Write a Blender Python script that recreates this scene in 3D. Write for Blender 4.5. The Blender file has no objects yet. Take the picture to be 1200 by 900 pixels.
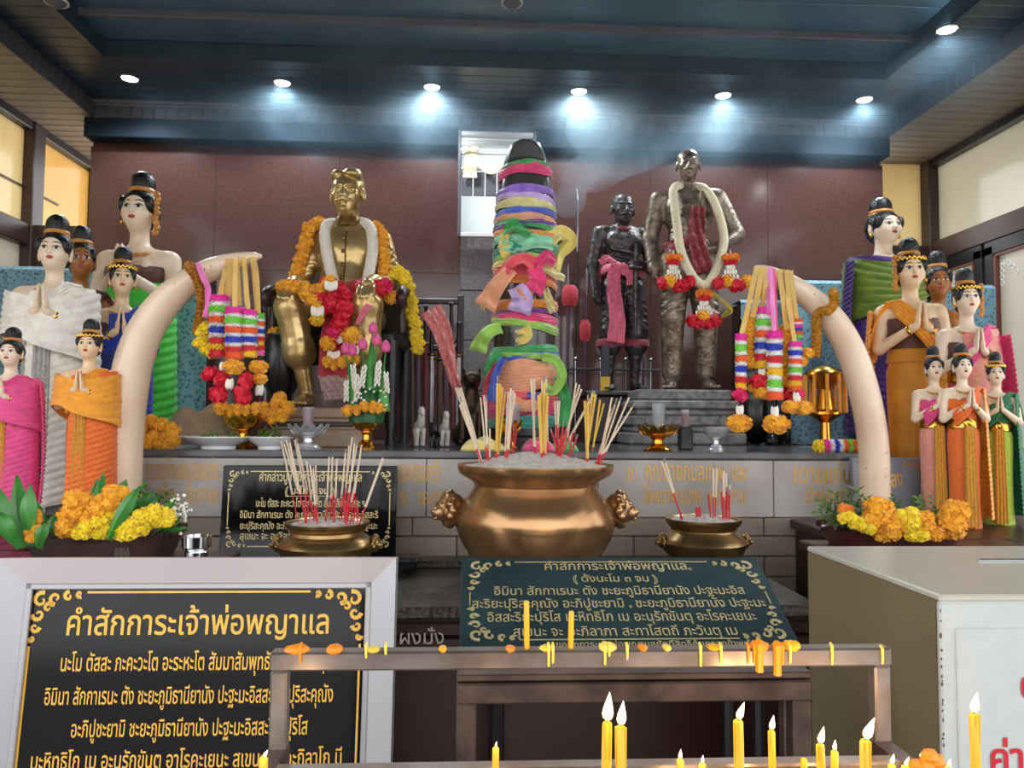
import bpy, math, random
import numpy as np
from mathutils import Vector, Matrix
from mathutils.bvhtree import BVHTree
random.seed(7)
sc = bpy.context.scene
COL = sc.collection
PI = math.pi
R = math.radians

# ------------------------------------------------------------------ camera
EYE = 1.5
_th, _ph, _ro, _F = R(2.86), R(3.0), R(0.4), 900.0
_f = Vector((math.sin(_th)*math.cos(_ph), math.cos(_th)*math.cos(_ph), math.sin(_ph)))
_r0 = _f.cross(Vector((0, 0, 1))).normalized()
_u0 = _r0.cross(_f)
_r = _r0*math.cos(_ro) + _u0*math.sin(_ro)
_u = _u0*math.cos(_ro) - _r0*math.sin(_ro)
cam = bpy.data.cameras.new('camera')
cam.sensor_width = 36.0
cam.lens = 27.0
cam.clip_start = 0.02
camo = bpy.data.objects.new('camera', cam)
COL.objects.link(camo)
camo.matrix_world = Matrix(((_r.x, _u.x, -_f.x, 0), (_r.y, _u.y, -_f.y, 0), (_r.z, _u.z, -_f.z, EYE), (0, 0, 0, 1)))
sc.camera = camo

# ------------------------------------------------------------------ daylight (open front of the hall) and exposure
wd = bpy.data.worlds.new('daylight')
sc.world = wd
wd.use_nodes = True
_bg = wd.node_tree.nodes['Background']
_bg.inputs[0].default_value = (0.97, 0.98, 1.0, 1)
_bg.inputs[1].default_value = 1.75
sc.view_settings.view_transform = 'Standard'
sc.view_settings.look = 'None'
sc.view_settings.exposure = 0.7
sc.view_settings.gamma = 1.0
sc.view_settings.use_curve_mapping = False
sc.cycles.volume_step_rate = 4.0
sc.cycles.volume_max_steps = 64
sc.cycles.max_bounces = 8
sc.cycles.diffuse_bounces = 3
sc.cycles.glossy_bounces = 3
sc.cycles.transmission_bounces = 6
sc.cycles.transparent_max_bounces = 12
sc.cycles.volume_bounces = 0
sc.cycles.sample_clamp_indirect = 4.0


# ------------------------------------------------------------------ where a seen point lies at a chosen depth
def P(x, y, Y):
    d = _f + _r*((x-600)/_F) + _u*((450-y)/_F)
    return Vector((0, 0, EYE)) + d*(Y/d.y)


def pxm(Y):
    return Y/_F      # metres per pixel at depth Y


# ------------------------------------------------------------------ materials
def lin(c):
    return tuple((v/255/12.92) if v/255 <= 0.04045 else ((v/255+0.055)/1.055)**2.4 for v in c)


MATS = {}


def mat(name, col, rough=.5, metal=0., var=.12, scale=9., bump=0., bscale=60., col2=None, coat=0., spec=.5,
        sheen=0., emit=0., stretch=None, sss=0., contrast=(0.3, 0.7), vor=False, sub=0.):
    m = bpy.data.materials.new(name)
    m.use_nodes = True
    nt = m.node_tree
    b = nt.nodes['Principled BSDF']
    c = lin(col)
    b.inputs['Roughness'].default_value = rough
    b.inputs['Metallic'].default_value = metal
    b.inputs['Specular IOR Level'].default_value = spec
    if coat:
        b.inputs['Coat Weight'].default_value = coat
        b.inputs['Coat Roughness'].default_value = .06
    if sheen:
        b.inputs['Sheen Weight'].default_value = sheen
    if sub:
        b.inputs['Subsurface Weight'].default_value = sub
        b.inputs['Subsurface Radius'].default_value = (.02, .01, .005)
        b.inputs['Subsurface Scale'].default_value = .5
    tc = nt.nodes.new('ShaderNodeTexCoord')
    src = tc.outputs['Object']
    if stretch:
        mp = nt.nodes.new('ShaderNodeMapping')
        mp.inputs['Scale'].default_value = stretch
        nt.links.new(src, mp.inputs[0])
        src = mp.outputs[0]
    if vor:
        n = nt.nodes.new('ShaderNodeTexVoronoi')
        n.inputs['Scale'].default_value = scale
        fac = n.outputs['Distance']
    else:
        n = nt.nodes.new('ShaderNodeTexNoise')
        n.inputs['Scale'].default_value = scale
        n.inputs['Detail'].default_value = 4
        fac = n.outputs['Fac']
    nt.links.new(src, n.inputs['Vector'])
    rp = nt.nodes.new('ShaderNodeValToRGB')
    e = rp.color_ramp.elements
    e[0].position, e[1].position = contrast
    a = lin(col2) if col2 else tuple(max(0, v*(1-var)) for v in c)
    d = c if col2 else tuple(min(1, v*(1+var)) for v in c)
    e[0].color = (*a, 1)
    e[1].color = (*d, 1)
    nt.links.new(fac, rp.inputs[0])
    nt.links.new(rp.outputs[0], b.inputs['Base Color'])
    if emit:
        nt.links.new(rp.outputs[0], b.inputs['Emission Color'])
        b.inputs['Emission Strength'].default_value = emit
    if bump:
        n2 = nt.nodes.new('ShaderNodeTexNoise')
        n2.inputs['Scale'].default_value = bscale
        n2.inputs['Detail'].default_value = 3
        nt.links.new(src, n2.inputs['Vector'])
        bp = nt.nodes.new('ShaderNodeBump')
        bp.inputs['Strength'].default_value = bump
        bp.inputs['Distance'].default_value = .01
        nt.links.new(n2.outputs['Fac'], bp.inputs['Height'])
        nt.links.new(bp.outputs[0], b.inputs['Normal'])
    MATS[name] = m
    return m


def glassy(name, col, tint=.5, rough=.1, clear=.0):
    """frosted or clear thin glass: translucent body with a polished face"""
    m = bpy.data.materials.new(name)
    m.use_nodes = True
    nt = m.node_tree
    nt.nodes.remove(nt.nodes['Principled BSDF'])
    out = nt.nodes['Material Output']
    tr = nt.nodes.new('ShaderNodeBsdfTranslucent')
    tp = nt.nodes.new('ShaderNodeBsdfTransparent')
    df = nt.nodes.new('ShaderNodeBsdfDiffuse')
    gl = nt.nodes.new('ShaderNodeBsdfGlossy')
    c = (*lin(col), 1)
    tc = nt.nodes.new('ShaderNodeTexCoord')
    n = nt.nodes.new('ShaderNodeTexNoise')
    n.inputs['Scale'].default_value = 1.7
    nt.links.new(tc.outputs['Object'], n.inputs['Vector'])
    mx = nt.nodes.new('ShaderNodeMix')
    mx.data_type = 'RGBA'
    mx.inputs[6].default_value = tuple(v*.8 for v in c[:3])+(1,)
    mx.inputs[7].default_value = c
    nt.links.new(n.outputs['Fac'], mx.inputs[0])
    for s in (tr, df):
        nt.links.new(mx.outputs[2], s.inputs['Color'])
    tp.inputs['Color'].default_value = c
    gl.inputs['Roughness'].default_value = rough
    a = nt.nodes.new('ShaderNodeMixShader')
    a.inputs[0].default_value = tint
    nt.links.new(tr.outputs[0], a.inputs[1])
    nt.links.new(df.outputs[0], a.inputs[2])
    b = nt.nodes.new('ShaderNodeMixShader')
    b.inputs[0].default_value = clear
    nt.links.new(a.outputs[0], b.inputs[1])
    nt.links.new(tp.outputs[0], b.inputs[2])
    d = nt.nodes.new('ShaderNodeMixShader')
    d.inputs[0].default_value = .08
    nt.links.new(b.outputs[0], d.inputs[1])
    nt.links.new(gl.outputs[0], d.inputs[2])
    nt.links.new(d.outputs[0], out.inputs[0])
    MATS[name] = m
    return m


def M(k):
    return MATS[k]


# ------------------------------------------------------------------ mesh collecting
class MB:
    def __init__(self):
        self.v, self.f = [], []

    def add(self, vs, fs):
        o = len(self.v)
        self.v += [tuple(p) for p in vs]
        self.f += [tuple(i+o for i in q) for q in fs]
        return self

    def box(self, c, s, rot=None, bev=0.):
        c = Vector(c)
        hx, hy, hz = s[0]/2, s[1]/2, s[2]/2
        if bev <= 0:
            p = [Vector((x, y, z)) for z in (-hz, hz) for y in (-hy, hy) for x in (-hx, hx)]
            fs = [(0, 2, 3, 1), (4, 5, 7, 6), (0, 1, 5, 4), (2, 6, 7, 3), (0, 4, 6, 2), (1, 3, 7, 5)]
        else:
            b = min(bev, hx*.9, hy*.9, hz*.9)
            p, fs, ix = [], [], {}
            for sx in (-1, 1):
                for sy in (-1, 1):
                    for sz in (-1, 1):
                        for a in range(3):
                            q = [sx*(hx-b), sy*(hy-b), sz*(hz-b)]
                            q[a] = (sx*hx, sy*hy, sz*hz)[a]
                            ix[sx, sy, sz, a] = len(p)
                            p.append(Vector(q))
                        fs.append(tuple(ix[sx, sy, sz, a] for a in (range(3) if sx*sy*sz > 0 else (0, 2, 1))))
            for a in range(3):
                u, w = (a+1) % 3, (a+2) % 3
                for s_ in (-1, 1):
                    q = []
                    for (i, j) in ((-1, -1), (1, -1), (1, 1), (-1, 1)):
                        k = [0, 0, 0]
                        k[a], k[u], k[w] = s_, i, j
                        q.append(ix[k[0], k[1], k[2], a])
                    fs.append(tuple(q if s_ > 0 else q[::-1]))
                for i in (-1, 1):
                    for j in (-1, 1):
                        q = []
                        for (t, ax) in ((-1, u), (1, u), (1, w), (-1, w)):
                            k = [0, 0, 0]
                            k[a], k[u], k[w] = t, i, j
                            q.append(ix[k[0], k[1], k[2], ax])
                        fs.append(tuple(q if i*j < 0 else q[::-1]))
        if rot is not None:
            p = [rot @ q for q in p]
        return self.add([q+c for q in p], fs)

    def lathe(self, prof, seg=24, c=(0, 0, 0), sx=1., sy=1., rot=None, wob=None, cap=True):
        c = Vector(c)
        vs, fs = [], []
        for k, (r, z) in enumerate(prof):
            for i in range(seg):
                a = 2*PI*i/seg
                rr = r*(wob(a, k) if wob else 1)
                p = Vector((rr*math.cos(a)*sx, rr*math.sin(a)*sy, z))
                vs.append(c+(rot @ p if rot is not None else p))
        n = len(prof)
        for k in range(n-1):
            for i in range(seg):
                j = (i+1) % seg
                fs.append((k*seg+i, k*seg+j, (k+1)*seg+j, (k+1)*seg+i))
        if cap:
            fs.append(tuple(range(seg))[::-1])
            fs.append(tuple((n-1)*seg+i for i in range(seg)))
        return self.add(vs, fs)

    def tube(self, pts, rad, seg=8, cap=True, closed=False, flat=None):
        pts = [Vector(p) for p in pts]
        n = len(pts)
        if not isinstance(rad, (list, tuple)):
            rad = [rad]*n
        vs, fs = [], []
        up = None
        for k in range(n):
            if closed:
                t = pts[(k+1) % n]-pts[k-1]
            else:
                t = pts[min(k+1, n-1)]-pts[max(k-1, 0)]
            t.normalize()
            if up is None:
                up = Vector((0, 0, 1)) if abs(t.z) < .9 else Vector((0, 1, 0))
            s = t.cross(up)
            s.normalize()
            up = s.cross(t).normalized()
            for i in range(seg):
                a = 2*PI*i/seg
                fl = flat if flat else (1, 1)
                vs.append(pts[k]+(s*math.cos(a)*fl[0]+up*math.sin(a)*fl[1])*rad[k])
        for k in range(n if closed else n-1):
            k2 = (k+1) % n
            for i in range(seg):
                j = (i+1) % seg
                fs.append((k*seg+i, k*seg+j, k2*seg+j, k2*seg+i))
        if cap and not closed:
            fs.append(tuple(range(seg))[::-1])
            fs.append(tuple((n-1)*seg+i for i in range(seg)))
        return self.add(vs, fs)

    def ell(self, c, r, seg=12, rings=8, rot=None, jit=0.):
        c = Vector(c)
        if not isinstance(r, (list, tuple)):
            r = (r, r, r)
        vs, fs = [], []
        for k in range(1, rings):
            t = PI*k/rings
            for i in range(seg):
                a = 2*PI*i/seg
                q = 1+random.uniform(-jit, jit)
                p = Vector((r[0]*math.sin(t)*math.cos(a), r[1]*math.sin(t)*math.sin(a), -r[2]*math.cos(t)))*q
                vs.append(c+(rot @ p if rot is not None else p))
        b, tt = Vector((0, 0, -r[2])), Vector((0, 0, r[2]))
        vs += [c+(rot @ b if rot is not None else b), c+(rot @ tt if rot is not None else tt)]
        nb = (rings-1)*seg
        for k in range(rings-2):
            for i in range(seg):
                j = (i+1) % seg
                fs.append((k*seg+i, k*seg+j, (k+1)*seg+j, (k+1)*seg+i))
        for i in range(seg):
            j = (i+1) % seg
            fs.append((nb, j, i))
            fs.append((nb+1, (rings-2)*seg+i, (rings-2)*seg+j))
        return self.add(vs, fs)

    def grid(self, fn, nu, nv, thick=0.):
        """fn(u,v)->point, u,v in 0..1; optional thickness along the face normal"""
        vs = [Vector(fn(i/nu, j/nv)) for j in range(nv+1) for i in range(nu+1)]
        W = nu+1
        fs = [(j*W+i, j*W+i+1, (j+1)*W+i+1, (j+1)*W+i) for j in range(nv) for i in range(nu)]
        if thick:
            nrm = [Vector((0, 0, 0)) for _ in vs]
            for q in fs:
                nn = (vs[q[2]]-vs[q[0]]).cross(vs[q[3]]-vs[q[1]])
                for k in q:
                    nrm[k] += nn
            back = [p-(m.normalized() if m.length > 0 else m)*thick for p, m in zip(vs, nrm)]
            o = len(vs)
            bd = [i for i in range(W)]+[j*W+nu for j in range(1, nv+1)]+[nv*W+i for i in range(nu-1, -1, -1)]+[j*W for j in range(nv-1, 0, -1)]
            fs += [tuple(k+o for k in q[::-1]) for q in fs]
            fs += [(bd[k], bd[k]+o, bd[(k+1) % len(bd)]+o, bd[(k+1) % len(bd)]) for k in range(len(bd))]
            vs = vs+back
        return self.add(vs, fs)

    def prism(self, pts, d, rot=None, c=(0, 0, 0)):
        """2-D outline in x,z pushed along y by d (centred)"""
        n = len(pts)
        c = Vector(c)
        vs = [Vector((x, -d/2, z)) for x, z in pts]+[Vector((x, d/2, z)) for x, z in pts]
        if rot is not None:
            vs = [rot @ p for p in vs]
        fs = [tuple(range(n)), tuple(range(2*n-1, n-1, -1))]
        fs += [(i, i+n, (i+1) % n+n, (i+1) % n) for i in range(n)]
        return self.add([p+c for p in vs], fs)

    def mesh(self, name, smooth=True):
        me = bpy.data.meshes.new(name)
        me.from_pydata(self.v, [], self.f)
        me.update()
        if smooth:
            me.polygons.foreach_set('use_smooth', [True]*len(me.polygons))
            try:
                me.set_sharp_from_angle(angle=R(38))
            except Exception:
                pass
        return me

    def build(self, name, m, parent=None, smooth=True, **kw):
        return link(name, self.mesh(name, smooth), m, parent, **kw)


def link(name, me, m=None, parent=None, loc=None, rot=None, scale=None, **kw):
    o = bpy.data.objects.new(name, me)
    COL.objects.link(o)
    if m is not None:
        m = MATS[m] if isinstance(m, str) else m
        if not len(me.materials):
            me.materials.append(m)
        elif me.materials[0] != m:
            o.material_slots[0].link = 'OBJECT'
            o.material_slots[0].material = m
    if parent is not None:
        o.parent = parent
    if loc is not None:
        o.location = loc
    if rot is not None:
        if isinstance(rot, Matrix):
            o.rotation_euler = rot.to_euler()
        else:
            o.rotation_euler = rot
    if scale is not None:
        o.scale = scale if isinstance(scale, (tuple, list, Vector)) else (scale,)*3
    for k, v in kw.items():
        if v:
            o[{'cat': 'category'}.get(k, k)] = v
    return o


def thing(name, label, cat, loc=(0, 0, 0), rz=0., group=None, scale=None, rot=None):
    o = bpy.data.objects.new(name, None)
    o.empty_display_size = .05
    COL.objects.link(o)
    o.location = loc
    o.rotation_euler = rot if rot is not None else (0, 0, rz)
    if scale:
        o.scale = scale if isinstance(scale, (tuple, list)) else (scale,)*3
    o['label'] = label
    o['category'] = cat
    if group:
        o['group'] = group
    return o


def structure(o):
    o['kind'] = 'structure'
    return o


def spline(pts, n=8):
    """Catmull-Rom through the points"""
    p = [Vector(q) for q in pts]
    p = [p[0]*2-p[1]]+p+[p[-1]*2-p[-2]]
    out = []
    for i in range(1, len(p)-2):
        for k in range(n):
            t = k/n
            a, b, c, d = p[i-1], p[i], p[i+1], p[i+2]
            out.append(.5*((2*b)+(c-a)*t+(2*a-5*b+4*c-d)*t*t+(3*b-a-3*c+d)*t**3))
    out.append(p[-2])
    return out


def lerp_list(vals, n):
    out = []
    m = len(vals)-1
    for i in range(n):
        t = i/(n-1)*m
        k = min(int(t), m-1)
        out.append(vals[k]+(vals[k+1]-vals[k])*(t-k))
    return out


# ------------------------------------------------------------------ lettering: glyph outlines as thin raised strokes
def letter_mesh(text, size, bold=.012, width=None, align='CENTER'):
    cu = bpy.data.curves.new('lettering', 'FONT')
    cu.body = text
    cu.size = size
    cu.align_x = align
    o = bpy.data.objects.new('lettering', cu)
    COL.objects.link(o)
    bpy.context.view_layer.update()
    dg = bpy.context.evaluated_depsgraph_get()
    oe = o.evaluated_get(dg)
    cc = oe.to_curve(dg)
    loops = []
    for s in cc.splines:
        bp = s.bezier_points
        L = []
        for i in range(len(bp)):
            p, q = bp[i], bp[(i+1) % len(bp)]
            a, h1, h2, d = p.co, p.handle_right, q.handle_left, q.co
            straight = (h1-a).cross(d-a).length < 1e-7*size and (h2-a).cross(d-a).length < 1e-7*size
            for t in ((0,) if straight else (0, 1/3, 2/3)):
                L.append(a*(1-t)**3+h1*3*t*(1-t)**2+h2*3*t*t*(1-t)+d*t**3)
        loops.append(L)
    oe.to_curve_clear()
    bpy.data.objects.remove(o)
    bpy.data.curves.remove(cu)
    pv, pf = [], []
    wi, wo = size*(.05), size*bold
    for L in loops:
        n = len(L)
        for i in range(n):
            p, q = L[i], L[(i+1) % n]
            d = q-p
            ln = d.length
            if ln < 1e-7:
                continue
            d = d/ln
            s = Vector((d.y, -d.x, 0))      # right-hand side: inside of the stroke
            e = d*min(wo, ln)
            k = len(pv)
            zj = Vector((0, 0, (len(pf) % 23)*2.5e-5))
            pv += [p-e-s*wo+zj, q+e-s*wo+zj, q+e+s*wi+zj, p-e+s*wi+zj]
            pf.append((k+3, k+2, k+1, k))
    xs = [v.x for v in pv] or [0]
    if width:
        f = width/max(1e-6, max(xs)-min(xs))
        for v in pv:
            v.x *= f
    me = bpy.data.meshes.new('lettering')
    me.from_pydata([(v.x, v.y, v.z) for v in pv], [], pf)
    me.update()
    return me


def plane_frame(o, ux, uz):
    """matrix with local x along ux, y along uz and z out of the face"""
    ux, uz = Vector(ux).normalized(), Vector(uz).normalized()
    n = ux.cross(uz)
    m = Matrix((ux, uz, n)).transposed().to_4x4()
    m.translation = Vector(o)
    return m


def letters(text, m, parent, pos, size, width=None, bold=.012, face=None, align='CENTER', name='lettering', lift=.0012):
    """pos in parent's x,z plane facing -y unless a face matrix is given"""
    me = letter_mesh(text, size, bold, width, align)
    o = link(name, me, m, parent)
    if face is None:
        o.matrix_local = plane_frame((pos[0], pos[1]-lift, pos[2]), (1, 0, 0), (0, 0, 1))
    else:
        o.matrix_local = face @ Matrix.Translation((pos[0], pos[1], lift))
    return o

# ================================================================== materials used all over
mat('granite_red', (88, 60, 54), rough=.14, var=.22, scale=60, col2=(74, 49, 45), spec=.55)
mat('beam_dark', (26, 36, 46), rough=.75, spec=.15, var=.2, scale=6)
mat('plank_dark', (38, 52, 62), rough=.35, var=.25, scale=5, stretch=(.6, 8, 4))  # bluish tint of the smoke haze painted into the wood colour
mat('plank_panel', (66, 98, 118), rough=.35, var=.2, scale=4, stretch=(.6, 6, 4))  # smoke haze painted into this wood too, paler and bluer
mat('plank_brown', (128, 114, 98), rough=.5, var=.25, scale=5, stretch=(.8, 8, 4))
mat('board_grey', (66, 64, 70), rough=.5, var=.25, scale=7, stretch=(3, 3, .8))
mat('moulding', (86, 84, 90), rough=.4, var=.15)
mat('frame_brown', (58, 38, 34), rough=.35, var=.2, scale=6, stretch=(5, 5, .7))
mat('frame_black', (24, 22, 22), rough=.3, var=.2)
mat('frame_red', (110, 58, 44), rough=.35, var=.2)
mat('floor_tile', (150, 140, 128), rough=.25, var=.1, scale=3)
mat('marble', (186, 180, 176), rough=.2, var=.1, scale=2.6, col2=(142, 134, 128), contrast=(.25, .62), spec=.5)
mat('marble_warm', (170, 156, 142), rough=.3, var=.1, scale=4, col2=(138, 124, 110))
mat('marble_top', (120, 118, 118), rough=.12, var=.2, scale=5, col2=(74, 74, 78))
mat('granite_grey', (112, 104, 104), rough=.25, var=.2, scale=40, col2=(86, 78, 80))
mat('gilt', (206, 160, 78), rough=.38, metal=.55, var=.15, scale=40)
mat('gilt_bright', (222, 172, 72), rough=.35, metal=.35, var=.12, scale=30)
mat('gilt_pale', (214, 196, 140), rough=.45, metal=.3, var=.12, scale=30)
mat('gold', (212, 168, 72), rough=.24, metal=1, var=.15, scale=30)
mat('white_paint', (222, 222, 216), rough=.4, var=.05)
mat('mosaic', (96, 88, 78), rough=.35, scale=70, col2=(44, 38, 34), contrast=(.4, .62), bump=.4, bscale=90)
mat('maroon', (42, 19, 18), rough=.3, var=.25, scale=5)
mat('ivory_ribbon', (240, 226, 168), rough=.6, var=.08)
glassy('glass_cream', (236, 218, 176), tint=.35, rough=.12)
glassy('glass_amber', (240, 208, 140), tint=.35, rough=.12)
glassy('glass_grey', (214, 208, 190), tint=.4, rough=.1)
glassy('glass_etched', (196, 190, 178), tint=.35, rough=.15, clear=.15)
glassy('glass_white', (240, 246, 246), tint=.1, rough=.05, clear=.3)
mat('lamp_glow', (250, 252, 255), emit=14, var=.01)
mat('chrome', (205, 208, 212), rough=.16, metal=1, var=.06)

# ================================================================== the hall
ZS, ZT, ZP = 3.58, 3.70, 3.80            # soffit, tray and raised panel of the ceiling
XL, XR, WL, WR, YB = -2.62, 2.96, -3.10, 3.56, 5.40
structure(MB().box((0, -22.4, -.06), (60, 40, .1)).build('ground', mat('paving', (120, 116, 110), rough=.7, var=.2, scale=1.5), smooth=False))
fl = structure(MB().box((.2, 2.4, -.05), (7.2, 9.4, .1)).build('floor', 'floor_tile', smooth=False))

# back wall of polished red-brown granite slabs with hairline joints
_o0, _o1 = P(541, 155, 5.27), P(624, 277, 5.27)
_wm = MB().box(((-2.68+_o0.x)/2, YB+.09, 1.8), (_o0.x+2.68, .12, 3.6)).box(((_o1.x+2.98)/2, YB+.09, 1.8), (2.98-_o1.x, .12, 3.6))
_wm.box(((_o0.x+_o1.x)/2, YB+.09, _o1.z/2), (_o1.x-_o0.x, .12, _o1.z))
wb = structure(_wm.build('wall_back', 'granite_red', smooth=False))
for (x0, x1) in ((-2.68, _o0.x), (_o1.x, 2.98)):
    _sl = MB().box((0, 0, 0), ((x1-x0)/3-.0015, .03, .8515), bev=.001).mesh('slab', False)
    for i in range(3):
        for j in range(4):
            link('slab', _sl, 'granite_red', wb, (x0+(i+.5)*(x1-x0)/3, YB+.015, .43+j*.853))
for (x0, x1) in ((-2.68, _o0.x-.02), (_o1.x+.02, 2.98)):
    structure(MB().box(((x0+x1)/2, YB-.05, 3.513), (x1-x0, .12, .136), bev=.006).build('trim_1', 'beam_dark', smooth=False))
structure(MB().box((.15, YB-.04, 3.63), (5.66, .1, .10)).build('trim_2', 'beam_dark', smooth=False))

# ceiling: backing, planks, raised panel, fascia boards, mouldings
ce = structure(MB().box((.2, 2.4, 3.95), (7.2, 8.4, .1)).build('ceiling', 'beam_dark', smooth=False))
_pk = MB().box((0, 0, 0), (5.58, .106, .02), bev=.003).mesh('plank', False)
y = 4.70
while y < YB-.1:
    link('plank', _pk, 'plank_dark', ce, ((XL+XR)/2, y, ZT+.01))
    y += .11
_pk2 = MB().box((0, 0, 0), (.36, .106, .02), bev=.003).mesh('plank', False)
_pk3 = MB().box((0, 0, 0), (4.84, .29, .02), bev=.004).mesh('plank', False)
y = 4.59
while y > 1.9:
    link('plank', _pk2, 'plank_dark', ce, (XL+.18, y, ZT+.01))
    link('plank', _pk2, 'plank_dark', ce, (XR-.18, y, ZT+.01))
    y -= .11
for k in range(9):
    link('plank', _pk3, 'plank_panel', ce, ((XL+XR)/2, 4.48-k*.30, ZP+.01+(.0 if k < 1 else .03)))
for s_ in ((XL+.36), (XR-.36)):
    structure(MB().box((s_, 3.2, ZT+.06), (.03, 2.9, .13)).build('trim_3', 'plank_dark', smooth=False))
structure(MB().box(((XL+XR)/2, 4.645, ZT+.06), (4.86, .03, .13)).build('trim_4', 'plank_dark', smooth=False))
structure(MB().box(((XL+XR)/2, 4.34, ZP+.012), (4.84, .03, .05), bev=.006).build('trim_5', 'moulding', smooth=False))
# fascia boards round the tray
_fb = MB().box((0, 0, 0), (.078, .014, .125), bev=.003).mesh('board', False)
for k in range(69):
    link('board', _fb, 'board_grey', ce, (XL+.045+k*.081, YB-.107, ZS+.06))
for sx in (XL, XR):
    for k in range(38):
        link('board', _fb, 'board_grey', ce, (sx, YB-.15-k*.081, ZS+.06), rot=(0, 0, PI/2))
mo = structure(MB().tube([(XL, YB-.125, ZT-.012), (XR, YB-.125, ZT-.012)], .016, 8).tube([(XL, YB-.12, ZT-.035), (XR, YB-.12, ZT-.035)], .009, 8).build('trim_6', 'moulding'))
# side soffits: narrow slats running across
_sf1 = MB().box((0, 0, 0), (.50, .1, .02), bev=.004).mesh('slat', False)
_sf2 = MB().box((0, 0, 0), (.62, .1, .02), bev=.004).mesh('slat', False)
for k in range(33):
    link('slat', _sf1, 'plank_brown', ce, ((XL+WL)/2-.01, 6.35-k*.105, ZS+.01))
    link('slat', _sf2, 'plank_brown', ce, ((XR+WR)/2+.01, 6.35-k*.105, ZS+.01))
for sx, w in ((XL-.24, .46), (XR+.3, .58)):
    structure(MB().box((sx, 4.6, ZS+.19), (w, 3.7, .33)).build('trim_7', 'beam_dark', smooth=False))

# recessed ceiling lights
_ring = MB().lathe([(.050, -.004), (.058, -.008), (.062, -.002), (.060, .004), (.050, .004)], 24, cap=False).mesh('trim_ring')
_lens = MB().lathe([(.050, .000), (.046, -.004), (.028, -.007), (.004, -.008)], 20).mesh('lens')
for (lx, ly, lz, lab) in [(-2.225+.967*k, 4.94, ZT, None) for k in range(6)] + [(2.60, 4.02, ZT, 'right')]:
    t = thing('ceiling_light', 'round recessed ceiling light glowing white in the row above the back wall' if lab is None else
              'round recessed ceiling light in the plank border by the cream-glass side wall', 'ceiling light', (lx, ly, lz),
              group='row of lights along the back wall' if lab is None else None)
    link('trim_ring', _ring, 'chrome', t)
    link('lens', _lens, 'lamp_glow', t)
    L = bpy.data.lights.new('bulb', 'SPOT')
    L.energy = 32
    L.color = (.80, .92, 1.0)
    L.spot_size = R(150)
    L.spot_blend = .55
    L.shadow_soft_size = .04
    lo = bpy.data.objects.new('bulb', L)
    COL.objects.link(lo)
    lo.parent = t
    lo.location = (0, 0, -.035)

for (x, y, z, lab) in ((600, 3, ZP+.03, 'small round ceiling fitting in the middle of the raised panel'), (66, 2, ZT, 'small round ceiling fitting in the plank border above the wooden ladies')):
    d = P(x, y, 1.)-Vector((0, 0, EYE))
    q = Vector((0, 0, EYE))+d*((z-EYE)/d.z)
    t = thing('ceiling_fitting', lab, 'ceiling fitting', q)
    link('trim_ring', _ring, 'white_paint', t)
    MB().lathe([(.046, 0), (.044, -.012), (.030, -.024), (.014, -.032), (.004, -.034)], 20).build('dome', 'moulding', t)

# the bright window strip high in the back wall with grey granite panel below
a, c = P(541, 155, 5.27), P(624, 277, 5.27)
wn = structure(MB().box(((a.x+c.x)/2, 5.40, (a.z+c.z)/2), (c.x-a.x, .02, a.z-c.z)).build('window_1', 'glass_white', smooth=False))
W = c.x-a.x
xm = (a.x+c.x)/2
for (z0, h, d) in ((a.z-.012, .028, .05), (a.z-.05, .02, .035), (a.z-.085, .03, .045), (a.z-.145, .014, .03), (a.z-.255, .02, .03), (c.z, .03, .05)):
    MB().box((xm, 5.285-d/2+.01, z0), (W, d, h), bev=.004).build('moulding', 'white_paint', wn, smooth=False)
for sx in (a.x-.012, c.x+.012):
    MB().box((sx, 5.285, (a.z+c.z)/2), (.022, .05, a.z-c.z+.03), bev=.004).build('jamb', 'moulding', wn, smooth=False)
for k in range(6):
    MB().box((a.x+W*(k+.5)/6, 5.285, a.z-.36), (W/6-.008, .012, .17), bev=.003).build('blind_slat', 'moulding', wn, smooth=False)
# light coming from the yard behind the pane
rb = thing('ribbon_bow', 'cream ribbon bow with a drooping swag across the bright back window', 'ribbon', (xm, 5.24, a.z-.2))
q = P(551, 178, 5.24)-Vector((xm, 5.24, a.z-.2))
MB().grid(lambda u, v: (q.x+(u-.5)*.05*(1+v), math.sin(v*9)*.008, q.z+.03-v*.21), 4, 12, .002).build('ribbon_tail', 'ivory_ribbon', rb)
MB().grid(lambda u, v: (q.x+.02+v*.21, -.004+math.sin(v*8+u)*.006, q.z-.01-math.sin(v*PI*.85)*.12+(u-.5)*.055), 4, 16, .002).build('ribbon_swag', 'ivory_ribbon', rb)
bm_ = MB()
for s_ in (-1, 1):
    bm_.ell((q.x+s_*.03, -.008, q.z+.015), (.035, .010, .022), 10, 6)
bm_.build('ribbon_loop', 'ivory_ribbon', rb)
_e = P(541, 278, 5.33), P(624, 520, 5.33)
gp = thing('lettered_stele', 'tall grey granite stele with gilt lettering below the bright back window', 'stele', (xm, 5.365, 1.36))
for k, (z0, z1) in enumerate(((0, .37), (.374, .72), (.724, 1.07), (1.074, _e[0].z-1.36))):
    MB().box((0, 0, (z0+z1)/2), (W, .06, z1-z0), bev=.004).build('slab', 'granite_grey', gp, smooth=False)
letters('ขุนพล', 'gilt', gp, (-.02, -.031, P(565, 357, 5.33).z-1.36-.03), .075)
letters('ศาล', 'gilt', gp, (.06, -.031, P(575, 370, 5.33).z-1.36-.04), .065)

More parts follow.
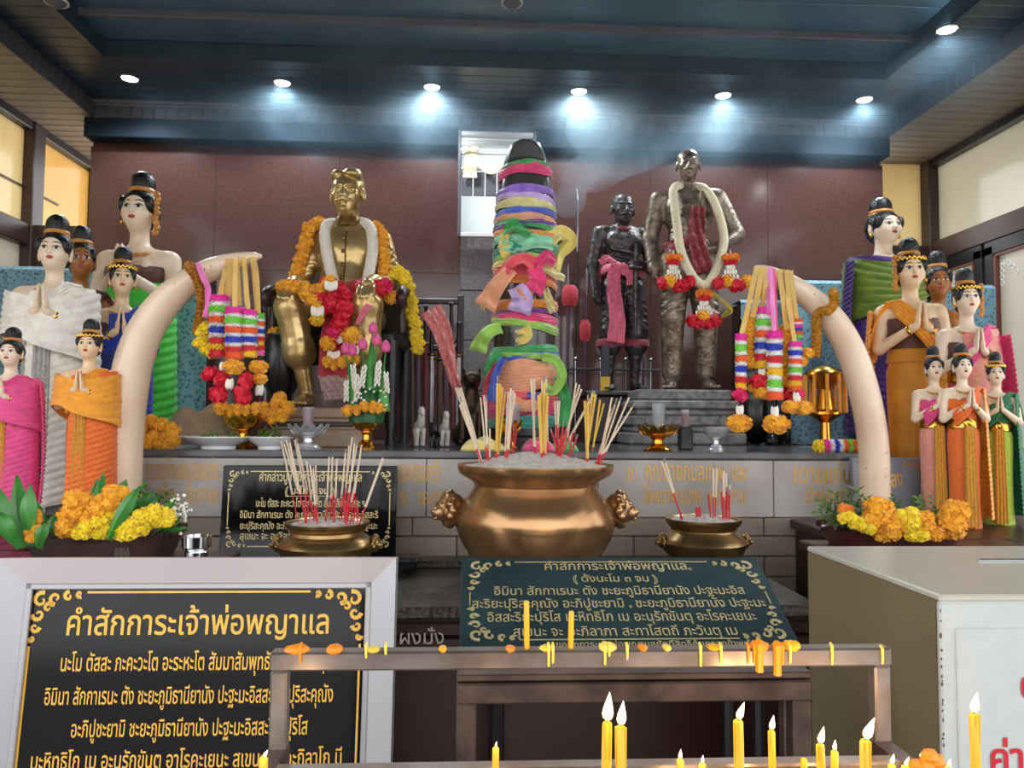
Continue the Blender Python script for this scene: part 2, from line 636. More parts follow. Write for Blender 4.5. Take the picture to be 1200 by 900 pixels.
# side walls with their framed glass
def wall_side(name, X, sgn, posts, zbeam, panes, lower, yl=(.8, 6.4)):
    w = structure(MB().box((X+sgn*.05, (yl[0]+yl[1])/2, .55), (.1, yl[1]-yl[0], 1.1)).build(name, 'frame_brown', smooth=False))
    for (y0, y1, m) in posts:
        MB().box((X+sgn*.02, (y0+y1)/2, 2.3), (.12, y1-y0, 2.56), bev=.006).build('post', m, w, smooth=False)
    MB().box((X+sgn*.02, 3.7, zbeam-.075), (.09, 5.4, .15), bev=.006).build('rail', 'frame_brown', w, smooth=False)
    MB().box((X+sgn*.02, 3.7, ZS-.03), (.1, 5.4, .06), bev=.006).build('rail', 'frame_black', w, smooth=False)
    for (y0, y1, m) in panes:
        MB().box((X+sgn*.04, (y0+y1)/2, (zbeam+ZS-.06)/2), (.012, y1-y0, ZS-.06-zbeam)).build('pane', m, w, smooth=False)
    for (y0, y1, m) in lower:
        MB().box((X+sgn*.04, (y0+y1)/2, (1.1+zbeam-.15)/2), (.012, y1-y0, zbeam-.15-1.1)).build('pane', m, w, smooth=False)
    return w


wl = wall_side('wall_left', WL, -1, [(5.40, 5.54, 'frame_brown'), (3.9, 4.0, 'frame_black'), (6.3, 6.44, 'frame_brown'), (2.2, 2.3, 'frame_brown')], 2.86,
               [(5.54, 6.3, 'glass_amber'), (4.0, 5.40, 'glass_cream'), (2.3, 3.9, 'glass_cream')],
               [(4.0, 5.40, 'glass_etched'), (2.3, 3.9, 'glass_etched'), (5.54, 6.3, 'glass_etched')])
MB().box((WL-.03, 4.9, 3.12), (.02, 1.9, .012)).build('glazing_bar', 'frame_brown', wl, smooth=False)
wr = wall_side('wall_right', WR, 1, [(5.71, 5.86, 'frame_brown'), (4.14, 4.20, 'frame_brown'), (2.2, 2.3, 'frame_brown')], 2.93,
               [(4.2, 5.71, 'glass_grey'), (2.3, 4.14, 'glass_grey')], [], (.8, 3.5))
# etched glass doors in the right wall
for (n, y0, y1) in (('door_1', 5.16, 5.71), ('door_2', 4.36, 5.13), ('door_3', 3.56, 4.33)):
    d = structure(MB().box((WR+.02, (y0+y1)/2, 2.735), (.07, y1-y0, .10), bev=.006).build(n, 'frame_black', smooth=False))
    for yy in (y0+.045, y1-.045):
        MB().box((WR+.02, yy, 1.5), (.07, .09, 2.5), bev=.006).build('stile', 'frame_black', d, smooth=False)
    for yy in (y0+.1, y1-.1):
        MB().box((WR+.005, yy, 1.5), (.03, .02, 2.34)).build('bead', 'frame_red', d, smooth=False)
    MB().box((WR+.005, (y0+y1)/2, 2.68), (.03, y1-y0-.2, .02)).build('bead', 'frame_red', d, smooth=False)
    MB().box((WR+.03, (y0+y1)/2, 1.52), (.012, y1-y0-.2, 2.34)).build('pane', 'glass_etched', d, smooth=False)
    MB().box((WR+.02, (y0+y1)/2, .16), (.07, y1-y0, .32), bev=.006).build('rail', 'frame_black', d, smooth=False)
    sw = MB()
    for yy, sg in ((y0+.11, 1), (y1-.11, -1)):
        for k in range(5):
            cyy, cz, rr = yy+sg*(.02+.035*k), 2.645-.006*k*k, .03-.003*k
            sw.tube([(WR+.022, cyy+rr*math.cos(t*.5)*(1-t*.05), cz-.02+rr*math.sin(t*.5)*(1-t*.05)) for t in range(13)], .004, 5)
        for k in range(4):
            cyy, cz, rr = yy+sg*.02, 2.595-.04*k, .024
            sw.tube([(WR+.022, cyy+rr*math.cos(t*.5)*(1-t*.05), cz+rr*math.sin(t*.5)*(1-t*.05)) for t in range(13)], .004, 5)
    sw.build('etched_scroll', 'white_paint', d)
# panes and low partitions that face the hall beside the back wall
p0, p1 = P(1036, 181, 5.83), P(1083, 290, 5.83)
wn2 = structure(MB().box(((p0.x+p1.x)/2, 5.83, (p0.z+p1.z)/2), (p1.x-p0.x+.1, .012, p0.z-p1.z)).build('window_2', 'glass_cream', smooth=False))
MB().box(((p0.x+p1.x)/2, 5.81, p1.z-.06), (.7, .08, .12), bev=.006).build('sill', 'frame_brown', wn2, smooth=False)
structure(MB().box((3.27, 5.81, (p1.z-.12)/2), (.6, .06, p1.z-.12)).build('wall_rear_right', 'frame_brown', smooth=False))
zz = P(80, 265, 5.45).z
structure(MB().box((-2.9, 5.47, zz/2), (.46, .06, zz)).build('wall_rear_left', 'frame_brown', smooth=False))

# ================================================================== the altar
AZ, AY = 1.385, 3.30
al = thing('altar_table', 'long marble altar with gilt lettering on its front slabs', 'altar', (.28, AY, 0))
AX0, AX1 = P(165, 540, AY).x-.28, P(1042, 540, AY).x-.28
aw = AX1-AX0
axm = (AX0+AX1)/2
MB().box((axm, 1.0, AZ-.016), (aw+.02, 2.04, .032), bev=.006).build('top_slab', 'marble_top', al, smooth=False)
MB().box((axm, 1.02, .67), (aw-.03, 1.98, 1.30)).build('core', 'granite_grey', al, smooth=False)
zp0 = P(700, 606, AY).z
cuts = [AX0, P(500, 560, AY).x-.28, P(700, 560, AY).x-.28, P(905, 560, AY).x-.28, AX1]
cuts.insert(1, (cuts[0]+cuts[1])/2)
for x0, x1 in zip(cuts[:-1], cuts[1:]):
    MB().box(((x0+x1)/2, 0, (AZ-.034+zp0)/2), (x1-x0-.003, .03, AZ-.036-zp0), bev=.003).build('marble_slab', 'marble', al, smooth=False)
zr = [zp0, P(700, 628, AY).z, P(700, 652, AY).z, .85, .78]
for r_ in range(4):
    z1, z0 = zr[r_], zr[r_+1]
    n = 9
    for k in range(n):
        off = (.5 if r_ % 2 else 0)
        x0 = max(AX0, AX0+(k-off)*aw/(n-.5))
        x1 = min(AX1, AX0+(k+1-off)*aw/(n-.5))
        if x1-x0 > .02:
            MB().box(((x0+x1)/2, .004, (z0+z1)/2), (x1-x0-.004, .03, z1-z0-.004), bev=.003).build('tile', 'marble_warm', al, smooth=False)


def alt_text(t, x0, x1, y, hpx):
    p, q = P(x0, y, AY-.02), P(x1, y, AY-.02)
    letters(t, 'gilt', al, ((p.x+q.x)/2-.28, -.0155, p.z), hpx*pxm(AY)*2.1, width=q.x-p.x, bold=.006)


alt_text('ถวายแด่เจ้าพ่อพญาแลและท่าน', 170, 256, 562, 15)
alt_text('เพ็ญ', 184, 208, 589, 13)
alt_text('ธิดาทอง', 218, 256, 589, 13)
alt_text('และครอบครัว', 466, 516, 564, 16)
alt_text('ณ', 468, 478, 592, 13)
alt_text('และคณะ', 490, 528, 592, 13)
alt_text('ณ', 735, 746, 563, 12)
alt_text('คุณนายกมลเทพ', 756, 848, 563, 15)
alt_text('และ', 858, 876, 563, 14)
alt_text('ไพพนาพานเทพ', 754, 822, 590, 13)
alt_text('พรสถาน', 832, 874, 590, 13)

# the lower step in front of the altar
ZSTEP = .92
st = thing('altar_step', 'dark mosaic-topped step with maroon front below the marble altar', 'step', (-.12, 2.9, 0))
SY0 = 2.47-2.9
MB().box((0, (SY0+.37)/2, .45), (2.5, .37-SY0-.02, .86)).build('core', 'maroon', st, smooth=False)
MB().box((0, (SY0+.38)/2, ZSTEP-.02), (2.52, .38-SY0, .04), bev=.008).build('mosaic_top', 'mosaic', st, smooth=False)
MB().box((0, .30, ZSTEP+.012), (2.5, .14, .03), bev=.008).build('mosaic_ledge', 'mosaic', st, smooth=False)
for k, (z0, z1) in enumerate(((.835, .875), (.40, .828), (.0, .392))):
    MB().box((0, SY0-.0, (z0+z1)/2), (2.5, .03, z1-z0), bev=.004).build('front_board', 'maroon', st, smooth=False)
mat('chalk', (190, 178, 170), rough=.8, var=.2, scale=60)
pq = P(494, 755, 2.45)
letters('ผงมั่ง', 'chalk', st, (pq.x+.12, SY0-.016, pq.z), .062, bold=.0)

# side plinths that carry the wooden figures
ZPL = 1.10
_pr = P(1042, 540, AY).x+.02
for nm, lab, parts in (('side_plinth', 'brown plinth under the wooden ladies beside the pale-sashed figure', ((-3.0, -1.52, 2.1, 4.3), (-1.52, -1.42, 2.48, 4.3))),
                       ('side_plinth', 'brown plinth under the wooden ladies beside the cream donation box', ((1.92, 3.4, 2.1, 2.7), (1.37, 3.4, 2.7, AY-.02), (_pr, 3.4, AY-.02, 4.3)))):
    t = thing(nm, lab, 'plinth', ((parts[0][0]+parts[0][1])/2, 3.2, 0))
    X = t.location.x
    for (x0, x1, y0, y1) in parts:
        MB().box(((x0+x1)/2-X, (y0+y1)/2-3.2, ZPL-.02), (x1-x0, y1-y0, .04), bev=.006).build('top_board', 'frame_brown', t, smooth=False)
        MB().box(((x0+x1)/2-X, (y0+y1)/2-3.2, (ZPL-.04)/2), (x1-x0-.04, y1-y0-.02, ZPL-.04)).build('body', 'maroon', t, smooth=False)
# low table behind, carrying the two tallest ladies
for nm, x0, x1, lab in (('side_table', -2.9, P(165, 540, AY).x-.03, 'dark side table under the tall lady draped in bright green'), ('side_table', P(1042, 540, AY).x+.03, 3.2, 'dark side table behind the ladies in yellow and pink')):
    t = thing(nm, lab, 'table', ((x0+x1)/2, 4.75, 0))
    MB().box((0, 0, AZ-.02), (x1-x0, .86, .04), bev=.006).build('table_top', 'frame_brown', t, smooth=False)
    for sx in (-1, 1):
        for sy in (-1, 1):
            MB().box((sx*((x1-x0)/2-.05), sy*.36, (AZ-.04)/2), (.06, .06, AZ-.04), bev=.005).build('leg', 'frame_brown', t, smooth=False)
for (x0, x1, y0, y1, lab) in ((-1.5, -.72, 2.16, 2.46, 'dark wooden bench under the brown planter'), (1.15, 1.9, 2.38, 2.68, 'dark wooden bench under the dark red planter')):
    if x0 < 0:
        pass
    t = thing('wooden_bench', lab, 'bench', ((x0+x1)/2, (y0+y1)/2, 0))
    MB().box((0, 0, ZPL-.015), (x1-x0, y1-y0, .03), bev=.005).build('seat_board', 'frame_brown', t, smooth=False)
    for sx in (-1, 1):
        MB().box((sx*((x1-x0)/2-.04), 0, (ZPL-.03)/2), (.05, y1-y0-.04, ZPL-.03), bev=.005).build('leg', 'frame_brown', t, smooth=False)

# ================================================================== carved figures: one continuous skin from blended shapes
def sdf_mesh(prims, lo, hi, h, name):
    """prims: (kind, data..., blend) evaluated near their own box only; surface nets"""
    lo, hi = np.array(lo, float), np.array(hi, float)
    n = np.ceil((hi-lo)/h).astype(int)+1
    ax = [lo[i]+h*np.arange(n[i]) for i in range(3)]
    D = np.full(n, .2, np.float32)
    for pr in prims:
        kind, k, sgn = pr['t'], pr.get('k', .01), pr.get('s', 1)
        if kind == 'cap':
            a, b, ra, rb = np.array(pr['a'], float), np.array(pr['b'], float), pr['ra'], pr['rb']
            mn, mx = np.minimum(a, b)-max(ra, rb), np.maximum(a, b)+max(ra, rb)
        else:
            c, r = np.array(pr['c'], float), np.array(pr['r'], float)
            rr = r.max() if 'R' in pr else r
            mn, mx = c-rr, c+rr
        pad = k+h*3
        i0 = np.clip(np.floor((mn-pad-lo)/h).astype(int), 0, n-1)
        i1 = np.clip(np.ceil((mx+pad-lo)/h).astype(int)+1, 1, n)
        if np.any(i1 <= i0):
            continue
        sl = tuple(slice(i0[i], i1[i]) for i in range(3))
        X = ax[0][sl[0]][:, None, None]
        Y = ax[1][sl[1]][None, :, None]
        Z = ax[2][sl[2]][None, None, :]
        if kind == 'cap':
            d = b-a
            L2 = max(float(d @ d), 1e-12)
            t = np.clip(((X-a[0])*d[0]+(Y-a[1])*d[1]+(Z-a[2])*d[2])/L2, 0, 1)
            q = np.sqrt((X-a[0]-t*d[0])**2+((Y-a[1]-t*d[1])*pr.get('fy', 1.))**2+(Z-a[2]-t*d[2])**2)-(ra+(rb-ra)*t)
        else:
            x, y, z = X-c[0], Y-c[1], Z-c[2]
            if 'R' in pr:
                m = np.array(pr['R'])
                x, y, z = (m[0][0]*x+m[1][0]*y+m[2][0]*z, m[0][1]*x+m[1][1]*y+m[2][1]*z, m[0][2]*x+m[1][2]*y+m[2][2]*z)
            if kind == 'ell':
                e = pr.get('e', 2.)
                g = (np.abs(x/r[0])**e+np.abs(y/r[1])**e+np.abs(z/r[2])**e)**(1/e)
                q = (g-1)*r.min()
                q = np.where(g > 1, np.minimum((g-1)*r.mean(), .2), q)
            else:       # rounded box
                o = pr.get('o', .005)
                dx, dy, dz = np.abs(x)-r[0]+o, np.abs(y)-r[1]+o, np.abs(z)-r[2]+o
                q = np.sqrt(np.maximum(dx, 0)**2+np.maximum(dy, 0)**2+np.maximum(dz, 0)**2)+np.minimum(np.maximum(np.maximum(dx, dy), dz), 0)-o
        A = D[sl]
        if sgn > 0:
            hh = np.maximum(k-np.abs(A-q), 0)/k
            D[sl] = np.minimum(A, q)-hh*hh*k*.25
        else:
            q = -q
            hh = np.maximum(k-np.abs(A-q), 0)/k
            D[sl] = np.maximum(A, q)+hh*hh*k*.25
    D[0], D[-1], D[:, 0], D[:, -1], D[:, :, 0], D[:, :, -1] = .1, .1, .1, .1, .1, .1
    S = D < 0
    cs = sum(S[i:n[0]-1+i, j:n[1]-1+j, k:n[2]-1+k].astype(np.int8) for i in (0, 1) for j in (0, 1) for k in (0, 1))
    act = (cs > 0) & (cs < 8)
    I = np.argwhere(act)
    idx = -np.ones(act.shape, np.int64)
    idx[tuple(I.T)] = np.arange(len(I))
    acc = np.zeros((len(I), 3))
    cnt = np.zeros(len(I))
    cor = [(i, j, k) for i in (0, 1) for j in (0, 1) for k in (0, 1)]
    val = {c: D[I[:, 0]+c[0], I[:, 1]+c[1], I[:, 2]+c[2]].astype(float) for c in cor}
    for c in cor:
        for a in range(3):
            if c[a] == 0:
                e = list(c)
                e[a] = 1
                v0, v1 = val[c], val[tuple(e)]
                m = (v0 < 0) != (v1 < 0)
                t = np.where(m, v0/np.where(m, v0-v1, 1), 0)
                p = np.tile(np.array(c, float), (len(I), 1))
                p[:, a] += t
                acc += p*m[:, None]
                cnt += m
    V = lo+h*(I+acc/cnt[:, None])
    F = []
    for a in range(3):
        u, w = (a+1) % 3, (a+2) % 3
        s0 = [slice(None)]*3
        s1 = [slice(None)]*3
        s0[a], s1[a] = slice(0, n[a]-1), slice(1, n[a])
        for inside in (True, False):
            E = (S[tuple(s0)] == inside) & (S[tuple(s1)] != inside)
            J = np.argwhere(E)
            J = J[(J[:, u] > 0) & (J[:, w] > 0) & (J[:, u] < n[u]-1) & (J[:, w] < n[w]-1)]
            if not len(J):
                continue
            q = []
            for du, dw in ((-1, -1), (0, -1), (0, 0), (-1, 0)):
                K = J.copy()
                K[:, u] += du
                K[:, w] += dw
                q.append(idx[tuple(K.T)])
            q = np.stack(q if inside else q[::-1], 1)
            F.append(q)
    F = np.concatenate(F)
    me = bpy.data.meshes.new(name)
    me.vertices.add(len(V))
    me.vertices.foreach_set('co', V.astype(np.float32).ravel())
    me.loops.add(F.size)
    me.loops.foreach_set('vertex_index', F.astype(np.int32).ravel())
    me.polygons.add(len(F))
    me.polygons.foreach_set('loop_start', np.arange(0, F.size, 4, dtype=np.int32))
    me.polygons.foreach_set('loop_total', np.full(len(F), 4, np.int32))
    me.update(calc_edges=True)
    me.polygons.foreach_set('use_smooth', [True]*len(F))
    return me


def cap(a, b, ra, rb=None, k=.012, **kw):
    return dict(t='cap', a=a, b=b, ra=ra, rb=rb if rb is not None else ra, k=k, **kw)


def ell(c, r, k=.012, **kw):
    return dict(t='ell', c=c, r=r, k=k, **kw)


def rbox(c, r, k=.012, **kw):
    return dict(t='box', c=c, r=r, k=k, **kw)


def both(f):
    return [p for s in (-1, 1) for p in f(s)]


def rotm(ax, deg):
    return [list(r_) for r_ in Matrix.Rotation(R(deg), 3, ax)]


def bvh_of(me):
    return BVHTree.FromPolygons([v.co.copy() for v in me.vertices], [tuple(p.vertices) for p in me.polygons])


def decal(mb, bvh, outline, lift, yfrom=-1., c=None):
    """flat paint: an outline in x,z laid on the front (-y side) of a skin"""
    def on(x, z):
        h = bvh.ray_cast(Vector((x, yfrom, z)), Vector((0, 1, 0)))
        return (h[0]+Vector((0, -lift, 0))) if h[0] is not None else None
    cx = sum(p[0] for p in outline)/len(outline)
    cz = sum(p[1] for p in outline)/len(outline)
    pts = [on(x, z) for x, z in outline]
    mid = [on(cx+(x-cx)*.5, cz+(z-cz)*.5) for x, z in outline]
    q = on(cx, cz)
    if q is None or None in pts or None in mid:
        return
    n = len(pts)
    fs = [(i, (i+1) % n, n+(i+1) % n, n+i) for i in range(n)]+[(n+i, n+(i+1) % n, 2*n) for i in range(n)]
    # keep faces towards -y
    v = pts+mid+[q]
    nn = (v[1]-v[0]).cross(v[n]-v[0])
    if nn.y > 0:
        fs = [f[::-1] for f in fs]
    mb.add(v, fs)


def almond(cx, cz, w, h, n=14, tilt=0., pw=1.):
    o = []
    for i in range(n):
        a = 2*PI*i/n
        x, z = math.cos(a)*w, math.copysign(abs(math.sin(a))**pw, math.sin(a))*h
        o.append((cx+x, cz+z+tilt*x))
    return o


def arcband(cx, cz, w, rise, th, n=8):
    top = [(cx-w+2*w*i/n, cz+rise*math.sin(PI*i/n)+th*math.sin(PI*i/n)**.5*.5) for i in range(n+1)]
    bot = [(cx-w+2*w*i/n, cz+rise*math.sin(PI*i/n)-th*math.sin(PI*i/n)**.5*.5-.0003) for i in range(n, -1, -1)]
    return top+bot


# ------------------------------------------------------------------ the praying lady (unit height with her bun)
def lady_head(c=(0, 0, .842)):
    x, y, z = c
    o = [ell((x, y+.006, z+.018), (.056, .064, .060), .02),
         ell((x, y-.010, z-.014), (.049, .050, .056), .02),
         ell((x, y-.026, z-.048), (.024, .024, .022), .022),
         ell((x-.022, y-.036, z-.014), (.022, .018, .022), .02), ell((x+.022, y-.036, z-.014), (.022, .018, .022), .02),
         cap((x, y-.056, z+.018), (x, y-.0665, z-.009), .0045, .0075, .010),
         ell((x-.006, y-.060, z-.010), (.005, .006, .004), .006), ell((x+.006, y-.060, z-.010), (.005, .006, .004), .006),
         ell((x-.021, y-.054, z+.010), (.013, .007, .006), .010, s=-1), ell((x+.021, y-.054, z+.010), (.013, .007, .006), .010, s=-1),
         ell((x-.021, y-.049, z+.009), (.012, .009, .008), .004), ell((x+.021, y-.049, z+.009), (.012, .009, .008), .004),
         ell((x, y-.056, z-.0265), (.0125, .007, .0042), .005), ell((x, y-.055, z-.0335), (.010, .007, .0045), .005)]
    for s in (-1, 1):
        o += [ell((x+s*.058, y+.012, z+.000), (.008, .014, .027), .008, R=rotm('Z', s*25)), ell((x+s*.0655, y+.006, z+.004), (.005, .007, .013), .004, s=-1)]
        o += [ell((x+s*.057, y+.008, z-.026), (.006, .007, .012), .006)]
    return o


HS = .86


def hmap(p):
    return (p[0]*HS, p[1]*HS, 1-(1-p[2])*HS)


def hscale(prims):
    o = []
    for p in prims:
        p = dict(p)
        for k in ('a', 'b', 'c'):
            if k in p:
                p[k] = hmap(p[k])
        for k in ('ra', 'rb', 'k'):
            if k in p:
                p[k] = p[k]*HS
        if 'r' in p:
            p['r'] = tuple(v*HS for v in p['r'])
        o.append(p)
    return o


def hmesh(me):
    for v in me.vertices:
        v.co = hmap(v.co)
    return me


body_p = hscale(lady_head())+[cap((0, .006, .84), (0, .012, .735), .025, .032, .02)]
body_p += [ell((0, .010, .690), (.092, .055, .060), .03), cap((-.085, .010, .718), (.085, .010, .718), .030, .030, .03),
           ell((0, .008, .60), (.066, .050, .08), .03), ell((0, .010, .50), (.082, .062, .09), .03),
           ell((-.036, -.036, .672), (.032, .026, .032), .02), ell((.036, -.036, .672), (.032, .026, .032), .02)]
for s in (-1, 1):
    body_p += [cap((s*.103, .010, .715), (s*.122, -.012, .585), .029, .023, .015), cap((s*.122, -.014, .583), (s*.022, -.108, .650), .023, .0145, .012),
               ell((s*.0125, -.113, .672), (.010, .018, .028), .008)]
    for k, (yo, ln) in enumerate(((-.012, .030), (-.004, .037), (.004, .034), (.011, .024))):
        body_p += [cap((s*.0105, -.115+yo, .690), (s*.0065, -.117+yo*.8, .700+ln), .0056, .0042, .003)]
    body_p += [cap((s*.014, -.098, .664), (s*.010, -.097, .700), .006, .005, .004)]
LADY = sdf_mesh(body_p, (-.17, -.15, .40), (.17, .10, .925), .0034, 'body')
LADY_BVH = bvh_of(LADY)
hx, hz = .0, .842
hair_p = [ell((0, .012, hz+.022), (.064, .068, .064), .01), ell((0, .030, hz-.004), (.058, .050, .060), .02),
          ell((0, -.060, hz-.012), (.047, .05, .056), .008, s=-1), ell((0, -.085, hz+.016), (.040, .06, .030), .012, s=-1),
          ell((0, .022, hz+.088), (.041, .041, .045), .010), ell((0, .024, hz+.114), (.043, .043, .042), .014)]
for s in (-1, 1):
    hair_p += [ell((s*.050, -.030, hz+.022), (.012, .018, .028), .012), ell((s*.060, .012, hz-.004), (.011, .012, .022), .006, s=-1)]
HAIR = hmesh(sdf_mesh(hair_p, (-.08, -.07, .74), (.08, .10, 1.01), .0034, 'hair'))
BAND = MB().lathe([(.044, .903), (.048, .909), (.046, .916), (.049, .922), (.044, .932), (.041, .924), (.040, .910)], 24, (0, .021, 0), cap=False)
BAND = hmesh(BAND.mesh('hair_band'))
crown = MB()
for k in range(27):
    a = -PI*.5+(k-13)*.155
    crown.ell((.0645*math.cos(a), .010+.068*math.sin(a), hz+.050+.006*(k % 2)), (.007, .005, .0075), 6, 4)
CROWN = hmesh(crown.mesh('tiara'))
face = []


def hm(o):
    return [(x*HS, 1-(1-z)*HS) for x, z in o]


for s in (-1, 1):
    mb = MB()
    decal(mb, LADY_BVH, hm(arcband(s*.0225, hz+.0265, .0170, .0050, .0030)), .0008)
    face.append(('eyebrow', mb.mesh('eyebrow'), 'paint_black'))
    mb = MB()
    decal(mb, LADY_BVH, hm(almond(s*.0220, hz+.0085, .0140, .0062)), .0007)
    face.append(('eye', mb.mesh('eye'), 'paint_white'))
    mb = MB()
    decal(mb, LADY_BVH, hm(arcband(s*.0220, hz+.0105, .0150, .0062, .0030)), .0012)
    face.append(('eyelid', mb.mesh('eyelid'), 'paint_black'))
    mb = MB()
    decal(mb, LADY_BVH, hm(almond(s*.0220, hz+.0078, .0056, .0056)), .0014)
    face.append(('iris', mb.mesh('iris'), 'paint_black'))
mb = MB()
decal(mb, LADY_BVH, hm(almond(0, hz-.0295, .0125, .0066, pw=.8)), .0010)
face.append(('lips', mb.mesh('lips'), 'paint_red'))
SKIRT = {}


def ring_loft(prof, seg, wob):
    """prof: (z, rx, ry, cy)"""
    m = MB()
    vs, fs = [], []
    for k, (z, rx, ry, cy) in enumerate(prof):
        for i in range(seg):
            a = 2*PI*i/seg
            w = wob(a, k/(len(prof)-1))
            vs.append((rx*w*math.cos(a), cy+ry*w*math.sin(a), z))
    n = len(prof)
    for k in range(n-1):
        for i in range(seg):
            j = (i+1) % seg
            fs.append((k*seg+i, k*seg+j, (k+1)*seg+j, (k+1)*seg+i))
    fs.append(tuple(range(seg))[::-1])
    fs.append(tuple((n-1)*seg+i for i in range(seg)))
    return m.add(vs, fs)


def skirt_wob(a, t):
    f = math.exp(-((math.atan2(math.sin(a+PI/2), math.cos(a+PI/2)))/.42)**2)
    return 1+f*(.06+.05*math.sin(a*26))*(1-t*.75)+.012*math.sin(a*9+t*5)


SK = ring_loft([(0, .090, .082, .012), (.10, .086, .078, .012), (.28, .084, .074, .01), (.42, .090, .074, .01), (.50, .090, .070, .01), (.55, .076, .060, .009), (.575, .072, .056, .009)], 72, skirt_wob).mesh('skirt')
HEM = ring_loft([(.0, .0925, .0845, .012), (.075, .0890, .081, .012)], 72, lambda a, t: skirt_wob(a, t*.15)).mesh('hem')
PLEAT = MB().grid(lambda u, v: ((u-.5)*(.05+.02*v), -.078-.012*abs(math.sin(u*PI*3.5))-.010*v, .545-v*.535), 28, 10, .006).mesh('front_pleat')
BELT = ring_loft([(.530, .086, .068, .009), (.534, .089, .071, .009), (.574, .0845, .0685, .009), (.580, .080, .064, .009)], 40, lambda a, t: 1).mesh('belt')
BUCK = MB().lathe([(.026, 0), (.026, .006), (.019, .010), (.012, .007), (.001, .011)], 20, (0, -.060, .561), rot=Matrix.Rotation(R(90), 3, 'X')).mesh('buckle')
BOD = ring_loft([(.570, .076, .060, .009), (.60, .076, .060, .009), (.64, .090, .070, .002), (.672, .098, .074, -.002), (.690, .098, .066, .004)], 48, lambda a, t: 1+.006*math.sin(a*24)).mesh('bodice')
NECK = MB().tube([(.052*math.cos(a), .010+.050*math.sin(a)-(.012 if math.sin(a) < 0 else 0), .742+.020*math.sin(a)) for a in [2*PI*i/24 for i in range(24)]], .0055, 6, closed=True).mesh('necklace')
BANGS, EARS = [], []
for s in (-1, 1):
    BANG = MB()
    d = Vector((-s*.106, -.094, .067)).normalized()
    q = d.to_track_quat('Z', 'Y').to_matrix()
    BANG.lathe([(.0165, -.006), (.0190, -.003), (.0190, .003), (.0165, .006)], 14, (s*.038, -.096, .640), rot=q, cap=False)
    BANGS.append(BANG.mesh('bangle'))
    EARS.append(hmesh(MB().ell((s*.064, -.002, hz-.034), (.006, .006, .010), 8, 6).mesh('earring')))


def sash_mesh(kind):
    m = MB()
    if kind == 'chest':      # folds crossing from the hip up over the shoulder and down the back of the arm
        def fn(u, v):
            if v < .55:
                t = v/.55
                c = Vector((-.080+.150*t, -.050-.045*math.sin(PI*t)**.8*(1-.35*t), .575+.155*t))
                wv = Vector((-.30, -.1, 1)).normalized()*(.078-.02*t)
                nn = Vector((0, -1, .1))
            else:
                t = (v-.55)/.45
                c = Vector((.070+.062*t, -.020+.050*t, .735-.13*t*t-.04*t))
                wv = Vector((.55, -.65-.2*t, .35+.5*t)).normalized()*(.058+.03*t)
                nn = Vector((.8, -.3, .5))
            return c+wv*(u-.5)+nn*(.010*abs(math.sin(u*PI*5))+.004)
        m.grid(fn, 40, 26, .004)
    elif kind == 'hang':     # long pleated end hanging beside the arm
        def fn(u, v):
            w = .055+.05*v
            c = Vector((.138+.018*math.sin(v*3), -.012+.02*v, .72-.56*v))
            return c+Vector((.45, -.9, 0)).normalized()*w*(u-.5)*1.6+Vector((.9, .45, 0))*(.0035*math.sin(v*190+u*14))+Vector((.02*math.sin(PI*u), 0, -.05*u*v))
        m.grid(fn, 12, 180, .004)
    elif kind == 'shawl':    # wide cloth wrapped round both arms
        def fn(u, v):
            a = -PI*.5+(u-.5)*PI*1.55
            z = .70-.16*v-(.16*abs(u-.38))*v+.03*math.sin(u*5)*v
            r_ = 1+.014*math.sin(v*44+abs(u-.38)*30)
            return Vector((.152*math.cos(a)*r_*(1-.06*(1-v)), .004+(.104+.03*v)*math.sin(a)*r_, z+.03*math.cos(a)**2))
        m.grid(fn, 60, 40, .004)
    elif kind == 'lowdrape':    # the same, wrapped below the bust
        def fn(u, v):
            a = -PI*.95+u*PI*1.35
            rb = 1+.016*math.sin(v*150+u*16)
            return Vector(((.112+.02*v)*math.cos(a)*rb, .004+(.092+.02*v)*math.sin(a)*rb, .66-.05*(1-u)-(.64)*v))
        m.grid(fn, 36, 170, .004)
    elif kind == 'cape':    # ribbed cloth behind the shoulder, down one side
        def fn(u, v):
            a = -PI*.22+u*PI*.75
            rb = 1+.016*math.sin(v*170+u*16)
            return Vector(((.128+.03*v)*math.cos(a)*rb, .012+(.085+.03*v)*math.sin(a)*rb, .730-(.70)*v+.02*math.cos(a)))
        m.grid(fn, 24, 180, .004)
    elif kind == 'drape':    # ribbed cloth falling down one side to the ground
        def fn(u, v):
            a = -PI*.62+u*PI*.85
            return Vector(((.125+.02*v)*math.cos(a)*(1+.016*math.sin(v*170+u*16)), .008+(.085+.03*v)*math.sin(a)*(1+.016*math.sin(v*170+u*16)), .725-(.70)*v+.02*math.cos(a)))
        m.grid(fn, 24, 190, .004)
    return m.mesh('sash')


SASH = {k: sash_mesh(k) for k in ('chest', 'hang', 'shawl', 'drape', 'lowdrape', 'cape')}
TAS = MB()
for k in range(9):
    TAS.ell((.067+.004*math.sin(k*2.1), -.012, .905-.017*k), (.013, .012, .012), 8, 6, jit=.12)
TAS = hmesh(TAS.mesh('flower_tassel', False))
FRONT = MB().grid(lambda u, v: ((u-.5)*.05*(1-.2*v), -.150+.06*v*(1-v), .66-.22*v), 4, 8, .003).mesh('cloth_tail')

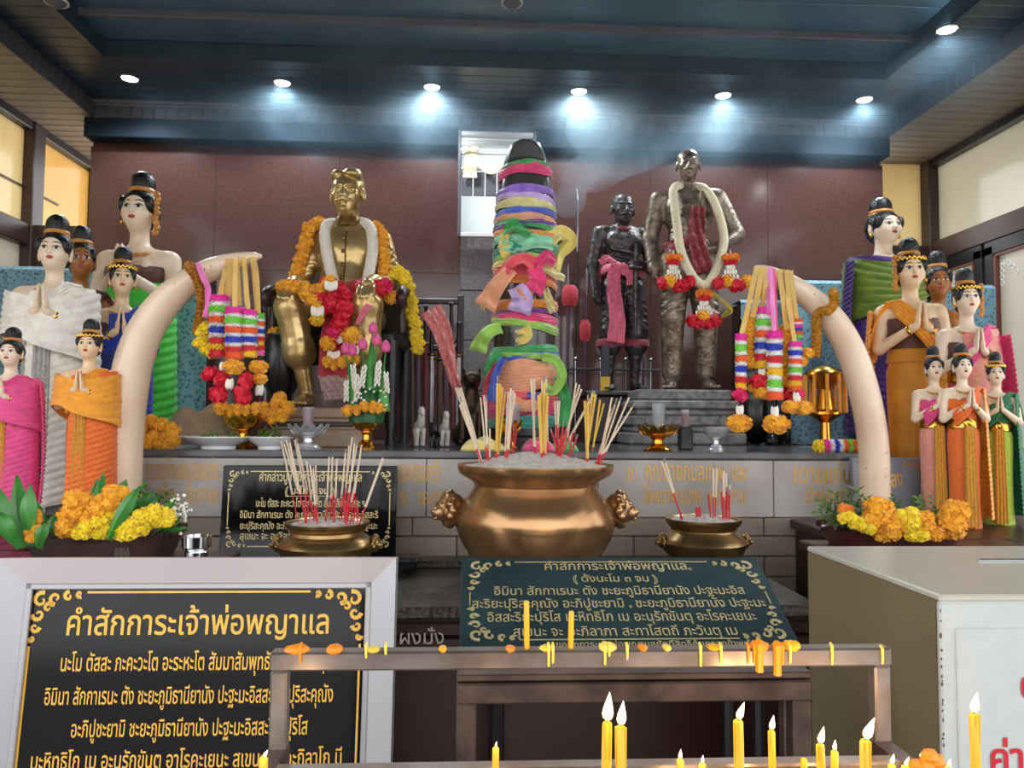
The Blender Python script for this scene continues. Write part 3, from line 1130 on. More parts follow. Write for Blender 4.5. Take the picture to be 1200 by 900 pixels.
mat('skin_pale', (240, 216, 188), rough=.38, var=.10, scale=14, coat=.15)
mat('skin_cream', (240, 206, 166), rough=.36, var=.10, scale=14, coat=.15)
mat('skin_brown', (168, 104, 52), rough=.36, var=.15, scale=14, coat=.15)
mat('hair_black', (20, 24, 26), rough=.35, var=.6, scale=90, bump=.6, bscale=120)
mat('paint_black', (30, 22, 20), rough=.4)
mat('paint_white', (236, 230, 220), rough=.4)
mat('paint_red', (168, 40, 40), rough=.35)
mat('band_orange', (206, 140, 66), rough=.45, var=.3, scale=80, bump=.5)


def cloth(name, col, rough=.55, var=.14, scale=30, bump=.25, bscale=180, sheen=.3, metal=0., col2=None, **kw):
    return mat(name, col, rough=rough, var=var, scale=scale, bump=bump, bscale=bscale, sheen=sheen, metal=metal, col2=col2, **kw)


cloth('c_brown', (92, 56, 42))
cloth('c_green', (72, 214, 62))
cloth('c_white', (248, 238, 226))
cloth('c_silver', (206, 202, 198), col2=(150, 146, 144), scale=120)
cloth('c_plum', (86, 44, 70))
cloth('c_blue', (32, 62, 176))
cloth('c_navy', (34, 52, 120))
cloth('c_pink', (232, 76, 140))
cloth('c_magenta', (226, 56, 120))
cloth('c_rose', (236, 130, 140), col2=(226, 170, 120), scale=60)
cloth('c_orange', (242, 122, 30), col2=(226, 96, 28), scale=60)
cloth('c_marigold', (246, 160, 36))
cloth('c_gold', (222, 164, 44), col2=(190, 120, 26), scale=90, metal=.25)
cloth('c_yellow', (226, 156, 30), col2=(200, 126, 20), scale=14)
cloth('c_purple', (78, 44, 128))
cloth('c_olive', (126, 150, 34), col2=(84, 112, 26), scale=20, metal=.15)
cloth('c_lime', (186, 208, 56), col2=(160, 180, 40), scale=60)
cloth('c_dgreen', (22, 112, 62))
cloth('c_crimson', (196, 36, 52))
LADIES = []


def lady(label, px, topy, Y, base, rz, skin, bodice, skirt, sash, hem=None, belt='gold', parts=(), bob=0., name='wooden_lady', wide=1., flip=False):
    p = P(px, topy, Y)
    H = p.z-base
    t = thing(name, label, 'figure', (p.x, Y, base), R(rz), 'carved wooden ladies beside the altar', scale=(H*wide*.87*(-1 if flip else 1), H*wide*.92, H))
    link('body', LADY, skin, t)
    hr = link('hair', HAIR, 'hair_black', t)
    link('hair_band', BAND, 'band_orange', hr)
    ey = None
    for nm, me, fm in face:
        o = link(nm, me, fm, ey if nm in ('iris', 'eyelid') else t)
        ey = o if nm == 'eye' else ey
    sk = link('skirt', SK, skirt, t)
    bl = None
    if bodice:
        link('bodice', BOD, bodice, t)
    if belt:
        bl = link('belt', BELT, belt, t)
    for k, m in sash:
        link('sash', SASH[k], m, t)
    if hem:
        link('hem', HEM, hem, sk)
    for k in parts:
        for me, m in {'pleat': ((PLEAT, skirt),), 'goldpleat': ((PLEAT, 'c_gold'),), 'buckle': ((BUCK, 'gold'),), 'necklace': ((NECK, 'band_orange'),), 'bangle': [(q, 'gold') for q in BANGS],
                      'earring': [(q, 'gold') for q in EARS], 'tassel': ((TAS, 'band_orange'),), 'tiara': ((CROWN, 'gold'),)}[k]:
            link(me.name.split('.')[0], me, m, {'tassel': hr, 'tiara': hr, 'pleat': sk, 'goldpleat': sk, 'buckle': bl or sk}.get(k, t))
    return t


lady('tall wooden lady with brown bodice, a bright green ribbed drape and an orange hair tassel', 165, 198, 4.25, ZPL, 0, 'skin_pale', 'c_brown', 'c_green', [('lowdrape', 'c_green')], None, 'gold', ('tassel', 'necklace', 'earring', 'pleat'), wide=1.1)
lady('pale wooden lady in a white pleated sash and silvery skirt', 66, 249, 3.48, ZPL, 12, 'skin_pale', 'c_brown', 'c_silver', [('shawl', 'c_white'), ('chest', 'c_white'), ('drape', 'c_white')], None, 'c_white', ('necklace', 'bangle', 'buckle', 'pleat'), wide=1.1)
lady('brown-faced wooden lady in dark red behind the white-sashed one', 97, 262, 3.86, ZPL, 27, 'skin_brown', 'c_brown', 'c_plum', [('chest', 'c_brown'), ('hang', 'c_plum')], None, 'gold', ())
lady('wooden lady with a royal blue sash and brown bodice', 145, 287, 3.80, ZPL, 24, 'skin_cream', 'c_brown', 'c_blue', [('chest', 'c_blue'), ('drape', 'c_blue'), ('lowdrape', 'c_navy')], None, 'gold', ('necklace', 'bangle', 'tiara', 'earring'))
lady('small wooden lady wrapped in hot pink ribbed cloth', 14, 382, 2.92, ZPL, 10, 'skin_pale', 'c_gold', 'c_rose', [('shawl', 'c_pink'), ('drape', 'c_pink'), ('hang', 'c_pink'), ('chest', 'c_pink')], 'c_gold', 'gold', ('necklace', 'bangle', 'goldpleat', 'earring'), wide=1.12)
lady('small wooden lady in an orange robe with gold brocade', 106, 372, 2.96, ZPL, 8, 'skin_cream', 'c_gold', 'c_orange', [('shawl', 'c_marigold'), ('chest', 'c_marigold'), ('drape', 'c_orange')], 'c_gold', 'gold', ('necklace', 'bangle', 'goldpleat', 'tiara'), wide=1.12)
lady('tall wooden lady in an olive green shawl over deep purple', 1036, 229, 4.5, AZ, 6, 'skin_pale', 'c_olive', 'c_purple', [('shawl', 'c_olive'), ('drape', 'c_purple'), ('hang', 'c_purple')], None, 'c_purple', ('necklace', 'pleat', 'earring'), flip=True, wide=1.28)
lady('wooden lady in a golden yellow skirt with an orange pleated sash', 1066, 276, 3.62, ZPL, -14, 'skin_cream', 'c_brown', 'c_yellow', [('chest', 'c_marigold'), ('hang', 'c_marigold')], None, 'c_yellow', ('tassel', 'tiara', 'earring', 'bangle'), flip=True, wide=1.08)
lady('brown-faced wooden lady behind the golden yellow one', 1099, 292, 4.0, ZPL, -21, 'skin_brown', 'c_brown', 'c_gold', [('chest', 'c_brown')], None, 'gold', (), flip=True)
lady('wooden lady with a pale necklace and a pink sash over crimson', 1132, 312, 3.36, ZPL, -12, 'skin_pale', 'c_brown', 'c_crimson', [('chest', 'c_pink'), ('hang', 'c_magenta'), ('drape', 'c_rose')], None, 'gold', ('necklace', 'tassel', 'earring', 'tiara', 'bangle'))
lady('small wooden lady in a peach brocade skirt and magenta sash', 1094, 404, 3.12, ZPL, -16, 'skin_pale', 'c_pink', 'c_rose', [('chest', 'c_pink'), ('cape', 'c_magenta')], 'c_gold', 'gold', ('goldpleat', 'necklace', 'bangle'))
lady('small wooden lady in an orange skirt with a gold belt', 1127, 401, 3.02, ZPL, -12, 'skin_pale', 'c_orange', 'c_orange', [('chest', 'c_orange'), ('cape', 'c_marigold')], 'c_orange', 'gold', ('goldpleat', 'necklace', 'bangle', 'buckle'))
lady('small wooden lady in a lime skirt with a dark green cape and gold buckle', 1166, 411, 3.12, ZPL, -26, 'skin_pale', 'c_dgreen', 'c_lime', [('chest', 'c_dgreen'), ('cape', 'c_dgreen')], 'c_lime', 'gold', ('buckle', 'tiara', 'necklace', 'goldpleat'))

# ================================================================== bronze and golden statues
mat('gold_statue', (222, 196, 138), rough=.30, metal=.7, var=.30, scale=9, col2=(168, 136, 82), bump=.25, bscale=26)
mat('gold_dark', (128, 98, 56), rough=.35, metal=.9, var=.3, scale=14)
mat('bronze_dark', (104, 98, 96), rough=.34, metal=.55, scale=26, col2=(44, 42, 44), bump=.5, bscale=45)
mat('bronze_grey', (164, 150, 134), rough=.36, metal=.55, scale=16, col2=(92, 76, 62), bump=.6, bscale=40)
mat('wood_dark', (52, 36, 32), rough=.4, var=.3, scale=8, stretch=(4, 4, .8))
mat('wood_black', (30, 26, 28), rough=.35, var=.3, scale=8)
mat('stone_grey', (150, 148, 146), rough=.5, scale=22, col2=(92, 90, 90), bump=.5, bscale=50)
mat('stone_tan', (176, 150, 126), rough=.4, scale=6, col2=(140, 112, 92))
mat('steel', (168, 172, 176), rough=.25, metal=1, var=.1)


def male_head(cx, cy, cz, s=1., hair='part', must=True):
    """head centre, s = scale (1 = 0.24 m tall)"""
    def e(x, y, z, a, b, c, k=.02, **kw):
        return ell((cx+x*s, cy+y*s, cz+z*s), (a*s, b*s, c*s), k*s, **kw)

    def c_(a, b, ra, rb, k=.012):
        return cap((cx+a[0]*s, cy+a[1]*s, cz+a[2]*s), (cx+b[0]*s, cy+b[1]*s, cz+b[2]*s), ra*s, rb*s, k*s)
    o = [e(0, .01, .035, .078, .096, .082), e(0, -.022, -.03, .066, .070, .082), e(0, -.050, -.088, .030, .028, .024, .03),
         e(-.036, -.058, -.012, .026, .020, .020), e(.036, -.058, -.012, .026, .020, .020),
         c_((0, -.080, .022), (0, -.108, -.026), .008, .013), e(-.013, -.096, -.030, .010, .010, .008, .01), e(.013, -.096, -.030, .010, .010, .008, .01)]
    for q in (-1, 1):
        o += [e(q*.031, -.090, .010, .022, .012, .010, .012, s=-1), e(q*.031, -.078, .010, .017, .013, .010, .006),
              c_((q*.012, -.088, .032), (q*.050, -.078, .034), .006, .005, .01),
              e(q*.084, .010, .000, .012, .022, .036, .012), e(q*.095, .004, .006, .008, .010, .018, .008, s=-1)]
        if must:
            o += [c_((q*.004, -.104, -.044), (q*.024, -.098, -.050), .0085, .0075, .004), c_((q*.024, -.098, -.050), (q*.044, -.082, -.046), .0075, .004, .004)]
    o += [e(0, -.090, -.060, .020, .010, .006, .006), e(0, -.086, -.072, .016, .010, .008, .006)]
    if hair == 'part':
        o += [e(0, .024, .056, .081, .094, .074, .008), e(.030, -.022, .098, .050, .062, .036, .010), e(-.040, -.016, .094, .040, .056, .034, .010)]
        for k in range(4):
            o += [c_((.004+.020*k, -.080+.012*k, .096-.002*k), (.016+.018*k, .02, .128-.012*k), .006, .006, .008), c_((-.026-.014*k, -.070+.012*k, .092-.003*k), (-.034-.012*k, .02, .120-.012*k), .006, .006, .008)]
    else:
        o += [e(0, .018, .060, .081, .094, .066, .008)]
    return o


def hand(p, q, w, s=1., curl=(0, 0, -1), side=1):
    """palm at p pointing to q with four fingers and a thumb"""
    p, q = Vector(p), Vector(q)
    d = (q-p).normalized()
    w = Vector(w).normalized()
    c = Vector(curl).normalized()
    o = [cap(p, p+d*.045*s, .026*s, .030*s, .015)]
    for k, ln in enumerate((.052, .060, .056, .044)):
        r_ = p+d*.05*s+w*((k-1.5)*.019*s)
        m_ = r_+d*ln*.55*s+c*.008*s
        o += [cap(r_, m_, .0100*s, .0092*s, .004), cap(m_, m_+d*ln*.25*s+c*ln*.5*s, .0092*s, .008*s, .004)]
    r_ = p+d*.01*s+w*(.030*s*side)
    o += [cap(r_, r_+w*.016*s*side+d*.03*s+c*.01*s, .0115*s, .0095*s, .006)]
    return o


# ---- golden man seated on a dark throne
SY = 4.25
sp = P(404, 480, SY)
pr = male_head(0, -.03, 1.180, 1.08)
pr += [cap((0, .0, 1.09), (0, .015, .99), .056, .062, .03),
       ell((0, .02, .86), (.185, .125, .16), .04), ell((0, .0, .66), (.165, .135, .17), .05), cap((-.125, .02, .955), (.125, .02, .955), .070, .070, .05),
       rbox((0, .0, .50), (.20, .14, .06), .05, o=.05)]
KN = {-1: Vector((-.185, -.40, .50)), 1: Vector((.195, -.40, .51))}
for s in (-1, 1):
    kn = KN[s]
    el = Vector((s*.262, .0, .685))
    wr_ = kn+Vector((s*.01, .08, .125))
    pr += [cap((s*.178, .02, .94), el, .064, .054, .03), cap(el, wr_, .056, .042, .02), cap(wr_-(wr_-el)*.25, wr_-(wr_-el)*.08, .050, .052, .008)]
    pr += hand(wr_+Vector((0, -.04, -.005)), kn+Vector((s*.005, -.08, .075)), (1, 0, 0), 1.2, (0, -.35, -1), -s)
    pr += [cap((s*.10, .0, .50), kn, .105, .080, .03)]
    an = kn+Vector((.075 if s < 0 else -.015, .06, -.43))
    md = kn.lerp(an, .52)
    pr += [cap(kn, md, .080, .072, .02), cap(kn.lerp(an, .44), md, .084, .086, .006), cap(md, an, .050, .036, .012)]
    pr += [ell(an+Vector((0, -.055, -.035)), (.044, .10, .032), .02), ell(an+Vector((0, .02, -.03)), (.036, .045, .035), .02)]
    for k in range(5):
        pr += [cap(an+Vector((-.032+.016*k, -.13, -.045)), an+Vector((-.034+.017*k, -.16+.006*abs(k-1.5), -.048)), .0115, .010, .004)]
    # folds of the breeches and sleeves
    for k in range(4):
        a = kn.lerp(an, .10)+Vector((-.045+.03*k, -.066+.02*abs(k-1.5)*.6, 0))
        pr += [cap(a, a+(an-kn)*.36, .007, .010, .02)]
        b_ = Vector((s*.178, .02, .94)).lerp(el, .3+.17*k)
        pr += [cap(b_+Vector((-.05, -.035, -.008)), b_+Vector((.05, -.035, .012)), .012, .010, .02)]
GOLDMAN = sdf_mesh(pr, (-.40, -.66, -.02), (.40, .22, 1.36), .0056, 'body')
gm = thing('seated_statue', 'golden statue of a moustached man seated with hands on his knees', 'statue', (sp.x, SY, sp.z), R(-4))
link('body', GOLDMAN, 'gold_statue', gm)
MB().lathe([(.068, 1.005), (.072, 1.01), (.070, 1.045), (.066, 1.06), (.060, 1.06)], 24, (0, .0, 0), cap=False).build('collar', 'gold_dark', gm)
gb = bvh_of(GOLDMAN)
for k in range(5):
    h = gb.ray_cast(Vector((0, -1, .93-.075*k)), Vector((0, 1, 0)))
    if h[0]:
        MB().ell(h[0], (.012, .008, .012), 8, 6).build('button', 'gold_dark', gm)
mb = MB()
for zz in range(24):
    pass
pts = []
for k in range(16):
    h = gb.ray_cast(Vector((.012, -1, .97-.024*k)), Vector((0, 1, 0)))
    if h[0]:
        pts.append(h[0]+Vector((0, -.001, 0)))
mb.tube(pts, .0045, 5).build('placket', 'gold_dark', gm)
# throne
th = thing('throne_chair', 'dark wooden armchair under the golden seated statue', 'chair', (sp.x, SY, AZ), R(-4))
zf = sp.z-AZ
MB().box((0, .02, zf+.37), (.62, .50, .06), bev=.012).build('seat', 'wood_black', th)
MB().prism([(-.30, zf+.40), (-.30, zf+.72), (-.2, zf+.84), (0, zf+.88), (.2, zf+.84), (.30, zf+.72), (.30, zf+.40)], .05, c=(0, .26, 0)).build('backrest', 'wood_black', th, smooth=False)
for s in (-1, 1):
    MB().tube(spline([(s*.335, .24, zf+.62), (s*.345, 0, zf+.63), (s*.345, -.22, zf+.62), (s*.35, -.29, zf+.58), (s*.35, -.27, zf+.53)], 5), .028, 10).build('armrest', 'wood_dark', th)
    for yy in (-.20, .0, .2):
        MB().lathe([(.018, 0), (.024, .05), (.014, .10), (.024, .15), (.018, .22)], 10, (s*.34, yy, zf+.40)).build('arm_spindle', 'wood_dark', th)
    for yy in (-.2, .24):
        MB().lathe([(.034, 0), (.022, .05), (.036, .14), (.026, .2), (.038, .30), (.034, zf+.36)], 12, (s*.29, yy, 0)).build('leg', 'wood_black', th)
MB().box((0, -.22, zf+.28), (.60, .02, .11), bev=.006).build('apron', 'wood_black', th, smooth=False)
# stone foot plinth
q0, q1 = P(322, 522, 3.75), P(424, 488, 3.75)
pl = thing('foot_plinth', 'tan stone foot plinth below the golden statue', 'plinth', ((q0.x+q1.x)/2, 3.83, AZ))
w = q1.x-q0.x
hh = sp.z-AZ
MB().box((0, 0, hh*.22), (w+.04, .34, hh*.44), bev=.006).build('lower_tier', 'stone_tan', pl, smooth=False)
MB().box((0, 0, hh*.58), (w-.03, .30, hh*.30), bev=.006).build('middle_tier', 'stone_tan', pl, smooth=False)
MB().box((0, .01, hh*.86), (w, .33, hh*.28-.004), bev=.006).build('upper_tier', 'stone_tan', pl, smooth=False)
MB().box((0, -.158, hh*.58), (w-.06, .014, hh*.12), bev=.004).build('moulding', 'wood_dark', pl, smooth=False)


# ---- standing bronze men (built for a height of 1.7)
def standing(pose):
    o = male_head(0, -.02, 1.585 if pose != 'sword' else 1.555, .96 if pose != 'sword' else 1.18, 'crop', True)
    o += [cap((0, .0, 1.49), (0, .015, 1.40), .054, .062, .03), ell((0, .01, 1.25), (.175, .115, .16), .05), ell((0, .005, 1.05), (.145, .105, .15), .05),
          cap((-.15, .01, 1.365), (.15, .01, 1.365), .064, .064, .05), ell((-.07, -.07, 1.28), (.08, .04, .065), .04), ell((.07, -.07, 1.28), (.08, .04, .065), .04),
          ell((0, .01, .92), (.165, .12, .12), .05)]
    for s in (-1, 1):
        kn, an = Vector((s*.115, -.03, .50)), Vector((s*.115, .02, .09))
        lp = Vector((s*.09, .0, .88))
        if pose == 'sword':
            o += [cap(lp, kn, .112, .092, .03), cap(kn+Vector((0, 0, .03)), kn.lerp(an, .26), .098, .088, .02), cap(kn.lerp(an, .2), kn.lerp(an, .27), .094, .096, .006),
                  cap(kn.lerp(an, .25), kn.lerp(an, .5), .052, .056, .012), cap(kn.lerp(an, .5), an, .056, .036, .012)]
        else:
            o += [cap(lp, kn, .115, .085, .03), cap(kn, an+Vector((0, 0, .05)), .085, .070, .02), cap(an+Vector((0, 0, .10)), an+Vector((0, 0, .03)), .066, .068, .008)]
        o += [ell(an+Vector((s*.02, -.075, -.055)), (.046, .115, .035), .02, R=rotm('Z', -s*12)), ell(an+Vector((0, .02, -.04)), (.042, .052, .05), .02)]
        for k in range(5):
            a = an+Vector((s*.035, -.165, -.065))
            o += [cap(a+Vector((-.034+.017*k, 0, 0)), a+Vector((-.035+.0175*k, -.028+.006*abs(k-2), -.004)), .0115, .010, .004)]
        sh = Vector((s*.205, .01, 1.355))
        if pose == 'sword':
            if s < 0:
                el, wr_ = Vector((-.255, .02, 1.08)), Vector((-.255, -.06, .84))
                o += [cap(sh, el, .062, .052, .03), cap(el, wr_, .050, .034, .02)]+hand(wr_+Vector((0, 0, -.01)), wr_+Vector((0, -.02, -.1)), (.2, -1, 0), 1.0, (1, 0, -.2), -1)
            else:
                el, wr_ = Vector((.275, .03, 1.07)), Vector((.13, -.19, 1.055))
                o += [cap(sh, el, .062, .052, .03), cap(el, wr_, .050, .036, .02)]+hand(wr_+Vector((-.02, -.01, 0)), wr_+Vector((-.12, -.02, 0)), (0, 0, 1), 1.0, (-.2, 1, 0), 1)
        else:
            if s < 0:
                el, wr_ = Vector((-.262, .03, 1.08)), Vector((-.24, -.05, .85))
                o += [cap(sh, el, .066, .058, .03), cap(el, wr_, .056, .044, .02)]+hand(wr_+Vector((0, 0, -.01)), wr_+Vector((.02, -.02, -.1)), (.1, -1, 0), 1.0, (1, 0, -.2), -1)
            else:
                el, wr_ = Vector((.335, .03, 1.10)), Vector((.175, -.10, .98))
                o += [cap(sh, el, .066, .058, .03), cap(el, wr_, .056, .040, .02)]+hand(wr_, wr_+Vector((-.1, -.01, -.02)), (0, 0, 1), 1.0, (-.2, .4, -.3), 1)
        for k in range(5):
            a = lp.lerp(kn, .25+.16*k)
            o += [cap(a+Vector((-.07*s, -.08, .02)), a+Vector((.08*s, -.07, -.02)), .012, .010, .025)]
    if pose != 'sword':    # open jacket with long tails and lapels
        for s in (-1, 1):
            o += [cap((s*.085, -.105, 1.36), (s*.075, -.125, .98), .020, .026, .02), cap((s*.10, -.09, 1.0), (s*.15, -.06, .80), .040, .030, .03), ell((s*.12, .02, .88), (.09, .10, .14), .04)]
        o += [ell((0, -.10, 1.14), (.09, .03, .12), .03)]
    for k in range(6):
        o += [cap((-.12, -.10, 1.20-.05*k), (.10, -.115, 1.16-.05*k), .010, .010, .03)]
    return sdf_mesh(o, (-.46, -.34, 0), (.46, .20, 1.74), .0068, 'body')


def stand_statue(px, topy, boty, Y, pose, m, rz, label):
    p, q = P(px, topy, Y), P(px, boty, Y)
    s = (p.z-q.z)/1.70
    t = thing('standing_statue', label, 'statue', (p.x, Y, q.z), R(rz), scale=s)
    link('body', standing(pose), m, t)
    return t, s


sA, ssA = stand_statue(729, 228, 459, 4.95, 'sword', 'bronze_dark', 6, 'dark bronze statue of a man standing with one hand on a sword hilt')
MB().lathe([(.115, .585), (.118, .60), (.112, .64), (.108, .645)], 20, (-.115, -.015, -.205), cap=False).build('knee_cuff', cloth('cuff_red', (150, 50, 66)), sA)
MB().lathe([(.115, .585), (.118, .60), (.112, .64), (.108, .645)], 20, (.115, -.015, -.205), cap=False).build('knee_cuff', 'cuff_red', sA)
sw = thing('bronze_sword', 'bronze sword held upright at the waist of the dark statue', 'sword', sA.location, R(6), scale=ssA)
MB().lathe([(.012, 0), (.020, .02), (.013, .06), (.016, .16), (.026, .18)], 10, (.045, -.235, 1.04)).build('grip', 'bronze_dark', sw)
MB().box((.045, -.235, 1.02), (.11, .05, .03), bev=.008).build('guard', 'bronze_dark', sw)
MB().tube([(.045, -.235, 1.0), (.05, -.215, .7), (.06, -.19, .45)], [.022, .022, .010], 8).build('scabbard', 'bronze_dark', sw)
sB, ssB = stand_statue(806, 177, 458, 4.72, 'hip', 'bronze_grey', -10, 'greyish bronze statue of a man standing in an open jacket with a cream garland')
cloth('sash_pink', (226, 110, 136), var=.2)
cloth('sash_red', (176, 70, 74), var=.3, col2=(120, 40, 48))


def strip(pts, width, nrm, mb=None, n=6, w1=None, rip=.004, fr=20., thick=.003, across=6):
    """cloth strip along a spline, broad side turned to nrm"""
    mb = mb or MB()
    c = spline(pts, n)
    N = len(c)-1
    nrm = Vector(nrm)
    w1 = w1 if w1 is not None else width

    def fn(u, v):
        k = min(int(v*N), N-1)
        f = v*N-k
        p = c[k].lerp(c[k+1], f)
        t = (c[k+1]-c[k]).normalized()
        s = t.cross(nrm)
        s = s.normalized() if s.length > 1e-5 else Vector((1, 0, 0))
        return p+s*((u-.5)*(width+(w1-width)*v))+nrm*(rip*math.sin(u*fr*.5+v*fr*.3)+rip*.6*math.sin(v*fr))
    return mb.grid(fn, across, N, thick)


MB().tube([(.085*math.cos(a), .01+.085*math.sin(a), 1.405+.02*math.sin(a)) for a in [2*PI*i/20 for i in range(20)]], .014, 8, closed=True).build('collar', 'cuff_red', sA)
# sashes tied on the statues
t = thing('waist_sash', 'pink sash knotted round the waist of the dark bronze statue', 'sash', sA.location, R(6), scale=ssA)
pts = [(.190*math.cos(a), .0+.150*math.sin(a), 1.02+.02*math.sin(a*2)) for a in [2*PI*i/22 for i in range(22)]]
MB().tube(pts, .035, 8, closed=True, flat=(.45, 1.1)).build('wrap', 'sash_pink', t)
strip([(-.10, -.19, 1.04), (-.14, -.21, .92), (-.12, -.20, .75), (-.10, -.20, .58), (-.12, -.20, .40)], .10, (0, -1, 0), w1=.15, rip=.010, fr=26).build('tail', 'sash_pink', t)
MB().ell((-.10, -.185, 1.03), (.05, .035, .045), 12, 8, jit=.08).build('knot', 'sash_pink', t)
strip([(-.12, -.20, 1.05), (-.19, -.22, 1.09), (-.25, -.20, 1.05)], .06, (0, -1, .2), rip=.008).build('bow_loop', 'sash_pink', t)
strip([(-.08, -.20, 1.03), (0, -.22, .97), (.02, -.21, .88)], .09, (0, -1, 0), rip=.008).build('bow_loop', 'sash_pink', t)
t = thing('waist_sash', 'faded red sash hanging down the front of the greyish bronze statue', 'sash', sB.location, R(-10), scale=ssB)
strip([(.05, -.150, 1.26), (.04, -.170, 1.1), (.05, -.175, .96), (.08, -.175, .80)], .10, (0, -1, 0), w1=.13, rip=.016, fr=30, across=12).build('cloth', 'sash_red', t)
strip([(.02, -.165, 1.02), (-.10, -.15, 1.00), (-.17, -.06, .99)], .07, (0, -1, 0), rip=.006).build('wrap', 'sash_red', t)
# stepped stone plinth of the standing statues
q = P(806, 458, 4.72)
zf = q.z-AZ
pl = thing('statue_plinth', 'stepped grey carved stone plinth under the standing statues', 'plinth', (P(795, 458, 4.72).x, 4.70, AZ))
x0, x1 = P(735, 500, 4.5).x-pl.location.x, P(872, 500, 4.5).x-pl.location.x
tiers = ((0, .22, 0, .05), (.22, .34, .03, .06), (.34, .52, .015, .05), (.52, .64, .05, .07), (.64, .80, .03, .06), (.80, 1., .065, .09))
for k, (a, b, ins, _) in enumerate(tiers):
    MB().box(((x0+x1)/2, 0, (a+b)/2*zf), (x1-x0-ins*2, .50-ins*2, (b-a)*zf-.003), bev=.01).build('tier', 'stone_grey', pl, smooth=False)
for s in (-1, 0, 1):
    MB().lathe([(.0, -.02), (.03, -.015), (.035, 0), (.03, .015), (.0, .02)], 12, ((x0+x1)/2+s*.22, -.23, zf*.43), rot=Matrix.Rotation(R(90), 3, 'X')).build('boss', 'stone_grey', pl)
pd = thing('wooden_plinth', 'dark wooden block under the dark bronze statue', 'plinth', (sA.location.x, 4.98, AZ))
hz2 = sA.location.z-AZ
MB().box((-.03, .02, hz2*.45), (.42, .36, hz2*.9), bev=.01).build('block', 'wood_dark', pd, smooth=False)
MB().box((-.03, .02, hz2*.95), (.46, .40, hz2*.1), bev=.008).build('cap_board', 'wood_black', pd, smooth=False)

# ================================================================== the wrapped pillar
PY = 4.0
pp = P(614, 520, PY)
mat('pillar_black', (66, 62, 60), rough=.22, var=.3, scale=5, coat=.3)
pil = thing('lacquered_pillar', 'tall dark lacquered pillar with a rounded tip wrapped in coloured ribbons', 'pillar', (pp.x, PY, AZ))  # the city pillar itself, dark lacquer under its ribbons


def pz(y):
    return P(614, y, PY).z-AZ


u_ = pxm(PY)
PROF = [(46, 524), (46, 512), (38, 508), (37, 470), (36, 380), (35.5, 300), (34, 255), (31.5, 222), (28.5, 204), (26, 192), (22.5, 180), (18, 171), (11, 166.5), (3, 165)]
MB().lathe([(r_*u_, pz(y)) for r_, y in PROF[3:10]], 40, cap=True).build('shaft', 'pillar_black', pil)
MB().lathe([(r_*u_, pz(y)) for r_, y in PROF[9:]], 40, cap=True).build('lacquer_tip', mat('tip_sheen_grey', (150, 148, 144), rough=.25, metal=.7, var=.2), pil)  # same dark lacquer; its grey reflection is painted in as a lighter part
MB().lathe([(50*u_, 0.0), (50*u_, .05), (44*u_, .06), (44*u_, .10), (40*u_, .11), (39*u_, pz(470)), (36*u_, pz(468))], 40).build('foot', 'wood_black', pil)


def pr_at(z):
    for (r0, y0), (r1, y1) in zip(PROF[:-1], PROF[1:]):
        if pz(y0) <= z <= pz(y1):
            f = (z-pz(y0))/max(1e-6, pz(y1)-pz(y0))
            return (r0+(r1-r0)*f)*u_
    return 36*u_


RIB = {'green': (64, 168, 92), 'hot_pink': (236, 66, 128), 'lilac': (150, 112, 214), 'lavender': (206, 180, 232), 'cream': (226, 216, 150), 'blue': (72, 104, 206), 'peach': (244, 170, 130),
       'orange': (244, 150, 62), 'mint': (150, 226, 186), 'lime': (168, 216, 96), 'teal': (50, 150, 132), 'purple': (112, 66, 150), 'coral': (240, 92, 104), 'red': (216, 52, 66), 'yellow': (240, 218, 120)}
for k, c in RIB.items():
    cloth('rib_'+k, c, rough=.5, bump=.15, var=.18, scale=16, sheen=.5)


def wrap(name, y, hpx, tilt=0., ph=0., bulge=.008, rx=None):
    z0 = pz(y)
    h = hpx*u_
    rnd = random.random()*6

    def fn(u, v):
        a = u*2*PI
        z = z0+(v-.5)*h*(1+.18*math.sin(3*a+rnd))+tilt*u_*math.cos(a-ph)
        r_ = (pr_at(z) if rx is None else rx)+bulge*math.sin(PI*min(max(v, .04), .96))**.5+.0035*math.sin(v*h*420+3*math.sin(a*2+rnd))+.002*math.sin(a*7+rnd)
        return (r_*math.cos(a), r_*math.sin(a), z)
    m = MB().grid(fn, 56, max(5, int(hpx*.7)), .0)
    return m


def ribbon(col, label, y, h, tilt=0., ph=0., bulge=.010, rx=None, extra=None):
    t = thing('cloth_ribbon', label, 'ribbon', (pp.x, PY, AZ), 0, 'ribbons tied round the pillar')
    wrap(col, y, h, tilt, ph, bulge, rx).build('band', 'rib_'+col, t)
    if extra:
        for nm, pts, w, w1, mcol in extra:
            q = [P(x, yy, PY-d)-Vector((pp.x, PY, AZ)) for x, yy, d in pts]
            strip(q, w*u_, (0, -1, .1), w1=(w1 or w)*u_, rip=.012, fr=16, across=8).build(nm, 'rib_'+mcol, t)
    return t


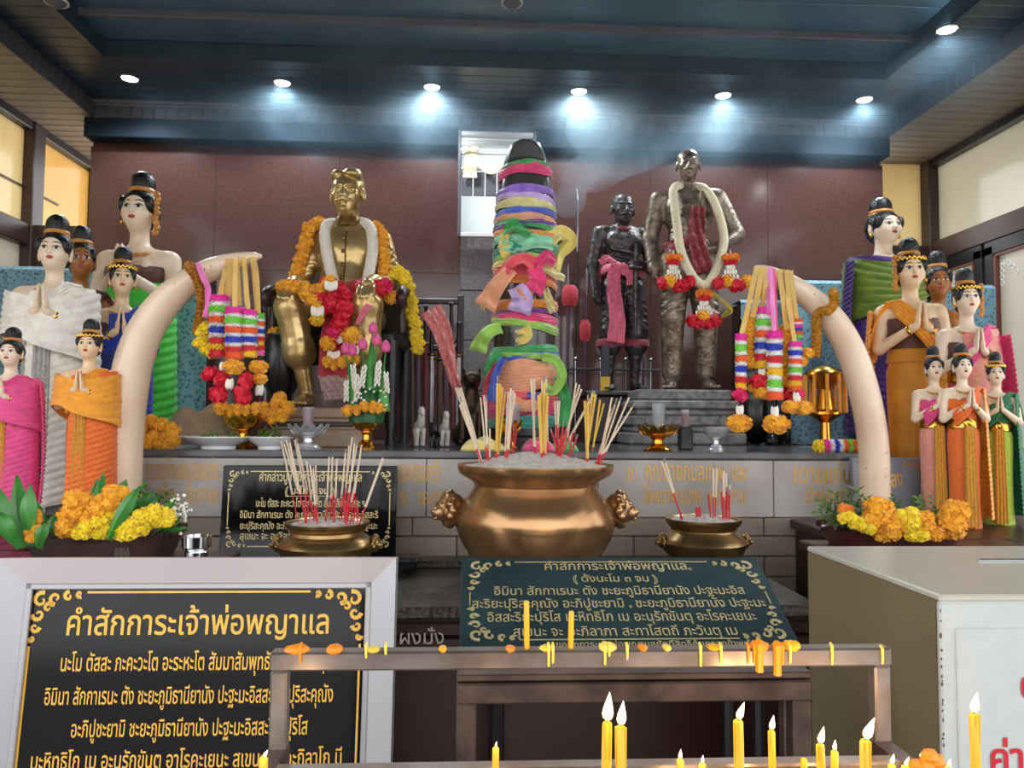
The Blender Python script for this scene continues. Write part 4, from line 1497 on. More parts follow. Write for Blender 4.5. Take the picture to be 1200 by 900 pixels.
T = PI/2
ribbon('green', 'green ribbon tied just below the tip of the pillar', 199, 7, 2, 0)
ribbon('hot_pink', 'hot pink ribbon tied highest below the bare pillar tip', 206, 13, 2, 0, .014)
ribbon('lilac', 'violet ribbon below the bare dark stretch of the pillar', 230, 10, 1, 0, .014)
ribbon('lavender', 'pale lavender ribbon under the violet one on the pillar', 238, 10, -3, 0, .012)
ribbon('cream', 'cream yellow ribbon under the lavender one on the pillar', 246, 11, -1, 0, .014)
ribbon('blue', 'blue violet ribbon round the upper pillar', 255, 9, 2, 0, .012)
ribbon('peach', 'peach ribbon between the blue and the green bands on the pillar', 262, 9, -2, 0, .014)
ribbon('green', 'green ribbon with a leafy loose fold on the upper pillar', 271, 10, -3, 1, .012, None, [('loose_fold', [(590, 268, .17), (605, 266, .20), (622, 275, .19)], 14, 8, 'green')])
ribbon('purple', 'purple ribbon on the upper pillar above the orange one', 269, 7, 3, 0, .016)
ribbon('orange', 'orange ribbon across the upper pillar above the mint knots', 278, 9, 3, 2, .014)
ribbon('mint', 'mint green ribbon with crossed knots on the pillar', 288, 13, -4, 1, .016, None, [('loose_fold', [(585, 285, .17), (605, 291, .20), (628, 284, .2), (648, 288, .15)], 12, 10, 'mint'), ('loose_fold', [(592, 275, .18), (590, 288, .19), (596, 300, .18)], 9, 14, 'yellow')])
ribbon('teal', 'teal ribbon above the big pink bow on the pillar', 298, 12, 4, 0, .014, None, [('loose_fold', [(600, 288, .19), (610, 294, .20), (620, 300, .19)], 12, 6, 'teal')])
ribbon('lime', 'lime ribbon just above the big pink bow on the pillar', 308, 9, -2, 0, .012)
ribbon('coral', 'big coral pink bow knotted on the front of the pillar', 322, 16, 5, 2, .012, None,
       [('bow_loop', [(628, 312, .20), (612, 302, .25), (594, 312, .24), (598, 326, .21)], 16, 10, 'coral'), ('bow_loop', [(628, 312, .20), (642, 300, .24), (650, 310, .2)], 14, 10, 'hot_pink'),
        ('bow_tail', [(626, 314, .22), (630, 328, .24), (624, 342, .22)], 16, 22, 'hot_pink'), ('bow_tail', [(600, 316, .22), (586, 330, .24), (574, 348, .2), (568, 360, .17)], 14, 26, 'peach')])
ribbon('yellow', 'pale yellow ribbon with a loop sticking out beside the pillar', 313, 8, 2, 0, .016, None,
       [('bow_loop', [(640, 284, .12), (658, 272, .06), (668, 284, .02), (656, 296, .03), (650, 316, .06)], 18, 14, 'yellow'), ('bow_tail', [(632, 308, .2), (646, 318, .16), (662, 326, .10)], 12, 8, 'cream')])
ribbon('orange', 'orange ribbon with lavender tails below the pink bow on the pillar', 334, 9, -3, 0, .012, None,
       [('bow_tail', [(604, 336, .2), (612, 350, .23), (608, 366, .2)], 20, 26, 'lavender'), ('bow_tail', [(638, 338, .18), (644, 354, .19), (648, 366, .16)], 9, 7, 'cream'), ('bow_tail', [(616, 340, .2), (614, 352, .22)], 20, 12, 'orange')])
ribbon('orange', 'orange ribbon alone on the dark middle of the pillar', 361, 11, 1, 0, .014, None, [('bow_tail', [(612, 338, .19), (613, 350, .20), (612, 358, .18)], 10, 12, 'peach')])
ribbon('purple', 'purple ribbon below the lone orange one on the pillar', 369, 5, 1, 0, .012)
ribbon('hot_pink', 'pink ribbon slanting above the green one on the middle pillar', 376, 10, 3, PI, .014)
ribbon('lime', 'lime green ribbon slanting down to a leaf-shaped loose end', 383, 10, 6, PI*.95, .016, None,
       [('bow_tail', [(588, 385, .16), (574, 388, .20), (564, 400, .18), (560, 412, .15)], 12, 20, 'lime'), ('bow_tail', [(612, 384, .2), (616, 394, .2), (606, 402, .19)], 20, 6, 'yellow')])
ribbon('green', 'emerald ribbon round the lower pillar above the peach wrapping', 413, 10, 2, 0, .016, None, [('bow_tail', [(586, 412, .16), (576, 425, .18), (574, 440, .16)], 10, 14, 'green')])
ribbon('blue', 'blue ribbon round the lower pillar with a long hanging end', 420, 8, 3, 0, .020, None, [('bow_tail', [(590, 420, .18), (580, 440, .22), (576, 470, .22)], 8, 9, 'blue'), ('bow_tail', [(584, 425, .17), (572, 445, .2), (570, 475, .2)], 7, 9, 'red')])
ribbon('peach', 'wide peach cloth bunched round the foot of the pillar', 440, 34, 3, 1, .030)
ribbon('lime', 'bright lime ribbon looped down over the peach cloth', 418, 8, 2, 2, .022, None, [('bow_loop', [(636, 418, .20), (652, 424, .2), (658, 442, .2), (648, 458, .21), (636, 450, .22)], 11, 9, 'lime')])
ribbon('coral', 'coral cloth wound below the peach one round the pillar foot', 463, 14, 4, 2, .038)
ribbon('hot_pink', 'deep pink cloth at the very foot of the pillar', 478, 18, 3, 0, .036, None, [('bow_tail', [(600, 470, .22), (615, 476, .24), (640, 470, .23)], 14, 12, 'peach'), ('bow_tail', [(618, 462, .22), (632, 466, .23), (642, 464, .22)], 7, 9, 'blue')])
ribbon('teal', 'dark teal cloth under the deep pink one at the pillar foot', 496, 16, 2, 0, .034, None, [('bow_tail', [(655, 440, .16), (662, 470, .16), (660, 500, .15)], 12, 16, 'green')])

# ================================================================== tusks
mat('ivory', (240, 218, 192), rough=.24, scale=3.5, col2=(224, 190, 160), coat=.3)
mat('ivory_mark', (150, 112, 84), rough=.5, var=.3)
TY = 3.05


def tusk(pts, label):
    b = P(pts[0][0], pts[0][1], TY)
    t = thing('elephant_tusk', label, 'tusk', (b.x, TY, ZPL))
    o = Vector((b.x, TY, ZPL))
    c = [P(x, y, TY-dy)-o for x, y, w, dy in pts]
    c.insert(0, Vector((c[0].x, c[0].y, .06)))
    rr = [pts[0][2]]+[p[2] for p in pts]
    cs = spline(c, 8)
    rs = [r_*pxm(TY) for r_ in lerp_list(rr, len(cs))]
    MB().tube(cs, rs, 24).build('ivory_body', 'ivory', t)
    MB().lathe([(.095, 0), (.095, .03), (.082, .04), (.082, .065), (.074, .075), (.074, .10)], 28).build('socket', 'wood_dark', t)
    for k in range(9):
        i = random.randint(6, len(cs)-12)
        a = random.uniform(0, PI)
        p = cs[i]+Vector((math.cos(a)*rs[i]*.97, -math.sin(a)*rs[i]*.97, 0))
        MB().ell(p, (.004, .003, random.uniform(.004, .009)), 6, 4).build('blemish', 'ivory_mark', t)
    return t, cs, rs, o


tkL = tusk([(144, 556, 20.5, 0), (145, 520, 21, 0), (149, 470, 21.5, 0), (158, 420, 21, 0), (176, 378, 19.5, 0), (203, 345, 17, .01), (235, 322, 14, .02), (266, 309, 11, .03), (293, 302, 7, .03), (307, 300, 2, .03)],
           'ivory elephant tusk beside the orange-robed lady, tip bowed over the plates')
tkR = tusk([(1025, 566, 17.5, 0), (1024, 530, 17.5, 0), (1019, 490, 17.5, 0), (1010, 450, 17.5, 0), (997, 412, 17, 0), (977, 377, 16, .01), (950, 350, 14, .02), (922, 331, 11.5, .03), (899, 319, 8, .03), (885, 313, 3, .03)],
           'ivory elephant tusk beside the golden yellow lady, hung with garlands at its tip')

# ================================================================== incense pots and joss sticks
mat('brass_pot', (186, 146, 104), rough=.24, metal=.8, var=.18, scale=6, col2=(150, 114, 76))
mat('brass_old', (178, 148, 100), rough=.3, metal=.9, var=.2, scale=8, col2=(130, 102, 64))
mat('ash', (222, 216, 208), rough=.9, scale=60, col2=(176, 168, 160), bump=1., bscale=120)
mat('joss_red', (208, 40, 52), rough=.5)
mat('joss_pale', (226, 206, 180), rough=.7, var=.12)
mat('joss_yellow', (226, 184, 84), rough=.7, var=.12)
mat('joss_ash', (150, 146, 140), rough=.9)
LP = [ell((0, 0, 0), (.5, .5, .55), .1), ell((0, -.42, -.12), (.26, .26, .22), .12), ell((0, -.62, -.05), (.10, .10, .08), .06), ell((0, -.52, -.30), (.2, .16, .06), .05),
      ell((-.2, -.42, .14), (.11, .1, .1), .04), ell((.2, -.42, .14), (.11, .1, .1), .04), ell((-.2, -.5, .14), (.06, .05, .05), .02, s=-1), ell((.2, -.5, .14), (.06, .05, .05), .02, s=-1)]
for k in range(16):
    a = 2*PI*k/16
    LP += [ell((.5*math.cos(a), -.05-.08*(k % 2), .52*math.sin(a)), (.15, .15, .15), .05), ell((.32*math.cos(a), -.25, .36*math.sin(a)+.05), (.1, .1, .1), .03)]
LION = sdf_mesh(LP, (-.8, -.85, -.8), (.8, .6, .85), .045, 'lion_handle')
ASHB = MB()


def pot(px, Y, prof, lab, hand_r, hand_y, m, lion=.0, group=None):
    """prof (radius px, y px) from the rim down; stands on the step"""
    c = P(px, 600, Y)
    t = thing('incense_pot', lab, 'incense pot', (c.x, Y, ZSTEP), 0, group)
    u = pxm(Y)
    pf = [(r_*u, P(px, y, Y).z-ZSTEP) for r_, y in prof]
    rim = pf[0]
    pf.insert(0, (rim[0]-.012, rim[1]-.004))
    pf.insert(0, (rim[0]-.035, rim[1]-.03))
    pf = pf[::-1]
    MB().lathe(pf, 56).build('bowl', m, t)
    zb = pf[0][1]
    if zb > .02:
        for k in range(3):
            a = -PI/2+PI+k*2*PI/3+.5
            MB().lathe([(.035, 0), (.026, zb*.5), (.04, zb+.05)], 14, (pf[0][0]*.8*math.cos(a), pf[0][0]*.8*math.sin(a), 0)).build('foot', m, t)
    for s in (-1, 1):
        link('lion_handle', LION, m, t, loc=(s*hand_r*u, -.01, P(px, hand_y, Y).z-ZSTEP), rot=(0, 0, s*PI/2*.86), scale=lion)
    hr = rim[0]-.014
    bump_ = MB()

    def fn(u_, v):
        a = u_*2*PI
        rr = hr*v
        return (rr*math.cos(a), rr*math.sin(a), rim[1]-.012+(.055*lion/.105)*(1-v**1.6)+random.uniform(-.004, .004)*(v > .05))
    bump_.grid(fn, 40, 14)
    o = bump_.build('ash', 'ash', t)
    for k in range(70):
        pass
    return t, rim[1]+ZSTEP


bigpot, zbig = pot(627, 2.75, [(91, 544), (91, 549), (88, 555), (74, 563), (71, 568), (74, 574), (86, 588), (93, 604), (93, 614), (88, 630), (77, 648), (64, 664), (56, 672)],
                   'large polished bronze incense pot with lion-head handles', 97, 596, 'brass_pot', .105)
lpot, zl = pot(384, 2.62, [(48, 611), (48, 614), (45, 618), (41, 622), (42, 626), (52, 632), (55, 638), (52, 648), (44, 660), (36, 668)],
               'small brass incense pot standing before the black lettered plaque', 54, 636, 'brass_old', .046)
rpot, zr_ = pot(824, 2.95, [(44, 607), (44, 611), (41, 615), (37, 620), (38, 623), (47, 629), (50, 635), (46, 646), (38, 653), (30, 657)],
                'small brass incense pot with few red sticks before the gilt lettering', 49, 633, 'brass_old', .046)
STK = {}


def stick_mesh(L, r_, tag):
    k = (round(L, 2), r_, tag)
    if k not in STK:
        STK[k] = MB().tube([(0, 0, 0), (0, 0, k[0])], r_, 6).mesh(tag, False)
    return STK[k]


def stick(bx, by, tx, ty, Y, kind, lab, grp, red=.33, r_=.0030, lean=0.):
    a, b = P(bx, by, Y), P(tx, ty, Y+lean)
    d = b-a
    L = d.length
    a = a-d.normalized()*.03
    L += .03
    t = thing('joss_stick', lab, 'incense stick', a, group=grp, rot=d.to_track_quat('Z', 'Y').to_euler())
    link('stick', stick_mesh(L*red, r_*.62, 'stick'), 'joss_red', t)
    o = link('incense', stick_mesh(L*(1-red)-.004, r_, 'incense'), kind, t, loc=(0, 0, round(L*red, 2)-.004))
    if random.random() < .4:
        link('burnt_tip', stick_mesh(.02, r_*.8, 'burnt_tip'), 'joss_ash', t, loc=(0, 0, L-.01))
    return t


rng = random.Random(3)


def cluster(bx, by, tops, Y, kind, lab, grp, red=.33, r_=.0030, spread=3.):
    for k, (tx, ty) in enumerate(tops):
        stick(bx+rng.uniform(-spread, spread), by+rng.uniform(-2, 2), tx, ty, Y+rng.uniform(-.03, .03), kind, lab, grp, red, r_, rng.uniform(-.02, .02))


G = 'joss sticks in the large bronze pot'
W_, Y_, RD = 'joss_pale', 'joss_yellow', 'joss_red'
wl_ = 'pale joss stick with a red stem standing in the large bronze pot'
yl_ = 'thick yellow joss stick with a red stem standing in the large bronze pot'
Yb = 2.70
cluster(572, 541, [(563, 464), (567, 462), (570, 466), (574, 500)], Yb, W_, wl_, G)
cluster(581, 543, [(583, 444), (586, 448), (589, 452), (592, 458)], Yb, Y_, yl_, G, .25, .0048)
cluster(592, 543, [(596, 454), (599, 450), (602, 452), (604, 458)], Yb, W_, wl_, G, .28, .0038)
cluster(600, 528, [(598, 498), (602, 502), (606, 500)], 2.78, RD, 'short burnt red joss stem in the large bronze pot', G, .5)
cluster(627, 540, [(622, 440), (626, 440)], Yb, W_, wl_, G, .25, .0042)
cluster(637, 545, [(631, 462), (634, 456), (637, 456), (640, 458), (642, 462), (638, 444)], Yb-.04, Y_, yl_, G, .28, .0050, 2)
cluster(640, 540, [(635, 443), (640, 443)], Yb, W_, wl_, G, .3, .0036)
cluster(652, 538, [(650, 466), (653, 464), (656, 466)], Yb, W_, wl_, G, .45, .0034)
cluster(655, 535, [(651, 496), (655, 500), (660, 496), (664, 502), (668, 510), (646, 505), (659, 505)], Yb, RD, 'short burnt red joss stem in the large bronze pot', G, .5, .0034, 5)
cluster(664, 510, [(676, 444), (680, 448), (683, 452)], Yb+.05, W_, wl_, G, .1, .0034)
cluster(671, 510, [(696, 461)], Yb+.05, W_, wl_, G, .05, .0052)
cluster(687, 543, [(685, 466), (689, 466), (694, 461), (698, 462)], Yb, Y_, yl_, G, .2, .0044, 2)
cluster(694, 520, [(704, 464), (709, 468)], Yb+.04, Y_, yl_, G, .12, .0036)
cluster(702, 542, [(718, 462), (722, 470), (727, 468), (738, 464), (743, 474), (716, 476)], Yb, W_, wl_, G, .26, .0034, 4)
cluster(562, 540, [(537, 470), (540, 468)], Yb, W_, wl_, G, .32, .0036, 2)
cluster(668, 536, [(672, 505), (676, 512)], Yb, RD, 'short burnt red joss stem in the large bronze pot', G, .5, .0034, 3)
G = 'joss sticks in the pot before the black plaque'
lb = 'thin pale joss stick with a red stem standing in the pot before the black plaque'
tops = [(329, 514), (335, 513), (339, 516), (345, 513), (348, 517), (333, 520), (359, 538), (363, 542), (367, 545), (370, 544), (386, 533), (390, 531), (395, 534), (413, 511), (416, 515), (419, 518), (409, 522), (420, 546), (405, 530), (424, 520)]
for k, (tx, ty) in enumerate(tops):
    bx = 352+(tx-329)*.60+rng.uniform(-5, 5)
    stick(bx, 609+rng.uniform(-5, 5), tx, ty, 2.60+rng.uniform(-.06, .06), W_, lb, G, .42, .0030)
for k in range(14):
    bx = 350+rng.uniform(0, 72)
    stick(bx, 610, bx+rng.uniform(-6, 6), 590+rng.uniform(-16, 4), 2.6+rng.uniform(-.06, .06), RD, 'burnt red joss stem in the pot before the black plaque', G, .5, .0030)
stick(424, 606, 450, 534, 2.58, W_, 'thick unburnt joss stick leaning far out of the pot before the black plaque', None, .3, .0046)
G = 'joss sticks in the sparsely filled brass pot'
lb = 'pale joss stick with a red stem standing in the sparsely filled brass pot'
for (bx, tx, ty) in ((799, 774, 538), (798, 779, 540), (836, 836, 545), (838, 840, 546), (848, 848, 550), (850, 851, 552), (855, 855, 566)):
    stick(bx, 606, tx, ty, 2.93+rng.uniform(-.03, .03), W_, lb, G, .5, .0042)
for (bx, tx, ty) in ((817, 816, 592), (819, 817, 593), (821, 819, 592), (847, 846, 575), (852, 852, 574), (854, 855, 576), (833, 830, 578)):
    stick(bx, 609, tx, ty, 2.92, RD, 'short red joss stem in the sparsely filled brass pot', G, .5, .0046)

# ================================================================== offerings on the altar
mat('gold_bowl', (222, 160, 58), rough=.22, metal=1, var=.2, scale=40)
mat('silver_bowl', (220, 222, 226), rough=.32, metal=.7, var=.2, scale=40)
mat('plate_white', (236, 236, 240), rough=.15, var=.03, coat=.4)
mat('leaf_green', (52, 122, 46), rough=.45, var=.3, scale=20)
mat('leaf_dark', (34, 92, 44), rough=.4, var=.3, scale=14)
mat('herb_green', (112, 158, 62), rough=.5, var=.3, scale=30)
mat('candle_pink', (236, 150, 160), rough=.4)
mat('jasmine', (246, 242, 230), rough=.6, var=.05)
mat('lotus_pink', (226, 92, 152), rough=.5, var=.2)
glassy('clear_glass', (236, 240, 244), tint=.25, rough=.05, clear=.6)


def footed_bowl(px, boty, topy, rpx, Y, m, lab, lotus=False, name='footed_bowl', z=AZ):
    p = P(px, boty, Y)
    u = pxm(Y)
    H = P(px, topy, Y).z-z
    t = thing(name, lab, 'bowl', (p.x, Y, z))
    r_ = rpx*u
    MB().lathe([(r_*.62, 0), (r_*.64, H*.05), (r_*.50, H*.12), (r_*.46, H*.20), (r_*.26, H*.28), (r_*.24, H*.42), (r_*.34, H*.48), (r_*.30, H*.52)], 32).build('foot', m, t)
    if lotus:
        bw_ = MB().lathe([(r_*.28, H*.50), (r_*.62, H*.60), (r_*.80, H*.80), (r_*.80, H*.82), (r_*.6, H*.70), (.001, H*.62)], 32).build('bowl', m, t)
        pm = MB().grid(lambda a, b: ((a-.5)*r_*.42*math.sin(PI*min(.93, .25+b*.72))*1.1, -(.45+.55*b**.6)*r_, H*(.55+.45*b**1.2)+.0*abs(a-.5)), 6, 6, .003).mesh('petal')
        for k in range(14):
            link('petal', pm, m, bw_, rot=(0, 0, 2*PI*k/14))
    else:
        MB().lathe([(r_*.28, H*.50), (r_*.70, H*.60), (r_*.92, H*.80), (r_, H), (r_*.94, H), (r_*.8, H*.78), (.001, H*.66)], 36, wob=lambda a, k: 1+.02*math.sin(a*16)).build('bowl', m, t)
    return t, p, H


footed_bowl(284, 514, 484, 24, 3.50, 'gold_bowl', 'gilt footed bowl below the striped garlands on the orange lady\'s tusk tip')
fb2, p2, h2 = footed_bowl(429, 524, 486, 18, 3.45, 'gold_bowl', 'gilt footed bowl carrying the banana-leaf cone')
footed_bowl(361, 527, 497, 24, 3.42, 'silver_bowl', 'silver lotus-shaped footed bowl holding a pink candle glass', True)
footed_bowl(771, 531, 498, 26, 3.45, 'gold_bowl', 'gilt lotus-shaped footed bowl with a glass tumbler on it', True)
footed_bowl(839, 530, 500, 15, 3.50, 'silver_bowl', 'small silver bowl with a green leaf in it')
footed_bowl(596, 514, 492, 17, 3.55, 'gold_bowl', 'gilt lotus-shaped bowl half hidden behind the yellow joss sticks', True)
for (px, y0, y1, rp, Y, lab, wax) in ((361, 500, 477, 7, 3.42, 'glass with pink wax standing in the silver lotus bowl', 'candle_pink'), (772, 500, 473, 8, 3.45, 'clear glass tumbler standing in the gilt lotus bowl', None),
                                      (803, 500, 480, 5, 3.62, 'red and white glass of wax beside the gilt lotus bowl', 'joss_red'), (601, 500, 474, 9, 3.6, 'clear glass behind the yellow joss sticks', 'candle_pink')):
    p, q = P(px, y0, Y), P(px, y1, Y)
    zb = p.z if px != 803 else AZ+.16
    t = thing('glass_tumbler', lab, 'glass', (p.x, Y, p.z))
    h = q.z-p.z
    r_ = rp*pxm(Y)
    MB().lathe([(r_*.8, 0), (r_, h), (r_*.9, h), (r_*.72, .006), (.001, .006)], 20).build('cup', 'clear_glass', t)
    if wax:
        MB().lathe([(r_*.68, .007), (r_*.85, h*.8), (.001, h*.82)], 16).build('wax', wax, t)
t = thing('wooden_block', 'small dark wooden block under the red glass of wax', 'block', (P(803, 500, 3.62).x, 3.62, AZ))
MB().box((0, 0, (P(803, 500, 3.62).z-AZ)/2), (.06, .06, P(803, 500, 3.62).z-AZ), bev=.006).build('block', 'wood_black', t, smooth=False)
# plates of herbs
for (px, y, rp, Y, lab) in ((256, 520, 38, 3.40, 'white plate heaped with chopped green herbs'), (224, 513, 34, 3.62, 'white plate half hidden behind the herb plate'), (316, 521, 26, 3.42, 'white plate of long green sprigs beside the silver bowl')):
    p = P(px, y, Y)
    t = thing('white_plate', lab, 'plate', (p.x, Y, AZ))
    r_ = rp*pxm(Y)
    MB().lathe([(r_*.5, 0), (r_*.52, .012), (r_*.80, .030), (r_, .050), (r_*1.0, .054), (r_*.96, .054), (r_*.76, .036), (r_*.5, .020), (.001, .018)], 36).build('dish', 'plate_white', t)
    if px != 224:
        g = MB()
        for k in range(170):
            a, d = rng.uniform(0, 2*PI), r_*.68*math.sqrt(rng.random())
            z = .034+.065*(1-(d/(r_*.7))**2)*rng.uniform(.3, 1)
            c = Vector((d*math.cos(a), d*math.sin(a), z))
            dd = Vector((rng.uniform(-1, 1), rng.uniform(-1, 1), rng.uniform(-.2, .5))).normalized()*rng.uniform(.012, .03)
            w = dd.cross(Vector((0, 0, 1))).normalized()*.005
            g.add([c-dd, c+w, c+dd, c-w], [(0, 1, 2, 3)])
        o = g.build('herb_pile', 'herb_green', t, smooth=False)
        o['kind'] = 'stuff'

# banana-leaf cone with jasmine and lotus
bc = thing('leaf_cone_offering', 'folded banana-leaf cone with jasmine strings and pink lotus buds in a gilt bowl', 'offering', (p2.x, 3.45, AZ+h2*.9))
o_ = bc.location


def L3(x, y, d=0.):
    return P(x, y, 3.45-d)-Vector(o_)


def leaf_cone(bx, by, tx, ty, rp, d=0.):
    a, b = L3(bx, by, d), L3(tx, ty, d)
    n = 8
    pts = [a.lerp(b, k/n) for k in range(n+1)]
    r_ = rp*pxm(3.45)
    MB().tube(pts, [r_*(1-.97*(k/n)**1.3) for k in range(n+1)], 14).build('leaf_cone', 'leaf_fresh', bc)


mat('leaf_fresh', (70, 150, 60), rough=.4, var=.25, scale=20)
leaf_cone(434, 480, 436, 392, 13)
leaf_cone(418, 482, 409, 420, 8, .03)
leaf_cone(449, 482, 450, 424, 8, .03)
MB().lathe([(.075, -.02), (.080, .03), (.066, .10), (.05, .13)], 20, wob=lambda a, k: 1+.05*math.sin(a*11)).build('leaf_collar', 'leaf_dark', bc)
lot = MB()
lot.ell((0, 0, .018), (.014, .014, .024), 10, 8)
for k in range(7):
    a = 2*PI*k/7
    lot.ell((.009*math.cos(a), .009*math.sin(a), .014), (.009, .009, .020), 6, 5)
LOT = lot.mesh('lotus_bud')
for (x, y) in ((437, 384), (405, 408), (425, 403), (452, 406), (413, 410), (441, 398)):
    link('lotus_bud', LOT, 'lotus_pink', bc, loc=L3(x, y, .05)-Vector((0, 0, .02)), scale=1.15)
    MB().tube([L3(x, y, .05)-Vector((0, 0, .015)), L3(x+(434-x)*.3, 470, .03)], .003, 6).build('stem', 'leaf_green', bc)
jm = MB()
for k in range(26):
    a = k*2.4
    jm.ell((.010*math.cos(a), .010*math.sin(a), k*.0042), (.0055, .0055, .011), 6, 5)
JAS = jm.mesh('jasmine_string')
for (x, y, s) in ((419, 455, 1.), (442, 438, 1.), (454, 446, .8), (406, 456, .8), (424, 440, .9), (416, 440, .9)):
    link('jasmine_string', JAS, 'jasmine', bc, loc=L3(x, y, .06)-Vector((0, 0, .05)), rot=(rng.uniform(-.2, .2), rng.uniform(-.3, .3), rng.uniform(0, 6)), scale=s)
for k in range(22):
    x, y = rng.uniform(410, 456), rng.uniform(455, 476)
    MB().ell(L3(x, y, .085), .0055, 6, 5).build('jasmine_bud', 'jasmine', bc)

# ================================================================== behind the offerings
mat('cloth_tan', (150, 126, 100), rough=.8, var=.2, scale=12, bump=.4, bscale=30)
mat('black_gloss', (22, 20, 22), rough=.25, var=.2)
p = P(327, 425, 3.95)
t = thing('black_drum', 'round black drum standing beside the leg of the golden statue', 'drum', (p.x, 4.0, AZ))
hgt = P(327, 394, 4.0).z-AZ
MB().lathe([(.075, 0), (.09, .04), (.06, .10), (.055, hgt*.45), (.085, hgt*.55), (.105, hgt*.72), (.10, hgt*.92), (.085, hgt)], 28).build('shell', 'black_gloss', t)
MB().lathe([(.087, hgt), (.087, hgt+.008), (.001, hgt+.010)], 28).build('drumhead', 'wood_dark', t)
t = thing('tan_cloth', 'crumpled tan cloth heaped behind the white plates', 'cloth', (P(232, 500, 3.75).x, 3.78, AZ))
MB().grid(lambda u, v: ((u-.5)*.42, (v-.5)*.24+.02*math.sin(u*7), .20*min(1, 1.8*math.sin(PI*u)*math.sin(PI*v))*(.75+.25*u)*(1+.10*math.sin(u*18+v*5))+.004), 40, 24, .006).build('folds', 'cloth_tan', t)
t = thing('red_bundle', 'reddish brown folded cloth bundle behind the gilt bowl', 'cloth', (P(322, 470, 3.95).x, 3.95, AZ))
for k in range(5):
    MB().tube([(-.10, -.02*k, .03+.028*k), (0, -.03-.02*k, .045+.028*k), (.09, -.03*k, .02+.026*k)], [.018, .026, .016], 8).build('fold', cloth('bundle_red', (120, 58, 50)) if k == 0 else 'bundle_red', t)

# sword racks
mat('blade', (150, 146, 150), rough=.3, metal=.8, var=.3)
mat('scabbard_red', (120, 46, 52), rough=.45, var=.3)
mat('scabbard_brown', (96, 62, 46), rough=.4, var=.3)
mat('scabbard_violet', (92, 62, 84), rough=.4, var=.3)
RY = 4.72
p0, p1 = P(463, 520, RY), P(540, 345, RY)
t = thing('sword_rack', 'dark wooden rack holding upright swords beside the golden statue', 'rack', ((p0.x+p1.x)/2, RY, AZ))
w = p1.x-p0.x
H = p1.z-AZ
for s in (-1, 1):
    MB().box((s*w/2, .03, H/2), (.04, .04, H), bev=.006).build('upright', 'wood_dark', t, smooth=False)
    MB().box((s*w/2, .0, .015), (.05, .22, .03), bev=.006).build('foot', 'wood_dark', t, smooth=False)
for y in (352, 407, 443, 494):
    MB().box((0, .03, P(500, y, RY).z-AZ), (w, .03, .035), bev=.005).build('rail', 'wood_dark', t, smooth=False)
cols = ('scabbard_red', 'blade', 'scabbard_brown', 'scabbard_violet')
SWG = 'swords in the dark rack'


def sword(x, y0, x2, y1, Y, m, lab, grp, r_=.013):
    a, b = P(x, y0, Y), P(x2, y1, Y)
    a = a.lerp(b, (AZ-a.z)/(b.z-a.z))
    d = b-a
    L = d.length
    t = thing('upright_sword', lab, 'sword', a, group=grp, rot=d.to_track_quat('Z', 'Y').to_euler())
    MB().tube([(0, 0, 0), (0, 0, L*.35), (.0, 0, L*.70)], [r_*.6, r_, r_], 8, flat=(.6, 1.3)).build('scabbard', m, t)
    MB().lathe([(r_*1.4, L*.70), (r_*2.2, L*.71), (r_*2.2, L*.72), (r_*1.0, L*.73)], 12).build('guard', 'gold_dark', t)
    MB().lathe([(r_*.8, L*.73), (r_*1.0, L*.85), (r_*.8, L*.96), (r_*1.3, L*.98), (r_*.5, L)], 10).build('hilt', 'wood_black', t)


labs = {'scabbard_red': 'sword in a dull red scabbard standing in the rack', 'blade': 'bare steel sword standing in the rack', 'scabbard_brown': 'sword in a brown scabbard standing in the rack', 'scabbard_violet': 'sword in a violet scabbard standing in the rack'}
for k, x in enumerate((468, 475, 483, 490, 498, 506, 514, 522, 530, 536)):
    m = cols[k % 4]
    sword(x+rng.uniform(-2, 2), 512, x+rng.uniform(-4, 4), 346+rng.uniform(0, 40), RY-.035, m, labs[m], SWG)
for k, (x, y1) in enumerate(((316, 335), (310, 345), (323, 352), (304, 360))):
    m = cols[k % 3]
    sword(x, 500, x+2, y1, 4.75, m, 'slim sword in shade leaning on the wall behind the garlands', 'swords behind the garlands', .011)
# spears with red tassels and the steel rail
for (x, y0, x2, y1, kind, lab) in ((672, 505, 677, 234, 'blade', 'tall spear with a notched silver blade behind the pillar'), (684, 505, 688, 300, 'tip', 'shorter spear with a red sheath beside the notched one'), (664, 505, 666, 310, 'tip', 'spear with a red cloth head beside the wrapped pillar'),
                                   (752, 505, 755, 400, 'tip', 'short spear leaning behind the dark bronze statue')):
    a, b = P(x, y0, 5.2), P(x2, y1, 5.2)
    a = a.lerp(b, (AZ-a.z)/(b.z-a.z))
    d = b-a
    L = d.length
    t = thing('long_spear', lab, 'spear', a, rot=d.to_track_quat('Z', 'Y').to_euler())
    MB().tube([(0, 0, 0), (0, 0, L*.8)], .010, 8).build('shaft', 'wood_dark' if kind == 'blade' else 'scabbard_violet', t)
    if kind == 'blade':
        MB().prism([(-.022, L*.78), (-.034, L*.88), (-.010, L*1.0), (.060, L*1.06), (.030, L*.97), (.062, L*.96), (.024, L*.86), (.022, L*.78)], .008).build('blade', 'blade', t, smooth=False)
    else:
        MB().lathe([(.012, L*.78), (.022, L*.82), (.018, L*.9), (.003, L)], 8, sy=.5).build('blade', 'blade', t)
